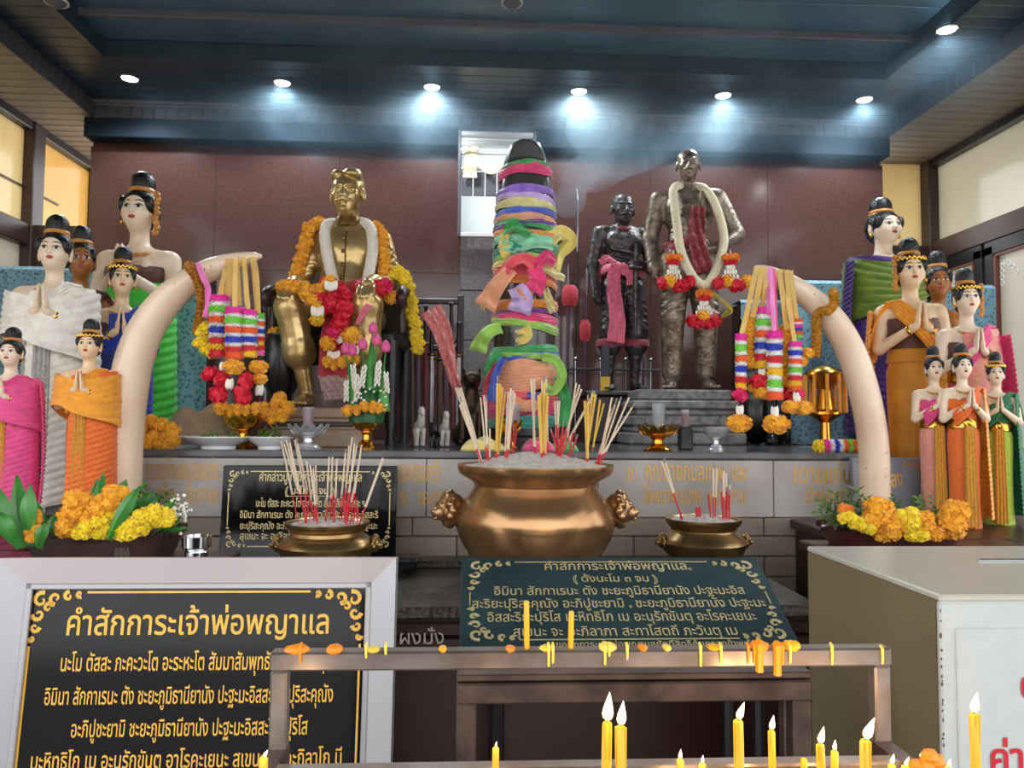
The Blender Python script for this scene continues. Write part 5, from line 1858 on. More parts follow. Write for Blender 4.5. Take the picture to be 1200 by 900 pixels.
for (x, y, w, h, lab) in ((668, 346, 20, 26, 'red cloth sheath on the spear beside the pillar'), (686, 387, 13, 26, 'smaller red cloth sheath on the shorter spear')):
    c = P(x, y, 5.15)
    t = thing('cloth_sheath', lab, 'cloth', (c.x, 5.17, c.z-h/2*pxm(5)))
    ww, hh = w*pxm(5)/2, h*pxm(5)
    MB().lathe([(ww*.75, 0), (ww, hh*.3), (ww, hh*.8), (ww*.6, hh)], 14, sy=.6, wob=lambda a, k: 1+.06*math.sin(a*5+k)).build('cover', 'c_crimson', t)
t = thing('steel_rail', 'low stainless steel rail with ball posts behind the statues', 'rail', (P(715, 433, 5.17).x, 5.17, AZ))
x0, x1 = P(645, 433, 5.17).x-t.location.x, P(792, 433, 5.17).x-t.location.x
zr2 = P(715, 433, 5.17).z-AZ
MB().tube([(x0, 0, zr2), (x1, 0, zr2)], .010, 8).build('top_bar', 'steel', t)
for k in range(6):
    x = x0+(x1-x0)*k/5
    MB().tube([(x, 0, 0), (x, 0, zr2+.06)], .008, 8).build('post', 'steel', t)
    MB().ell((x, 0, zr2+.07), .014, 10, 8).build('ball_finial', 'steel', t)
p = P(709, 459, 4.86)
t = thing('upright_case', 'upright dark blue case with a yellow foot beside the steel rail', 'case', (p.x, 4.86, sA.location.z))
hh = .09
MB().box((0, 0, hh/2), (.055, .05, hh), bev=.004).build('carton', mat('box_yellow', (232, 190, 50), rough=.5), t, smooth=False)
MB().box((0, 0, hh+.10), (.05, .045, .20), bev=.004).build('sleeve', mat('box_dark', (40, 46, 60), rough=.5), t, smooth=False)

# horses and the small seated guardian
HP = [ell((0, .02, .12), (.032, .06, .036), .02), cap((0, -.035, .135), (0, -.060, .205), .024, .018, .015), cap((0, -.058, .212), (0, -.098, .190), .018, .011, .01), cap((-.008, -.052, .225), (-.010, -.050, .243), .005, .002, .004), cap((.008, -.052, .225), (.010, -.050, .243), .005, .002, .004),
      cap((0, -.03, .21), (0, -.01, .15), .008, .010, .01), cap((0, .08, .13), (0, .10, .06), .010, .006, .01)]
for sx in (-1, 1):
    for yy in (-.025, .06):
        HP += [cap((sx*.018, yy, .10), (sx*.018, yy-.008, .055), .014, .009, .01), cap((sx*.018, yy-.008, .055), (sx*.018, yy, .006), .008, .008, .005)]
HORSE = sdf_mesh(HP, (-.06, -.13, -.01), (.06, .13, .26), .0045, 'body')
mat('horse_grey', (196, 190, 182), rough=.5, var=.2, scale=20)
for (x, y, sc_, m, lab) in ((492, 483, 1.15, 'horse_grey', 'pale stone horse figurine by the sword rack'), (521, 484, 1.05, 'horse_grey', 'pale-headed horse figurine beside the first stone horse'), (508, 503, .7, 'black_gloss', 'small black horse figurine between the pale ones')):
    p = P(x, y, 3.75)
    t = thing('horse_figurine', lab, 'figurine', (p.x, 3.78, AZ), R(12 if m == 'horse_grey' else -30), scale=sc_*(p.z-AZ+.02)/.26 if m == 'horse_grey' else .55)
    link('body', HORSE, m, t)
    MB().box((0, .01, .004), (.09, .22, .012), bev=.003).build('stand', 'wood_black', t, smooth=False)
GP = [ell((0, .02, .09), (.06, .055, .09), .03), ell((0, .0, .20), (.045, .04, .06), .03), cap((0, 0, .25), (0, 0, .28), .03, .03, .02), ell((0, -.008, .315), (.045, .05, .042), .02), ell((0, -.05, .305), (.022, .024, .018), .015),
      cap((-.032, .0, .345), (-.040, .0, .375), .012, .003, .01), cap((.032, .0, .345), (.040, .0, .375), .012, .003, .01)]
for s in (-1, 1):
    GP += [cap((s*.045, -.01, .22), (s*.040, -.05, .02), .02, .016, .015), ell((s*.042, -.065, .012), (.020, .03, .014), .01), ell((s*.06, .02, .05), (.035, .06, .05), .02)]
GUARD = sdf_mesh(GP, (-.12, -.12, -.01), (.12, .1, .39), .006, 'body')
mat('bronze_brown', (84, 64, 52), rough=.4, metal=.7, scale=20, col2=(44, 34, 30))
for (x, y, lab, rz) in ((553, 430, 'brown bronze seated guardian beast beside the wrapped pillar', 0),):
    p = P(x, y, 4.1)
    t = thing('guardian_figurine', lab, 'figurine', (p.x, 4.1, AZ), rz, scale=(p.z-AZ)/.375)
    link('body', GUARD, 'bronze_brown', t)
p = P(860, 355, 4.6)
t = thing('guardian_figurine', 'black bird-like guardian figure behind the garlands of the yellow lady\'s tusk', 'figurine', (P(886, 420, 4.6).x, 4.62, AZ), R(-20), scale=(P(872, 370, 4.6).z-AZ)/.375)
link('body', GUARD, 'black_gloss', t)

# bundle wrapped in red film leaning by the pillar
t = thing('wrapped_bundle', 'long joss bundle in pink-striped film leaning beside the pillar', 'bundle', P(566, 545, 3.2))
o_ = Vector(t.location)
mat('film_red', (176, 62, 76), rough=.25, scale=24, col2=(214, 150, 140), stretch=(6, 6, .4), coat=.4)
strip([P(x, y, 3.5)-o_ for x, y in ((505, 362), (517, 385), (524, 412), (531, 440), (539, 462))], 26*pxm(3.5), (0, -1, 0), w1=9*pxm(3.5), rip=.012, fr=24, across=10).build('film', 'film_red', t)
for dx in (-3, 0, 3):
    MB().tube([P(537+dx, 455, 3.48)-o_, P(552+dx*.5, 500, 3.33)-o_, P(565+dx*.3, 545, 3.2)-o_], [.006, .006, .003], 6).build('joss_stick', 'joss_pale', t)
# coloured cloths at the pillar foot
for (pts, c, lab) in (([(540, 517), (556, 514), (575, 516), (592, 520)], 'rib_yellow', 'yellow cloth laid out before the pillar'), ([(612, 505), (630, 502), (650, 505)], 'rib_hot_pink', 'magenta cloth folded behind the joss sticks'), ([(646, 514), (660, 513), (676, 515)], 'rib_green', 'green cloth folded behind the joss sticks')):
    a = P(pts[0][0], pts[0][1], 3.5)
    t = thing('folded_cloth', lab, 'cloth', (a.x, 3.5, AZ))
    x0, x1 = 0, P(pts[-1][0], pts[-1][1], 3.5).x-a.x
    MB().grid(lambda u, v: (x0+(x1-x0)*u, (v-.5)*.16, .002+.05*math.sin(PI*u)**.6*math.sin(PI*v)**.5*(1+.2*math.sin(u*17+v*9))), 24, 12, .004).build('folds', c, t)

# blue lace cloths on the side tables
mat('lace_blue', (132, 178, 196), rough=.6, scale=46, col2=(66, 98, 122), vor=True, bump=.3, bscale=90, contrast=(.15, .5), sheen=.3)


def drape(x0, x1, ytop, Y, label, zb=AZ, amp=.03, fr=22, top=.20):
    a, b = P(x0, ytop, Y), P(x1, ytop, Y)
    zt = (a.z+b.z)/2-zb
    w = b.x-a.x
    t = thing('lace_cloth', label, 'cloth', ((a.x+b.x)/2, Y, zb))
    MB().grid(lambda u, v: ((u-.5)*w, (-amp*math.sin(u*fr*w)*min(1, max(0, v-.15)*2)-.0 if v > .15 else (.15-v)/.15*top), zt-(0 if v < .15 else (v-.15)/.85*(zt-.004))+.006*math.sin(u*31)*(v > .5)), 90, 30, .006).build('cloth', 'lace_blue', t)
    MB().box((0, top/2+.04, (zt-.01)/2), (w-.04, top-.02, zt-.02)).build('box_under_cloth', 'wood_dark', t, smooth=False)
    return t


drape(-40, 160, 313, 4.62, 'blue lace cloth hung behind the pale-sashed lady')
drape(196, 243, 318, 4.52, 'blue lace cloth hanging behind the orange lady\'s tusk and its garlands')
drape(925, 1002, 329, 4.70, 'blue lace cloth hanging behind the yellow lady\'s tusk')
drape(868, 932, 352, 4.85, 'lower blue lace cloth beside the black guardian figure')
drape(1086, 1166, 334, 4.75, 'blue lace cloth behind the crimson-skirted lady', AZ)
# tiered gilt and orange tray behind the tusk
t = thing('tiered_tray', 'gilt stand hung with orange flower strings behind the yellow lady\'s tusk', 'stand', (P(972, 500, 4.1).x, 4.15, AZ))
o_ = Vector(t.location)
hh = P(972, 428, 4.15).z-AZ
MB().lathe([(.07, 0), (.07, .02), (.03, .04), (.025, hh*.3), (.06, hh*.36), (.09, hh*.40), (.09, hh*.43), (.05, hh*.46), (.035, hh*.7), (.09, hh*.85), (.11, hh*.88), (.10, hh*.92), (.02, hh)], 24).build('stand', 'gold_bowl', t)
for k in range(10):
    a = 2*PI*k/10
    MB().tube([(.105*math.cos(a), .105*math.sin(a), hh*.88), (.11*math.cos(a), .11*math.sin(a), hh*.42)], .010, 6).build('flower_string', 'c_marigold', t)

# ================================================================== flowers and garlands
mat('mg_orange', (255, 176, 30), rough=.7, var=.16, scale=30, sheen=.3)
mat('mg_deep', (255, 140, 22), rough=.7, var=.16, scale=30, sheen=.3)
mat('mg_yellow', (255, 218, 30), rough=.7, var=.12, scale=30, sheen=.3)
mat('rose_red', (220, 34, 58), rough=.6, var=.25, scale=30)
mat('rose_pink', (232, 44, 110), rough=.6, var=.25, scale=30)


def pompom(n=90, petal=.42, flat=1., seed=1, name='marigold'):
    r_ = random.Random(seed)
    m = MB()
    m.ell((0, 0, 0), (.84, .84, .84*flat), 10, 7)
    for i in range(n):
        z = 1-2*(i+.5)/n
        a = i*2.39996
        s = math.sqrt(1-z*z)
        d = Vector((s*math.cos(a), s*math.sin(a), z))
        t1 = d.cross(Vector((0, 0, 1)))
        t1 = t1.normalized() if t1.length > .01 else Vector((1, 0, 0))
        t2 = d.cross(t1)
        ang = r_.uniform(0, 2*PI)
        u = t1*math.cos(ang)+t2*math.sin(ang)
        w = d.cross(u)
        L = petal*r_.uniform(.8, 1.2)
        c = d*r_.uniform(.70, .82)
        tip = d*r_.uniform(.95, 1.08)
        p = [c-w*L*.45, c+w*L*.45, tip+w*L*.5+u*L*.5, tip-w*L*.5+u*L*.5]
        m.add([Vector((q.x, q.y, q.z*flat)) for q in p], [(0, 1, 2, 3)])
    return m.mesh(name, False)


MG = [pompom(seed=k) for k in range(3)]
MGF = [pompom(70, .5, .55, seed=10+k) for k in range(2)]
ROSE = pompom(60, .55, .8, 21, 'rose')
FR = random.Random(11)


def flower(parent, loc, r_, m, mesh=None, name='marigold', rot=None, sc_=None):
    me = mesh or FR.choice(MG)
    return link(name, me, m, parent, loc=loc, rot=rot or (FR.uniform(0, 6), FR.uniform(0, 6), FR.uniform(0, 6)), scale=sc_ or r_)


def rope(label, pts, Y, rp, m, step=.62, name='marigold_garland', jit=.18, group=None, squash=.7, depth=None, m2=None):
    """garland: flowers strung along a path; pts (x, y[, nearer by]) ; rp flower radius in px"""
    c = [P(p[0], p[1], Y-(p[2] if len(p) > 2 else 0)) for p in pts]
    r_ = rp*pxm(Y)
    t = thing(name, label, 'garland', c[-1] if c[-1].z < c[0].z else c[0], group=group)
    o = Vector(t.location)
    cs = spline(c, 10) if len(c) > 1 else c
    MB().tube([p-o for p in cs], r_*.35, 6).build('string', m, t)
    acc, k = 0., 0
    last = cs[0]
    flower(t, cs[0]-o, r_, m)
    for p in cs[1:]:
        acc += (p-last).length
        last_d = (p-last)
        last = p
        while acc >= r_*step*2*squash:
            acc -= r_*step*2*squash
            k += 1
            d = last_d.normalized() if last_d.length > 0 else Vector((0, 0, 1))
            rot = d.to_track_quat('Z', 'Y').to_euler()
            q = p-o+Vector((FR.uniform(-1, 1), FR.uniform(-1, 1), FR.uniform(-1, 1)))*r_*jit
            flower(t, q, r_, (m2 if (m2 and k % 3 == 0) else m), rot=rot, sc_=(r_*FR.uniform(.92, 1.1), r_*FR.uniform(.92, 1.1), r_*squash*FR.uniform(.95, 1.2)))
    return t


# ---- striped phuang-malai strands
BC = {'magenta': (244, 56, 180), 'white': (246, 244, 240), 'lime': (136, 222, 76), 'orange': (252, 112, 44), 'blue': (44, 70, 200), 'red': (226, 40, 56), 'yellow': (252, 206, 30), 'pink': (244, 120, 190)}
for k, c in BC.items():
    mat('m_'+k, c, rough=.7, var=.10, scale=60, sheen=.3)


def ruffle(seed):
    r_ = random.Random(seed)
    m = MB()
    for ring, z in enumerate((-.42, -.14, .14, .42)):
        n = 15
        for i in range(n):
            a = 2*PI*(i+.5*(ring % 2))/n
            rr = r_.uniform(.95, 1.22)
            d = Vector((math.cos(a), math.sin(a), 0))
            w = Vector((-math.sin(a), math.cos(a), 0))
            m.add([d*.55+Vector((0, 0, z-.12)), d*rr-w*.17+Vector((0, 0, z-.16)), d*(rr+.03)+w*.17+Vector((0, 0, z+.14)), d*.55+Vector((0, 0, z+.16))], [(0, 1, 2, 3)])
    m.lathe([(.80, -.5), (.86, -.3), (.86, .3), (.80, .5)], 15)
    return m.mesh('flower_band', False)


RUF = [ruffle(k) for k in range(2)]
SEQ = ['magenta', 'white', 'lime', 'white', 'orange', 'white', 'blue', 'white', 'red', 'yellow', 'red']
mat('ribbon_tan', (222, 182, 96), rough=.45, var=.2, sheen=.4)
mat('ribbon_pink', (240, 130, 200), rough=.45, var=.15, sheen=.4)


def strand(label, x, y0, y1, Y, wpx, seq, tail, group, hang=None, rib='ribbon_tan', tilt=0.):
    """a striped garland hanging at x from y0 to y1; tail: list of (kind, x, y, rpx)"""
    t = thing('striped_garland', label, 'garland', P(x, y1, Y), group=group)
    o = Vector(t.location)
    u = pxm(Y)
    n = len(seq)
    wts = [.7 if s == 'white' else 1. for s in seq]
    tot = sum(wts)
    y = y0
    for s, w in zip(seq, wts):
        h = (y1-y0)*w/tot
        p = P(x+tilt*(y+h/2-y0), y+h/2, Y)-o
        link('flower_band', FR.choice(RUF), 'm_'+s, t, loc=p, rot=(0, 0, FR.uniform(0, 6)), scale=(wpx/2*u*FR.uniform(.95, 1.05), wpx/2*u, h*u*1.12))
        y += h
    if hang:
        strip([P(hang[0], hang[1], Y)-o, P((hang[0]+x)/2, (hang[1]+y0)/2, Y)-o, P(x, y0+2, Y)-o], 5.5*u, (0, -1, 0), rip=.002, across=3).build('hanging_ribbon', rib, t)
    for kind, tx, ty, r_ in tail:
        q = P(tx, ty, Y-.02)-o
        if kind == 'buds':
            for k in range(7):
                a = 2*PI*k/7
                MB().ell(q+Vector((math.cos(a)*3.0*u, math.sin(a)*3.0*u, -abs(math.sin(k*2))*u*2)), (2.0*u, 2.0*u, r_*u), 6, 5).build('jasmine_bud', 'jasmine', t)
        elif kind == 'rose':
            flower(t, q, r_*u, 'rose_red' if r_ != 9.5 else 'rose_pink', ROSE, 'rose')
        elif kind == 'pinkrose':
            flower(t, q, r_*u, 'rose_pink', ROSE, 'rose')
        else:
            flower(t, q, r_*u, 'mg_orange', sc_=(r_*u, r_*u, r_*u*.72), rot=(0, 0, 1))
    return t


GL = 'garlands hanging from the orange lady\'s tusk tip'
YL = 2.99
strand('striped garland starting highest below the orange lady\'s tusk tip', 257, 347, 418, YL-.02, 20, SEQ, [('rose', 246, 438, 10), ('rose', 259, 444, 10), ('buds', 262, 428, 5)], GL, (267, 304))
strand('striped garland hanging in front of the others on the orange lady\'s tusk', 275, 361, 420, YL-.07, 19, SEQ[:9]+['orange'], [('mg', 274, 430, 12), ('buds', 269, 449, 6), ('rose', 256, 462, 11)], GL, (276, 302))
strand('striped garland with blue band beside the front one on the orange lady\'s tusk', 291, 364, 418, YL-.05, 18, SEQ[:9]+['yellow'], [('rose', 288, 447, 11), ('buds', 284, 456, 5), ('rose', 283, 463, 12)], GL, (285, 301))
strand('narrow striped garland nearest the tip of the orange lady\'s tusk', 303, 368, 416, YL, 12, SEQ[2:]+['pink'], [('mg', 303, 430, 11), ('mg', 304, 444, 9), ('buds', 304, 456, 6)], GL, (295, 301))
rope('bright yellow marigold cluster hung behind the striped garlands', [(240, 385), (236, 398), (242, 410), (250, 412)], YL+.03, 9, 'mg_yellow')
rope('reddish brown beaded garland looped over the orange lady\'s tusk', [(222, 312, .13), (229, 322, .12), (236, 340, .08), (236, 362, .04), (231, 390, .02)], TY, 6, mat('bead_brown', (186, 124, 40), rough=.5, var=.3, scale=50), .45, 'beaded_garland', .05, None, .5)
t = thing('pink_ribbon', 'long pink ribbon looped over the orange lady\'s tusk', 'ribbon', P(243, 330, 2.95))
o_ = Vector(t.location)
strip([P(232, 308, 2.88)-o_, P(236, 322, 2.9)-o_, P(243, 336, 2.93)-o_, P(244, 352, 2.96)-o_, P(240, 372, 2.97)-o_], 6*pxm(2.95), (0, -1, 0), across=4).build('ribbon', 'ribbon_pink', t)
for k, x in enumerate((268, 272, 279, 288, 299, 301)):
    t = thing('tan_ribbon', 'flat tan ribbon hanging from the orange lady\'s tusk tip to the garlands', 'ribbon', P(x, 360, YL), group='tan ribbons on the orange lady\'s tusk tip')
    o_ = Vector(t.location)
    yb = 352+k*3
    strip([P(x-2 if k < 3 else x-4, 303-k*.4, YL-.05)-o_, P(x, 325, YL-.03)-o_, P(x+(-6 if k < 2 else 2), yb, YL)-o_], 5*pxm(YL), (0, -1, 0), across=3, rip=.001).build('ribbon', 'ribbon_tan', t)
for (x, y, m, r_, lab) in ((262, 478, 'mg_orange', 8, 0), (290, 478, 'mg_orange', 9, 0), (300, 478, 'mg_orange', 7, 0), (275, 480, 'mg_deep', 7, 0)):
    pass
rope('ring of marigolds lying in the gilt bowl under the tusk garlands', [(259, 478), (273, 481), (290, 478), (303, 478)], 3.42, 8, 'mg_orange', .9)
rope('yellow-orange marigold garland dropped beside the gilt bowl', [(308, 482), (318, 488), (330, 482), (336, 474), (328, 470)], 3.50, 11, 'mg_orange', .7)

GR = 'garlands hanging from the yellow lady\'s tusk tip'
strand('long narrow striped garland at the outer tip of the yellow lady\'s tusk', 868.5, 392, 456, YL-.02, 12, SEQ[:10], [('pinkrose', 867, 463, 9.5), ('buds', 867, 480, 6), ('mg', 866, 496, 15)], GR, (888, 314))
strand('striped garland hanging highest on the yellow lady\'s tusk', 894, 361, 431, YL, 17, SEQ[:10], [('buds', 893, 436, 5), ('rose', 890, 446, 10), ('mg', 894, 460, 10)], GR, (894, 313))
strand('long striped garland hanging in front on the yellow lady\'s tusk', 908, 389, 468, YL-.06, 16, ['magenta', 'white', 'blue', 'white', 'red', 'white', 'yellow', 'white', 'lime', 'white', 'orange'], [('buds', 908, 482, 7), ('mg', 910, 497, 16)], GR, (903, 313), 'ribbon_pink')
strand('short striped garland nearest the thick of the yellow lady\'s tusk', 934, 374, 396, YL, 12, ['orange', 'white', 'magenta', 'blue', 'orange', 'lime'], [('mg', 946, 414, 9), ('mg', 938, 424, 9)], GR, (924, 318))
strand('striped garland ending in marigold and white buds on the yellow lady\'s tusk', 932, 401, 458, YL-.04, 14, ['magenta', 'white', 'blue', 'white', 'orange', 'white', 'lime', 'white', 'red', 'yellow', 'orange'], [('buds', 934, 464, 6), ('pinkrose', 938, 462, 6), ('mg', 927, 477, 11), ('mg', 941, 478, 12)], GR, (917, 316))
rope('orange marigold string at the outer side of the yellow lady\'s tusk garlands', [(880, 372), (878, 390), (876, 408), (878, 426)], YL+.02, 8, 'mg_orange')
rope('orange marigold string between the striped garlands of the yellow lady\'s tusk', [(921, 386), (920, 405), (921, 425), (920, 448)], YL+.02, 8, 'mg_orange')
rope('small marigold string under the striped garlands of the yellow lady\'s tusk', [(885, 454), (894, 462), (905, 455)], YL+.03, 8, 'mg_orange')
rope('row of red roses tied behind the yellow lady\'s tusk garlands', [(884, 447), (900, 448), (915, 460), (930, 462)], YL+.03, 7, 'rose_red', .8, 'rose_garland')
rope('golden beaded garland looped round the yellow lady\'s tusk', [(976, 342, .12), (978, 354, .10), (970, 364, .13), (960, 366, .10), (956, 378, .05), (957, 396, .03), (956, 416, .02)], TY, 5.5, mat('bead_gold', (206, 148, 44), rough=.45, var=.3, scale=50), .45, 'beaded_garland', .05, None, .5)
for k, (x, w, m) in enumerate(((887, 6, 'ribbon_tan'), (893, 7, 'ribbon_tan'), (899, 6, 'ribbon_tan'), (901, 5, 'ribbon_pink'), (906, 5, 'rib_hot_pink'), (913, 6, 'ribbon_tan'), (922, 6, 'ribbon_tan'), (927, 5, 'ribbon_tan'))):
    lab = {'ribbon_tan': 'flat tan ribbon hanging from the yellow lady\'s tusk tip', 'ribbon_pink': 'pale pink ribbon hanging from the yellow lady\'s tusk tip', 'rib_hot_pink': 'hot pink ribbon hanging from the yellow lady\'s tusk tip'}[m]
    t = thing('tan_ribbon' if m == 'ribbon_tan' else 'pink_ribbon', lab, 'ribbon', P(x, 370, YL), group='ribbons on the yellow lady\'s tusk tip')
    o_ = Vector(t.location)
    ex = (870, 882, 893, 901, 910, 922, 928, 934)[k]
    strip([P(x, 312+k*.7, YL-.06)-o_, P((x*2+ex)/3, 338, YL-.05)-o_, P(ex, (392, 372, 362, 380, 388, 386, 376, 374)[k], YL-.01)-o_], w*pxm(YL), (0, -1, 0), across=3, rip=.001).build('ribbon', m, t)
# flat striped garland lying on the altar
t = thing('striped_garland', 'short striped garland lying on the altar beside the yellow lady\'s tusk', 'garland', P(985, 527, 3.42))
o_ = Vector(t.location)
for k, s in enumerate(('magenta', 'white', 'blue', 'white', 'orange', 'lime', 'orange', 'yellow')):
    link('flower_band', RUF[k % 2], 'm_'+s, t, loc=P(968+k*5.4, 524, 3.42)-o_, rot=(0, PI/2, 0), scale=(.030, .030, .022))
flower(t, P(960, 523, 3.42)-o_, .03, 'mg_yellow')

# ---- garlands worn by the golden statue
GS = SY-.16
mat('garland_cream', (240, 234, 220), rough=.75, var=.06, scale=80, bump=.6, bscale=160)


def smooth_garland(label, pts, Y, rp, m, closed=False):
    c = [P(p[0], p[1], Y-(p[2] if len(p) > 2 else 0)) for p in pts]
    lo = min(c, key=lambda q: q.z)
    t = thing('jasmine_garland', label, 'garland', lo)
    o = Vector(t.location)
    r_ = rp*pxm(Y)
    cs = spline(c+([c[0]] if closed else []), 14)
    MB().tube([q-o for q in cs], [r_*FR.uniform(.96, 1.04) for _ in cs], 14, closed=False).build('rope', m, t)
    return t, o


jg, jo = smooth_garland('thick white jasmine garland round the neck of the golden statue', [(404, 268, -.10), (390, 262, -.02), (381, 268, .05), (382, 290, .10), (387, 315, .14), (394, 338, .18), (403, 356, .25), (412, 368, .30), (420, 356, .25), (428, 336, .18), (434, 312, .14), (437, 288, .09), (434, 268, .05), (423, 261, -.02), (408, 268, -.10)], SY, 6.5, 'garland_cream')
rope('orange marigold garland over the statue shoulder on the side of the striped garlands', [(374, 262, .0), (362, 268, .05), (357, 285, .07), (352, 305, .10), (349, 322, .13)], SY, 8.5, 'mg_orange', .7)
rope('orange marigold garland over the statue shoulder above the yellow garland', [(440, 266, 0), (447, 274, .04), (449, 292, .07), (451, 312, .09), (451, 324, .11)], SY, 7.5, 'mg_orange', .7)
rope('yellow marigold garland hanging from the arm of the throne', [(462, 324, .10), (470, 320, .12), (477, 330, .14), (481, 352, .14), (485, 378, .14), (489, 402, .14), (488, 414, .14)], SY, 8, 'mg_yellow', .65)
rope('orange marigold garland draped over the knee of the golden statue', [(332, 337, .42), (345, 335, .44), (358, 338, .45), (370, 342, .46), (383, 336, .45), (390, 330, .42)], SY, 8, 'mg_orange', .75)
rope('orange marigold string hanging in the lap of the golden statue', [(358, 344, .5), (366, 352, .5), (372, 362, .5), (370, 376, .5)], SY, 7, 'mg_orange', .8, m2='mg_yellow')
rope('yellow marigold string ending at the lap of the golden statue', [(372, 374, .5), (380, 376, .5)], SY, 7, 'mg_yellow', .8)
rope('red rose garland heaped in the lap of the golden statue', [(377, 352, .46), (388, 358, .48), (398, 350, .46), (406, 344, .44), (392, 340, .42), (382, 326, .36)], SY, 10, 'rose_red', .75, 'rose_garland')
rope('red rose garland over the statue knee beside the lotus cone', [(424, 338, .40), (434, 342, .42), (446, 338, .40), (452, 336, .38)], SY, 9, 'rose_red', .8, 'rose_garland', m2='rose_pink')
rope('orange marigolds by the cuff of the golden statue', [(458, 348, .3), (466, 346, .28), (464, 352, .28)], SY, 8, 'mg_orange', .9)
rope('red and orange garland hanging down between the statue knees', [(404, 362, .5), (402, 372, .52), (396, 384, .54), (390, 394, .54), (386, 402, .54)], SY, 9, 'rose_red', .8, 'rose_garland', m2='rose_pink')
rope('orange marigold ball string between the statue knees', [(384, 402, .56), (392, 408, .56)], SY, 8, 'mg_orange', .9)
rope('large orange marigold hanging before the statue skirt', [(412, 394, .56), (414, 402, .56)], SY, 10, 'mg_orange', .9)
rope('lowest orange marigold ring of the statue garlands', [(384, 424, .56), (391, 427, .56), (399, 424, .56)], SY, 6, 'mg_orange', .8)
rope('orange marigold ring beside the pink lotus', [(408, 419, .55), (416, 421, .55)], SY, 6, 'mg_orange', .8)
rope('orange marigold garland hanging beside the statue leg', [(322, 392, .2), (318, 402, .2), (326, 408, .2), (332, 398, .2)], SY, 8, 'mg_orange', .8)
for (x, y, lab) in ((391, 418, 'white bud tassel over the lowest marigold ring'), (396, 398, 'white bud tassel between the statue knees'), (388, 336, 'white bud tassel on the statue lap'), (372, 366, 'white bud tassel beside the yellow marigolds'), (413, 412, 'white bud tassel above the lotus flowers')):
    t = thing('bud_tassel', lab, 'tassel', P(x, y+6, SY-.55))
    o_ = Vector(t.location)
    for k in range(6):
        MB().ell(P(x-6+k*2.4, y-abs(k-2.5)*.8, SY-.55)-o_, (.008, .008, .024), 6, 5).build('jasmine_bud', 'jasmine', t)
t = thing('lap_cloth', 'red cloth panel with a silver hem hanging from the statue lap', 'cloth', P(393, 470, SY-.42))
o_ = Vector(t.location)
strip([P(404, 330, SY-.20)-o_, P(404, 345, SY-.30)-o_, P(400, 372, SY-.44)-o_, P(394, 405, SY-.46)-o_, P(391, 442, SY-.46)-o_], 38*pxm(SY), (0, -1, 0), w1=32*pxm(SY), rip=.008, fr=20, across=10).build('panel', cloth('lap_red', (178, 28, 44)), t)
strip([P(391, 440, SY-.465)-o_, P(391, 452, SY-.465)-o_, P(392, 468, SY-.465)-o_], 32*pxm(SY), (0, -1, 0), w1=20*pxm(SY), rip=.006, fr=40, across=14).build('fringe', mat('fringe', (150, 96, 92), rough=.6, scale=60, col2=(196, 180, 176), stretch=(8, 8, 1)), t)
t = thing('hand_sash', 'thin pink sash falling from the hand of the golden statue', 'sash', P(418, 378, SY-.5))
o_ = Vector(t.location)
strip([P(444, 352, SY-.42)-o_, P(432, 358, SY-.5)-o_, P(424, 370, SY-.52)-o_, P(418, 380, SY-.52)-o_], 8*pxm(SY), (0, -1, 0), w1=4*pxm(SY), across=5).build('sash', 'sash_pink', t)

# ---- cream garland with three tassels on the standing statue
BY = 4.72
jg, jo = smooth_garland('long cream garland hung from the neck of the greyish bronze statue', [(806, 224, -.10), (795, 218, .04), (789, 224, .10), (791, 245, .14), (794, 268, .16), (797, 290, .18), (805, 312, .20), (815, 328, .22), (825, 334, .22), (833, 328, .22), (842, 308, .2), (848, 285, .18), (846, 265, .16), (838, 240, .14), (828, 224, .10), (818, 219, .03), (806, 224, -.10)], BY, 5.2, mat('garland_ivory', (236, 224, 190), rough=.75, var=.06, scale=80, bump=.6, bscale=160))
for (x, y, lab) in ((789, 302, 'marigold and rose tassel of the cream garland beside the straight bronze arm'), (856, 302, 'marigold and rose tassel of the cream garland beside the bent bronze elbow'), (825, 344, 'red rose tassel at the lowest point of the cream garland')):
    t = thing('flower_tassel_pendant', lab, 'tassel', P(x, y+34, BY-.25))
    o_ = Vector(t.location)
    u = pxm(BY-.25)

    def q(dx, dy, d=.25):
        return P(x+dx, y+dy, BY-d)-o_
    for dx in (-5, 1, 6):
        flower(t, q(dx, 0), 5*u, 'mg_deep' if dx else 'rose_red', sc_=(5.5*u, 5.5*u, 4.5*u))
    for dx in (-4, 0, 4):
        flower(t, q(dx, 5), 4.5*u, 'rose_red', ROSE, 'rose')
    for k in range(5):
        for j in range(3):
            MB().ell(q((k-2)*(2+j*1.1), 11+j*6), (1.6*u, 1.6*u, 3.6*u), 6, 5).build('jasmine_bud', 'jasmine', t)
    low = ((-14, 32, 'rose_red'), (-6, 34, 'rose_red'), (4, 35, 'rose_red'), (13, 32, 'rose_red'), (-1, 28, 'mg_orange')) if y > 320 else ((-13, 30, 'rose_red'), (-4, 28, 'mg_orange'), (5, 33, 'rose_red'), (12, 32, 'rose_red'), (19, 28, 'rose_red' if x < 800 else 'mg_orange'))
    for dx, dy, m in low:
        flower(t, q(dx, dy, .27), 8*u, m, ROSE if m == 'rose_red' else None, 'rose' if m == 'rose_red' else 'marigold')
    MB().tube([q(0, -9), q(0, 36)], .003, 5).build('string', 'jasmine', t)
t = thing('yellow_leaf_fan', 'yellowish folded leaf fan hanging beside the rose tassel', 'ornament', P(846, 362, BY-.2))
o_ = Vector(t.location)
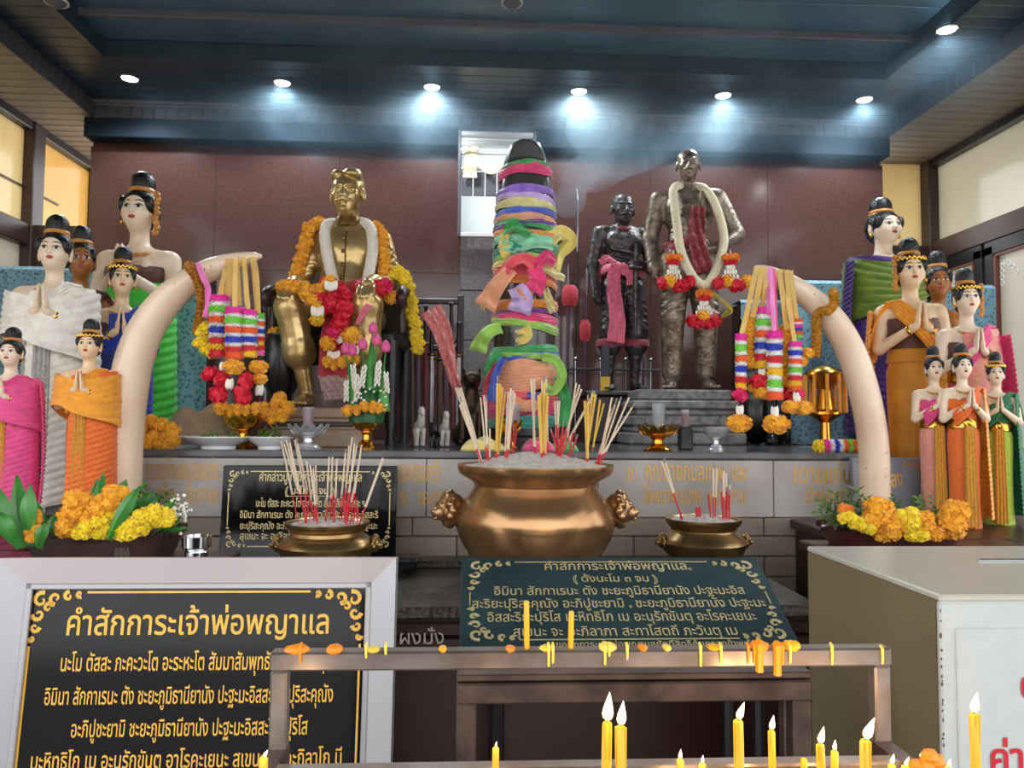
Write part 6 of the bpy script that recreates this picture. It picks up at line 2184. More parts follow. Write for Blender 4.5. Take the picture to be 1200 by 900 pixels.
for k in range(5):
    strip([P(836, 345, BY-.2)-o_, P(846+k*3, 352+k*3, BY-.22)-o_, P(858-k*4, 366+k*4-8, BY-.2)-o_], .02, (0, -1, 0), w1=.006, across=3).build('leaf', mat('leaf_yellow', (190, 176, 70), rough=.5) if k == 0 else 'leaf_yellow', t)
rope('ring of orange marigolds round the foot of the banana-leaf cone', [(407, 481), (418, 480), (430, 477), (440, 477), (452, 481)], 3.35, 7, 'mg_orange', .95)
# loose marigold rope on the altar corner
rope('thick orange marigold garland coiled on the altar behind the orange lady\'s tusk', [(168, 500), (180, 494), (194, 500), (206, 512), (200, 522), (184, 522), (170, 518), (178, 510), (192, 511)], 3.40, 9, 'mg_orange', .8)

# ================================================================== planters
mat('planter_brown', (62, 44, 42), rough=.35, var=.2)
mat('planter_red', (70, 34, 30), rough=.3, var=.2)
mat('planter_mark', (104, 92, 90), rough=.5)
mat('soil', (46, 38, 30), rough=.9, var=.3, scale=60)
mat('blade_leaf', (60, 128, 52), rough=.35, var=.25, scale=10, stretch=(6, 6, 1))
mat('sprig', (96, 128, 62), rough=.6, var=.3, scale=30)


def planter(x0, x1, yt, Y, m, label, dep=.22):
    a, b = P(x0, yt, Y), P(x1, yt, Y)
    H = (a.z+b.z)/2-ZPL
    w = b.x-a.x
    t = thing('flower_planter', label, 'planter', ((a.x+b.x)/2, Y+dep/2, ZPL))
    ns = 96
    out = []
    for k in range(ns):
        a_ = 2*PI*k/ns
        cx, sy = math.cos(a_), math.sin(a_)
        out.append((math.copysign(abs(cx)**.35, cx), math.copysign(abs(sy)**.35, sy)))
    mb = MB()
    rings = ((.86, .80, 0), (.95, .93, H*.6), (1, 1, H*.9), (1.03, 1.05, H), (.98, .95, H*1.01), (.92, .9, H*.9), (.9, .85, H*.75))
    vs, fs = [], []
    for fx, fy, z in rings:
        for k, (cx, sy) in enumerate(out):
            vs.append((cx*w/2*fx, sy*dep/2*fy, z+(.010*math.sin(k*PI*.5) if z > H*.95 else 0)))
    for r_ in range(len(rings)-1):
        for k in range(ns):
            j = (k+1) % ns
            fs.append((r_*ns+k, r_*ns+j, (r_+1)*ns+j, (r_+1)*ns+k))
    fs.append(tuple(range(ns))[::-1])
    mb.add(vs, fs).build('trough', m, t)
    s = MB()
    s.grid(lambda u, v: ((u-.5)*w*.88, (v-.5)*dep*.82, H*.78+.004*math.sin(u*40)*math.sin(v*30)), 20, 8).build('soil', 'soil', t)
    return t, Vector(t.location), w, H


pa, po, pw, ph_ = planter(16, 190, 628, 2.22, 'planter_brown', 'dark brown ruffled trough planter full of marigolds and blade leaves')
letters('106', 'planter_mark', pa, (P(143, 651, 2.22).x-po.x, -.112, P(143, 651, 2.22).z-ZPL), .030, bold=.0)
pb, qo, qw, qh = planter(988, 1140, 622, 2.42, 'planter_red', 'dark red trough planter of marigolds behind the donation box')


def blade(par, o, bx, by, tx, ty, Y, wpx, label=None, bend=0.):
    a, b = P(bx, by, Y)-o, P(tx, ty, Y+bend)-o
    m = (a+b)/2+Vector((0, -.015, 0))
    c = spline([a, m, b], 8)
    N = len(c)-1
    w = wpx*pxm(Y)/2
    side = (b-a).cross(Vector((0, -1, 0))).normalized()

    def fn(u, v):
        k = min(int(v*N), N-1)
        p = c[k].lerp(c[k+1], v*N-k)
        ww = w*(.55+.9*v)*(1 if v < .55 else max(.02, 1-((v-.55)/.45)**1.6))
        return p+side*(u-.5)*2*ww+Vector((0, -.010*(1-abs(2*u-1)), 0))
    MB().grid(fn, 4, 18, .0016).build('leaf', 'blade_leaf', par)


for (bx, by, tx, ty, w, Y, b) in ((30, 640, -10, 565, 20, 2.22, 0), (32, 640, 20, 556, 17, 2.26, .05), (38, 640, 36, 568, 18, 2.18, -.02), (24, 642, 2, 600, 18, 2.15, -.03), (52, 640, 44, 588, 15, 2.3, 0), (60, 640, 66, 600, 14, 2.28, 0), (70, 635, 40, 592, 12, 2.32, .03),
                                  (112, 620, 122, 553, 12, 2.33, .05), (108, 622, 114, 562, 12, 2.35, .05), (128, 632, 164, 570, 15, 2.17, 0), (140, 590, 148, 562, 12, 2.36, 0), (150, 600, 172, 563, 8, 2.34, .04), (150, 606, 182, 574, 8, 2.32, .04), (160, 610, 190, 578, 8, 2.32, .04), (185, 612, 206, 584, 8, 2.3, 0),
                                  (180, 626, 214, 606, 7, 2.25, 0), (190, 622, 224, 618, 5, 2.24, 0), (46, 642, 56, 612, 14, 2.16, -.02)):
    blade(pa, po, bx, by, tx, ty, Y, w, None, b)


def bunch(label, pts, Y, rp, m, n=2, group='marigold strings in the planters'):
    """thick bundle: several rows of flowers along a path"""
    c = [P(p[0], p[1], Y) for p in pts]
    t = thing('marigold_bunch', label, 'flowers', c[-1], group=group)
    o = Vector(t.location)
    r_ = rp*pxm(Y)
    cs = spline(c, 6)
    L = sum((cs[i+1]-cs[i]).length for i in range(len(cs)-1))
    N = max(2, int(L/(r_*.95)))
    for k in range(N+1):
        q = cs[min(len(cs)-1, int(k/N*(len(cs)-1)))]
        for j in range(n):
            a = 2*PI*j/n+k*1.3
            off = Vector((math.cos(a), math.sin(a)*.8, math.sin(a*1.7)*.4))*r_*(.55 if n > 1 else 0)
            flower(t, q-o+off, r_*FR.uniform(.9, 1.1), m)
    return t


bunch('orange marigold bunch beside the tall blade leaves', [(92, 588), (86, 602), (80, 618)], 2.20, 11, 'mg_orange', 3)
bunch('orange marigold bunch in the middle of the brown planter', [(136, 580), (124, 592), (112, 606), (108, 616)], 2.20, 11, 'mg_orange', 3)
bunch('yellow marigolds below the middle orange bunch', [(110, 612), (104, 620), (96, 622)], 2.18, 8.5, 'mg_yellow', 2)
bunch('yellow marigold string beside the slanting blade leaf', [(132, 604), (124, 614), (118, 624)], 2.19, 7, 'mg_yellow', 2)
bunch('large yellow marigold bunch at the end of the brown planter', [(188, 606), (174, 604), (162, 614), (150, 622)], 2.18, 11, 'mg_yellow', 3)
bunch('small orange marigolds between the blade leaves', [(39, 602), (40, 618), (36, 630)], 2.17, 6, 'mg_orange', 2)
bunch('single orange bloom at the outer end of the brown planter', [(199, 606), (200, 610)], 2.2, 5, 'mg_deep', 1)
bunch('tall orange marigold bunch in the dark red planter', [(1030, 596), (1028, 610), (1040, 620), (1050, 612)], 2.40, 12, 'mg_orange', 3)
bunch('orange marigold bunch at the far end of the dark red planter', [(1118, 598), (1116, 610), (1115, 618)], 2.40, 12, 'mg_orange', 3)
bunch('orange-yellow marigolds in the middle of the dark red planter', [(1062, 604), (1068, 614), (1074, 624)], 2.38, 10, 'mg_yellow', 2)
bunch('orange marigolds beside the yellow middle ones in the dark red planter', [(1082, 606), (1086, 618), (1092, 624)], 2.38, 9, 'mg_orange', 2)
bunch('small yellow marigolds at the sprig end of the dark red planter', [(992, 606), (1004, 612), (1016, 620)], 2.38, 7, 'mg_yellow', 2)
bunch('small orange bloom among the sprigs of the dark red planter', [(988, 596), (996, 598)], 2.44, 6, 'mg_deep', 1)
SPR = MB()
_rs = random.Random(5)
for k in range(26):
    z = k/26
    a = k*2.4
    for j in range(1):
        d = Vector((math.cos(a), math.sin(a), .5)).normalized()
        w = d.cross(Vector((0, 0, 1))).normalized()*.06
        c = Vector((.02*math.sin(z*4), 0, z))
        SPR.add([c, c+d*.12+w, c+d*.24, c+d*.12-w], [(0, 1, 2, 3)])
SPR.tube([(.02*math.sin(k/4), 0, k/8) for k in range(9)], .012, 5)
SPR = SPR.mesh('sprig', False)


def sprigs(par, o, lst, Y, m='sprig'):
    for (bx, by, tx, ty) in lst:
        a, b = P(bx, by, Y)-o, P(tx, ty, Y+FR.uniform(-.04, .04))-o
        d = b-a
        link('sprig', SPR, m, par, loc=a, rot=d.to_track_quat('Z', 'Y').to_euler(), scale=d.length)


sprigs(pb, qo, [(1000, 622, 962, 586), (1004, 622, 976, 576), (998, 622, 958, 600), (1008, 620, 990, 574), (1012, 620, 1004, 572), (1010, 622, 966, 592), (1020, 618, 1016, 582), (1050, 612, 1046, 580), (1096, 612, 1090, 580), (1084, 606, 1076, 582), (1130, 615, 1138, 594), (1000, 624, 972, 606), (1094, 620, 1098, 596), (1070, 600, 1070, 584), (1048, 600, 1056, 586)], 2.46)
sprigs(pa, po, [(178, 620, 168, 570), (185, 618, 186, 580), (192, 618, 204, 584), (175, 618, 160, 576), (196, 620, 220, 596), (186, 620, 196, 574)], 2.34)
wf = MB()
t = thing('white_flower_spray', 'spray of tiny white flowers at the end of the brown planter', 'flowers', P(205, 622, 2.28))
o_ = Vector(t.location)
for k in range(60):
    x, y = FR.gauss(211, 6), FR.gauss(598, 8)
    wf.ell(P(x, y, 2.28+FR.uniform(-.03, .03))-o_, FR.uniform(.003, .006), 5, 4)
o = wf.build('tiny_flowers', 'jasmine', t)
o['kind'] = 'stuff'
for k in range(6):
    MB().tube([P(203, 622, 2.28)-o_, P(205+k*2.5, 600-(k % 3)*5, 2.28)-o_], .0015, 5).build('stem', 'sprig', t)

# ================================================================== lettered plaques
mat('sign_black', (16, 16, 18), rough=.10, var=.2, scale=3, spec=.28)
mat('sign_green', (52, 72, 74), rough=.22, scale=5, col2=(40, 56, 60))
mat('aluminium_sky_lit', (206, 198, 202), rough=.25, metal=.45, var=.06, scale=2)  # frame top: the sky's pinkish reflection put into the metal's colour
mat('aluminium_dim', (160, 160, 164), rough=.34, metal=.5, var=.05, scale=2)  # same frame metal without the painted sky reflection


def on_face(mx, x, y):
    """where the seen point lies on a face, in its own x,y"""
    o = Vector((0, 0, EYE))
    d = _f + _r*((x-600)/_F) + _u*((450-y)/_F)
    n = mx.col[2].to_3d()
    p = mx.translation
    k = (p-o).dot(n)/d.dot(n)
    q = mx.inverted() @ (o+d*k)
    return q.x, q.y


def put_line(par, mx, text, x0, x1, y, hpx, m, bold=.012):
    a, b = on_face(mx, x0, y), on_face(mx, x1, y)
    c = on_face(mx, (x0+x1)/2, y-hpx)
    h = c[1]-(a[1]+b[1])/2
    inv = Matrix.Translation(-Vector(par.location))
    sl = [c_ for c_ in par.children if c_.name.split('.')[0] in ('board', 'slab')]
    letters(text, m, sl[0] if sl else par, ((a[0]+b[0])/2, (a[1]+b[1])/2), h/.545, width=b[0]-a[0], face=inv @ mx, bold=bold)


def face_box(mb, x0, x1, y0, y1, z0, z1, mx, off, bev=0.):
    m = MB().box(((x0+x1)/2, (y0+y1)/2, (z0+z1)/2), (x1-x0, y1-y0, z1-z0), bev=bev)
    mb.add([(mx @ Vector(v))-off for v in m.v], m.f)
    return mb


def scroll(mb, mx, off, cx, cy, sx, sy, s, lift=.0015):
    """a corner of curling leaf ornament"""
    def curl(px, py, r_, turn, st, w):
        pts = []
        for k in range(15):
            a = st+turn*k*.42
            rr = r_*(1-k/18)
            pts.append((px+rr*math.cos(a), py+rr*math.sin(a)))
        for k in range(14):
            a, b = Vector((*pts[k], 0)), Vector((*pts[k+1], 0))
            d = (b-a).normalized()
            n = Vector((-d.y, d.x, 0))*w*(1-k/22)
            v = [a-n, b-n, b+n, a+n]
            mb.add([(mx @ Vector((cx+sx*q.x*s, cy+sy*q.y*s, lift)))-off for q in v], [(0, 1, 2, 3) if sx*sy > 0 else (3, 2, 1, 0)])
    for (px, py, r_, tn, st_) in ((.16, -.16, .15, 1, 1.2), (.42, -.13, .12, -1, -1.6), (.13, -.42, .12, 1, 3.2), (.66, -.09, .09, 1, 1.5), (.09, -.66, .09, -1, 0), (.86, -.05, .06, -1, -1), (.05, -.86, .06, 1, 3), (.30, -.30, .09, 1, .5)):
        curl(px, py, r_, tn, st_, .042)
    return mb


def border(par, mx, off, x0, x1, y0, y1, w, cs, m):
    for nm, b in (('border_line', (x0+cs, x1-cs, y1-w, y1)), ('border_line', (x0+cs, x1-cs, y0, y0+w)), ('border_line', (x0, x0+w, y0+cs, y1-cs)), ('border_line', (x1-w, x1, y0+cs, y1-cs))):
        face_box(MB(), b[0], b[1], b[2], b[3], .0003, .0016, mx, off).build(nm, m, par, smooth=False)
    for sx, sy, cx, cy in ((1, 1, x0, y1), (-1, 1, x1, y1), (1, -1, x0, y0), (-1, -1, x1, y0)):
        scroll(MB(), mx, off, cx, cy, sx, sy, cs*1.0).build('corner_scroll', m, par, smooth=False)


# ---- big plaque in a bright metal frame
tl, trr = P(3, 654, 1.60), P(465, 653, 1.60)
ux = Vector((1, 0, 0))
up = Vector((0, .13, 1)).normalized()
mx = plane_frame((tl.x, 1.60, (tl.z+trr.z)/2), ux, up)
W, H = trr.x-tl.x, .66
bot = mx @ Vector((W/2, -H, 0))
t = thing('framed_plaque', 'black plaque of gold prayer text in a broad bright metal frame', 'plaque', bot)
off = Vector(t.location)
fw = .050
face_box(MB(), fw*.7, W-fw*.7, -H+fw*.7, -fw*.7, -.03, -.012, mx, off).build('board', 'sign_black', t, smooth=False)
mz = mx @ Matrix.Translation((0, 0, -.012))
for nm, quad in (('frame_top', ((0, 0), (W, 0), (W-fw, -fw), (fw, -fw))), ('frame_side', ((0, -H), (0, 0), (fw, -fw), (fw, -H+fw))), ('frame_side', ((W, 0), (W, -H), (W-fw, -H+fw), (W-fw, -fw))), ('frame_bottom', ((W, -H), (0, -H), (fw, -H+fw), (W-fw, -H+fw)))):
    zs = (.012, .012, -.004, -.004)
    v = [mx @ Vector((q[0], q[1], z))-off for q, z in zip(quad, zs)]+[mx @ Vector((q[0], q[1], -.035))-off for q in quad]
    MB().add(v, [(0, 3, 2, 1), (4, 5, 6, 7), (0, 1, 5, 4), (1, 2, 6, 5), (2, 3, 7, 6), (3, 0, 4, 7)]).build(nm, 'aluminium_sky_lit' if nm == 'frame_top' else 'aluminium_dim', t, smooth=False)
for (a0, a1, b0, b1) in ((fw, W-fw, -fw-.012, -fw), (fw, fw+.012, -H+fw, -fw), (W-fw-.012, W-fw, -H+fw, -fw), (fw, W-fw, -H+fw, -H+fw+.012)):
    face_box(MB(), a0, a1, b0, b1, -.012, -.002, mx, off, .002).build('frame_lip', 'aluminium_dim', t, smooth=False)
bx0, by0 = on_face(mz, 40, 693)
bx1, _ = on_face(mz, 425, 693)
border(t, mz, off, bx0, bx1, -H+fw+.02, by0, .0042, .105, 'gilt_bright')
for (tx, x0, x1, y, h) in (('คำสักการะเจ้าพ่อพญาแล', 78, 385, 743, 22), ('นะโม ตัสสะ ภะคะวะโต อะระหะโต สัมมาสัมพุทธัสสะ ๓ หน ๆ', 71, 380, 785, 15), ('อิมินา สักกาเรนะ ตัง ชะยะภูมิธานียานัง ปะฐะมะอิสสะริยะปุริสะคุณัง', 52, 390, 824, 15),
                           ('อะภิปูชะยามิ ชะยะภูมิธานียานัง ปะฐะมะอิสสะริยะปุริโส', 83, 360, 862, 15), ('มะหิทธิโก เม อะนุรักขันตุ อาโรคะเยนะ สุเขนะ จะ อะภิลาโภ มี', 36, 400, 899, 15)):
    put_line(t, mz, tx, x0, x1, y, h, 'gilt_bright', .010)
MB().box((0, .10, -off.z+(off.z-.0)/2), (.5, .05, off.z)).build('stand', 'wood_black', t, smooth=False)

# ---- green granite plaque lying on a slope
a, b, c = P(541, 653, 2.35), P(886, 653, 2.35), P(535, 757, 2.03)
up = Vector((0, a.y-c.y, a.z-c.z)).normalized()
mx = plane_frame((a.x, a.y, (a.z+b.z)/2), (1, 0, 0), up)
W = b.x-a.x
H = .375
bot = mx @ Vector((W/2, -H, -.02))
t = thing('granite_plaque', 'dark green granite plaque of prayer text sloping before the bronze pot', 'plaque', (bot.x, 2.2, 0))
off = Vector(t.location)
face_box(MB(), 0, W, -H, 0, -.025, 0, mx, off, .003).build('slab', 'sign_green', t, smooth=False)
border(t, mx, off, .025, W-.025, -H+.03, -.022, .003, .135, 'gilt_pale')
for (tx, x0, x1, y, h) in (('คำสักการะเจ้าพ่อพญาแล.', 638, 810, 668, 7.5), ('( ตั้งนะโม ๓ จบ )', 672, 771, 682, 6.5), ('อิมินา สักกาเรนะ ตัง ชะยะภูมิธานียานัง ปะฐะมะอิส', 579, 874, 697, 8), ('สะริยะปุริสะคุณัง อะภิปูชะยามิ . ชะยะภูมิธานียานัง ปะฐะมะ', 553, 899, 712, 8.5),
                           ('อิสสะริยะปุริโส มะหิทธิโก เม อะนุรักขันตุ อะโรคะเยนะ', 571, 888, 728, 9), ('สุเขนะ จะ อะภิลาภา สะทาโสตถี ภะวันตุ เม', 602, 866, 745, 9), ('ขอสักการะเจ้าพ่อพญาแลศักดิ์สิทธิ์คุ้มครองข้าพเจ้า', 652, 887, 758, 5.5)):
    put_line(t, mx, tx, x0, x1, y, h*.93, 'gilt_pale', .006)
for xx in (-.35, .35):
    p0 = mx @ Vector((W/2+xx, -.05, -.03))-off
    p1 = mx @ Vector((W/2+xx, -H+.04, -.03))-off
    MB().tube([(p0.x, p0.y, 0), p0], .018, 8).tube([(p1.x, p1.y, 0), p1], .018, 8).tube([p0, p1], .015, 8).build('stand_leg', 'wood_black', t)

# ---- black plaque leaning on the altar
a, b, c = P(260, 545, 3.16), P(465, 547, 3.16), P(260, 650, 3.12)
mx = plane_frame((a.x, 3.18, (a.z+b.z)/2), (1, 0, 0), Vector((0, .08, 1)))
W = b.x-a.x
H = (a.z+b.z)/2-ZSTEP-.027
t = thing('black_plaque', 'small black plaque of gold text leaning on the marble altar', 'plaque', (a.x+W/2, 3.14, ZSTEP+.027))
off = Vector(t.location)
face_box(MB(), 0, W, -H, 0, -.03, 0, mx, off, .003).build('slab', 'sign_black', t, smooth=False)
yb = on_face(mx, 300, 641)[1]
border(t, mx, off, .025, W-.025, yb, -.022, .004, .085, 'gilt_pale')
for (tx, x0, x1, y, h) in (('คำกล่าวบูชาสักการะเจ้าพ่อพญาแล', 304, 424, 564, 8), ('( นะโม ๓ จบ )', 334, 392, 579, 6.5), ('นะโม ตัสสะ ภะคะวะโต อะระหะโต สัมมาสัมพุทธัสสะ ฯ', 300, 427, 594, 7), ('อิมินา สักกาเรนะ ตัง ชะยะภูมิธานียานัง ปะฐะมะอิสสะริ', 281, 443, 607, 6.5), ('ยะปุริสะคุณัง อะภิปูชะยามิ ชะยะภูมิธานียานัง ปะฐะมะ', 281, 442, 620, 6.5), ('สุเขนะ จะ อะภิลาภา สะทาโสตถี ภะวันตุ เม', 281, 430, 632, 6.5)):
    put_line(t, mx, tx, x0, x1, y, h, 'gilt_pale', .012)
u0, v0 = on_face(mx, 334, 581)
u1, _ = on_face(mx, 392, 581)
face_box(MB(), u0, u1, v0-.002, v0, 0, .0015, mx, off).build('underline', 'gilt_pale', t, smooth=False)

# ---- grey plaque by the yellow lady\'s tusk
a, b = P(1000, 536, 3.22), P(1097, 536, 3.22)
mx = plane_frame((a.x, 3.23, (a.z+b.z)/2), (1, 0, 0), (0, .04, 1))
W, H = b.x-a.x, (a.z+b.z)/2-ZPL
t = thing('marble_plaque', 'blue-grey marble plaque with gilt text behind the yellow lady\'s tusk', 'plaque', (a.x+W/2, 3.22, ZPL))
off = Vector(t.location)
face_box(MB(), 0, W, -H, 0, -.03, 0, mx, off, .004).build('slab', mat('plaque_grey', (138, 142, 150), rough=.25, scale=6, col2=(112, 116, 126)), t, smooth=False)
face_box(MB(), W-.022, W-.018, -H, -.0, 0, .002, mx, off).build('edge_line', 'stone_grey', t, smooth=False)
scroll(MB(), mx, off, W-.035, -.02, -1, 1, .12).build('corner_scroll', 'gilt', t, smooth=False)
put_line(t, mx, 'ลง', 1044, 1058, 570, 14, 'gilt', .02)
alt_text('ถวายแก่นกี่', 930, 1008, 566, 15)
alt_text('เจ้าพ่อพญา', 944, 1000, 590, 12)

# ================================================================== donation box
mat('box_cream', (180, 180, 166), rough=.28, var=.06, scale=3)
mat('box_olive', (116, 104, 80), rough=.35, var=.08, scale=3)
mat('box_white', (180, 188, 188), rough=.45, var=.04, scale=30, bump=.05)
mat('rust', (96, 62, 44), rough=.8, var=.3, scale=60)
mat('red_letter', (190, 24, 48), rough=.5)
bx0, by0, by1, bz = .782, 1.264, 1.777, 1.22
bw = .72
t = thing('donation_box', 'tall cream metal donation box with red lettering on its white front', 'donation box', (bx0+bw/2, (by0+by1)/2, 0))
dy = by1-by0
MB().box((0, 0, bz-.006), (bw, dy, .012), bev=.003).build('lid', 'box_cream', t, smooth=False)
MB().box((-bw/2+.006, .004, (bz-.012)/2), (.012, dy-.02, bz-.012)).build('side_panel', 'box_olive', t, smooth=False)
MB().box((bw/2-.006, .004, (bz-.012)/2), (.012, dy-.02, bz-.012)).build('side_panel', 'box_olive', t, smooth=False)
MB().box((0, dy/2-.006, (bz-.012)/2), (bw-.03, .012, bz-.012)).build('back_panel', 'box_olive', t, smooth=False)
MB().box((0, -dy/2+.006, (bz-.012)/2), (bw, .012, bz-.012), bev=.003).build('front_frame', 'box_white', t, smooth=False)
MB().box((0, -dy/2-.001, (bz-.05)/2), (bw-.05, .006, bz-.06), bev=.002).build('front_panel', 'box_white', t, smooth=False)
q = P(1165, 659, 1.6)
MB().box((q.x-t.location.x+.05, q.y-t.location.y-.01, bz+.001), (.17, .012, .003), bev=.001).build('coin_slot', 'frame_black', t, smooth=False)
MB().box((q.x-t.location.x+.05, q.y-t.location.y-.022, bz+.002), (.20, .008, .004), bev=.001).build('slot_lip', 'chrome', t, smooth=False)
for k in range(30):
    z = bz-.02-k*.014-rng.uniform(0, .02)
    MB().ell((-bw/2+rng.uniform(0, .006)**1.3, -dy/2-.0005, z), (rng.uniform(.0008, .0022), .001, rng.uniform(.001, .005)), 6, 4).build('rust_spot', 'rust', t)
pl_ = P(1180, 903, by0-.005)
letters('ค่า', 'red_letter', t, (pl_.x-t.location.x, -dy/2-.0045, pl_.z), .062, bold=.02)
pl_ = P(1208, 818, by0-.005)
letters('ต', 'red_letter', t, (pl_.x-t.location.x, -dy/2-.0045, pl_.z), .062, bold=.02)

# ================================================================== candle rack
mat('rack_steel', (156, 148, 144), rough=.32, metal=.7, var=.2, scale=14, col2=(118, 106, 98))
mat('rack_dark', (104, 86, 78), rough=.4, metal=.55, var=.3, scale=16, col2=(62, 48, 44))
mat('wax_yellow', (252, 178, 24), rough=.4, var=.05, sub=.15)
mat('wax_pale', (244, 214, 90), rough=.4, var=.1)
mat('wax_orange', (248, 140, 20), rough=.4, var=.1)
mat('wick', (40, 30, 24), rough=.9)
YR = 1.15
a, b = P(318, 769, YR), P(1040, 771, YR)
zb = (a.z+b.z)/2
t = thing('candle_rack', 'square-tube metal candle rack spattered with yellow wax', 'rack', ((a.x+b.x)/2, YR, 0))
rk = t
X0, X1 = a.x-t.location.x, b.x-t.location.x
tb = .027
MB().box(((X0+X1)/2, 0, zb), (X1-X0, tb, tb), bev=.003).build('top_bar', 'rack_steel', t, smooth=False)
ztray = 1.03
for x in (X0+tb/2, X1-tb/2):
    MB().box((x, .0, (zb-tb/2+ztray)/2), (tb*.9, tb*.9, zb-tb/2-ztray), bev=.003).build('upright', 'rack_steel', t, smooth=False)
    MB().box((x, -.33, ztray-.01), (tb, .69, tb), bev=.003).build('side_rail', 'rack_dark', t, smooth=False)
    for yy in (0, -.66):
        MB().box((x, yy, (ztray-.02)/2), (tb, tb, ztray-.02), bev=.003).build('leg', 'rack_dark', t, smooth=False)
for yy in (-.065, -.66):
    MB().box(((X0+X1)/2, yy, ztray-.012), (X1-X0-tb, tb, tb), bev=.003).build('cross_rail', 'rack_steel', t, smooth=False)
MB().box(((X0+X1)/2, -.36, ztray-.06), (X1-X0-tb, .58, .012)).build('tray', 'rack_dark', t, smooth=False)
for (x, y, ln, m) in ((429, 757, 14, 'wax_pale'), (452, 757, 10, 'wax_pale'), (643, 757, 24, 'wax_pale'), (648, 757, 20, 'wax_pale'), (709, 757, 22, 'wax_pale'), (735, 757, 16, 'wax_pale'), (714, 757, 12, 'wax_pale'), (821, 757, 24, 'wax_pale'), (845, 757, 20, 'wax_pale'), (877, 757, 20, 'wax_orange'), (890, 755, 32, 'wax_orange'), (884, 755, 22, 'wax_orange'),
                      (911, 757, 34, 'wax_orange'), (917, 757, 22, 'wax_orange'), (926, 757, 20, 'wax_pale'), (975, 757, 22, 'wax_pale'), (352, 757, 20, 'wax_orange'), (1034, 760, 18, 'wax_pale')):
    p = P(x, y, YR-.015)-Vector(t.location)
    q = P(x, y+ln, YR-.015)-Vector(t.location)
    big = m == 'wax_orange' and ln > 30
    r_ = .0065 if big else .0024
    MB().tube([p+Vector((0, .006, .003)), p, p.lerp(q, .5)+Vector((0, -.001, 0)), q], [r_*.8, r_, r_*.8, r_*(.9 if big else .7)], 7).build('wax_drip', m, t)
for (x, y, w, m) in ((350, 756, 15, 'wax_orange'), (393, 753, 10, 'wax_orange'), (438, 757, 8, 'wax_pale'), (519, 757, 5, 'wax_yellow'), (640, 756, 9, 'wax_pale'), (711, 756, 11, 'wax_pale'), (598, 757, 6, 'wax_orange'), (752, 757, 6, 'wax_orange'), (835, 756, 9, 'wax_yellow'), (888, 755, 12, 'wax_orange'), (912, 756, 9, 'wax_orange'), (925, 757, 12, 'wax_yellow'), (780, 757, 5, 'wax_pale')):
    p = P(x, y, YR)-Vector(t.location)
    MB().ell((p.x, -.004, zb+tb/2+.001), (w*pxm(YR), .012, .005 if w < 10 else .009), 10, 6, jit=.12).build('wax_blob', m, t)

# ---- second low stand behind the rack
YS = 1.40
a, b = P(535, 800, YS), P(948, 802, YS)
zt = P(740, 786, YS).z
t = thing('metal_stand', 'low dark metal stand behind the candle rack', 'stand', ((a.x+b.x)/2, YS+.1, 0))
w = b.x-a.x
MB().box((0, -.08, zt-.006), (w, .07, .012), bev=.002).build('top_plate', 'rack_dark', t, smooth=False)
MB().box((0, -.10, zt-.034), (w, .03, .036), bev=.003).build('front_bar', 'rack_dark', t, smooth=False)
for sx in (-1, 1):
    for yy in (-.10, -.06):
        MB().box((sx*(w/2-.018), yy, (zt-.05)/2), (.036, .03, zt-.05), bev=.003).build('leg', 'rack_dark', t, smooth=False)

# ---- candles
fm = bpy.data.materials.new('flame')
fm.use_nodes = True
nt = fm.node_tree
nt.nodes.remove(nt.nodes['Principled BSDF'])
em = nt.nodes.new('ShaderNodeEmission')
tc = nt.nodes.new('ShaderNodeTexCoord')
sx_ = nt.nodes.new('ShaderNodeSeparateXYZ')
cr = nt.nodes.new('ShaderNodeValToRGB')
cr.color_ramp.elements[0].color = (1, .42, .10, 1)
cr.color_ramp.elements[1].color = (1, .80, .45, 1)
cr.color_ramp.elements[0].position = .02
cr.color_ramp.elements[1].position = .4
nt.links.new(tc.outputs['Object'], sx_.inputs[0])
nt.links.new(sx_.outputs['Z'], cr.inputs[0])
nt.links.new(cr.outputs[0], em.inputs[0])
em.inputs[1].default_value = 4
nt.links.new(em.outputs[0], nt.nodes['Material Output'].inputs[0])
MATS['flame'] = fm
FLAME = MB().lathe([(.02, 0), (.16, .10), (.21, .25), (.18, .45), (.11, .68), (.05, .87), (.004, 1.0)], 12).mesh('flame')
ZTR = ztray-.054
CG = 'yellow candles on the rack tray'


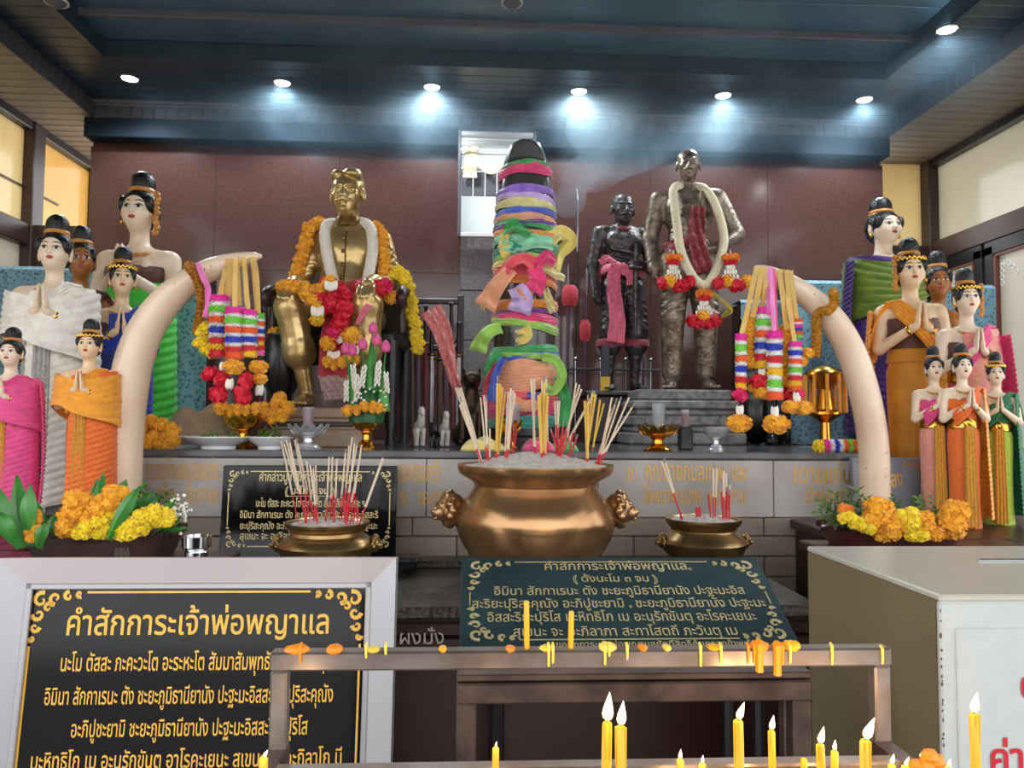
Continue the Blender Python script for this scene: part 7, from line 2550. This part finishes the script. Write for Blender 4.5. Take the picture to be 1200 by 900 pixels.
def candle(x, ytop, w, flame, label, fx=0., Y=None, base=None, group=CG):
    Y = Y or min(1.04, .0112*900/w)
    p = P(x, ytop, Y)
    zb_ = ZTR if base is None else base
    t = thing('wax_candle', label, 'candle', (p.x, Y, zb_), group=group)
    h = p.z-zb_
    r_ = w*pxm(Y)/2
    ln = rng.uniform(-.004, .004)
    wx = MB().tube([(ln, 0, 0), (ln*.5, 0, h*.5), (0, 0, h-.002), (0, 0, h)], [r_, r_, r_*.97, r_*.7], 12).build('wax', 'wax_yellow', t)
    if flame:
        MB().tube([(0, 0, h-.002), (.0005, 0, h+.006)], .0009, 5).build('wick', 'wick', wx)
        fh = flame*pxm(Y)
        link('flame', FLAME, 'flame', t, loc=(0, 0, h+.001), rot=(0, math.atan2(fx, flame), 0), scale=(fh*.95, fh*.95, fh))
        L = bpy.data.lights.new('candle_light', 'POINT')
        L.energy = .13
        L.color = (1, .62, .28)
        L.shadow_soft_size = .006
        lo = bpy.data.objects.new('candle_light', L)
        COL.objects.link(lo)
        lo.parent = t
        lo.location = (0, 0, h+fh*1.1)
        if flame > 14:
            for k in range(2):
                a_ = rng.uniform(3.4, 5.6)
                MB().tube([(r_*math.cos(a_), r_*math.sin(a_), h), (r_*1.05*math.cos(a_), r_*1.05*math.sin(a_), h-rng.uniform(.01, .05))], [r_*.25, r_*.12], 6).build('wax_run', 'wax_yellow', wx)
    return t


lit = 'burning yellow candle on the rack tray'
candle(711.5, 846, 12, 33, 'tallest of two burning candles close together before the low stand', 3)
candle(727.5, 851, 12.5, 28, 'shorter of two burning candles close together before the low stand', 3)
candle(865, 844, 12, 21, 'thick burning candle before the leg of the low stand', 8)
candle(904, 856, 8.5, 17, 'thin burning candle beside the leg of the low stand', 3)
candle(961, 872, 10, 20, 'burning candle beside the rack upright, with a pale flame', 5)
candle(978, 880, 9, 12, 'shorter burning candle next to the pale-flamed one', 1)
candle(1014, 867, 13, 27, 'thick burning candle with a long slanting flame by the rack upright', 13)
candle(1045, 896, 9, 12, 'low burning candle by the side rail, wick nearest the upright', 3)
candle(1061, 898, 10, 11, 'low burning candle by the side rail near the donation box', 5)
candle(797, 890, 8.5, 11, 'low burning candle between the two candle pairs', 1)
candle(823, 895, 8.5, 9, 'lowest burning candle between the two candle pairs', 1)
candle(942, 889, 8, 0, 'burnt-out yellow candle stub without flame near the rack upright')
candle(581, 876, 8, 6, 'lone slim candle with a tiny flame before the low stand', 1)
candle(309, 888, 10, 9, 'burning candle before the big framed plaque', 5)
candle(1141, 836, 11.5, 24, 'burning candle in front of the donation box lettering', 5)
candle(1112, 899, 10, 9, 'low burning candle beside the donation box edge', 2)
candle(617, 704, 6.5, 0, 'unlit thin candle standing on the rack bar, the taller one', 0, YR, zb+tb/2, None)
candle(669.5, 716, 6.5, 0, 'unlit thin candle standing on the rack bar, the shorter one', 0, YR, zb+tb/2, None)
t = thing('wax_lump', 'orange lump of melted wax on the side rail by the donation box', 'wax', P(1086, 897, .95))
for (dx, dz) in ((0, 0), (.012, .004), (-.012, -.003), (.004, .010)):
    MB().ell((dx, 0, dz), (.012, .010, .010), 8, 6, jit=.15).build('lump', 'wax_orange', t, smooth=False)

# ---- small cup behind the framed plaque
p = P(230, 651, 2.26)
t = thing('steel_cup', 'small dark metal cup beside the brown planter', 'cup', (p.x, 2.26, ZPL))
MB().lathe([(.030, 0), (.032, .03), (.028, .035), (.040, .045), (.041, .075), (.038, .075), (.030, .05), (.001, .048)], 24).build('cup', 'chrome', t)
# black slab beside the small plaque
t = thing('black_slab', 'low black granite slab beside the black plaque', 'slab', (P(474, 655, 3.0).x, 3.05, ZSTEP+.027))
MB().box((0, 0, .015), (.10, .20, .03), bev=.004).build('slab', 'sign_black', t, smooth=False)

# ================================================================== incense smoke hanging under the ceiling
def smoke(name, dmin, dmax, scale, top):
    hm = bpy.data.materials.new(name)
    hm.use_nodes = True
    nt = hm.node_tree
    nt.nodes.remove(nt.nodes['Principled BSDF'])
    vs = nt.nodes.new('ShaderNodeVolumeScatter')
    vs.inputs['Color'].default_value = (.52, .79, 1, 1)
    vs.inputs['Anisotropy'].default_value = .25
    tc = nt.nodes.new('ShaderNodeTexCoord')
    n1 = nt.nodes.new('ShaderNodeTexNoise')
    n1.inputs['Scale'].default_value = scale
    n1.inputs['Detail'].default_value = 3
    n1.inputs['Distortion'].default_value = .6
    mp = nt.nodes.new('ShaderNodeMapRange')
    for k, v in (('From Min', .42), ('From Max', .70), ('To Min', dmin), ('To Max', dmax)):
        mp.inputs[k].default_value = v
    nt.links.new(tc.outputs['Object'], n1.inputs['Vector'])
    nt.links.new(n1.outputs['Fac'], mp.inputs['Value'])
    den = mp.outputs[0]

    def mth(op, a_, b_):
        n = nt.nodes.new('ShaderNodeMath')
        n.operation = op
        for i, q in enumerate((a_, b_)):
            if isinstance(q, (int, float)):
                n.inputs[i].default_value = q
            else:
                nt.links.new(q, n.inputs[i])
        return n.outputs[0]
    if top:
        sp_ = nt.nodes.new('ShaderNodeSeparateXYZ')
        nt.links.new(tc.outputs['Generated'], sp_.inputs[0])
        gx, gz = sp_.outputs['X'], sp_.outputs['Z']
        bell = mth('MULTIPLY', mth('MULTIPLY', gx, mth('SUBTRACT', 1, gx)), 4)
        den = mth('MULTIPLY', mth('MULTIPLY', den, mth('POWER', gz, .7)), bell)
    nt.links.new(den, vs.inputs['Density'])
    nt.links.new(vs.outputs[0], nt.nodes['Material Output'].inputs['Volume'])
    MATS[name] = hm
    return hm


hz_ = MB().box((.45, 4.15, 3.405), (5.0, 2.2, .57)).build('incense_smoke', smoke('smoke_layer', .08, 1.0, 1.5, True), None, smooth=False)
hz_['kind'] = 'stuff'
hz_['label'] = 'bluish incense smoke spread in a layer under the dark ceiling'
hz_['category'] = 'smoke'
sm = []
for (x, y, d, rx, rz) in ((690, 205, 4.5, .20, .10), (725, 180, 4.55, .24, .14), (760, 160, 4.5, .26, .16), (700, 150, 4.4, .20, .12), (800, 130, 4.4, .26, .14), (850, 150, 4.45, .22, .12), (745, 120, 4.35, .24, .12), (668, 235, 4.45, .10, .10)):
    p = P(x, y, d)
    sm.append(ell(tuple(p), (rx, .20, rz), .10))
hz_ = link('incense_smoke', sdf_mesh(sm, (0, 4.0, 2.6), (1.9, 4.9, 3.5), .03, 'incense_smoke'), smoke('smoke_plume', .10, 1.1, 3.5, False))
hz_['kind'] = 'stuff'
hz_['label'] = 'thin pale smoke plume drifting up beside the wrapped pillar tip'
hz_['category'] = 'smoke'
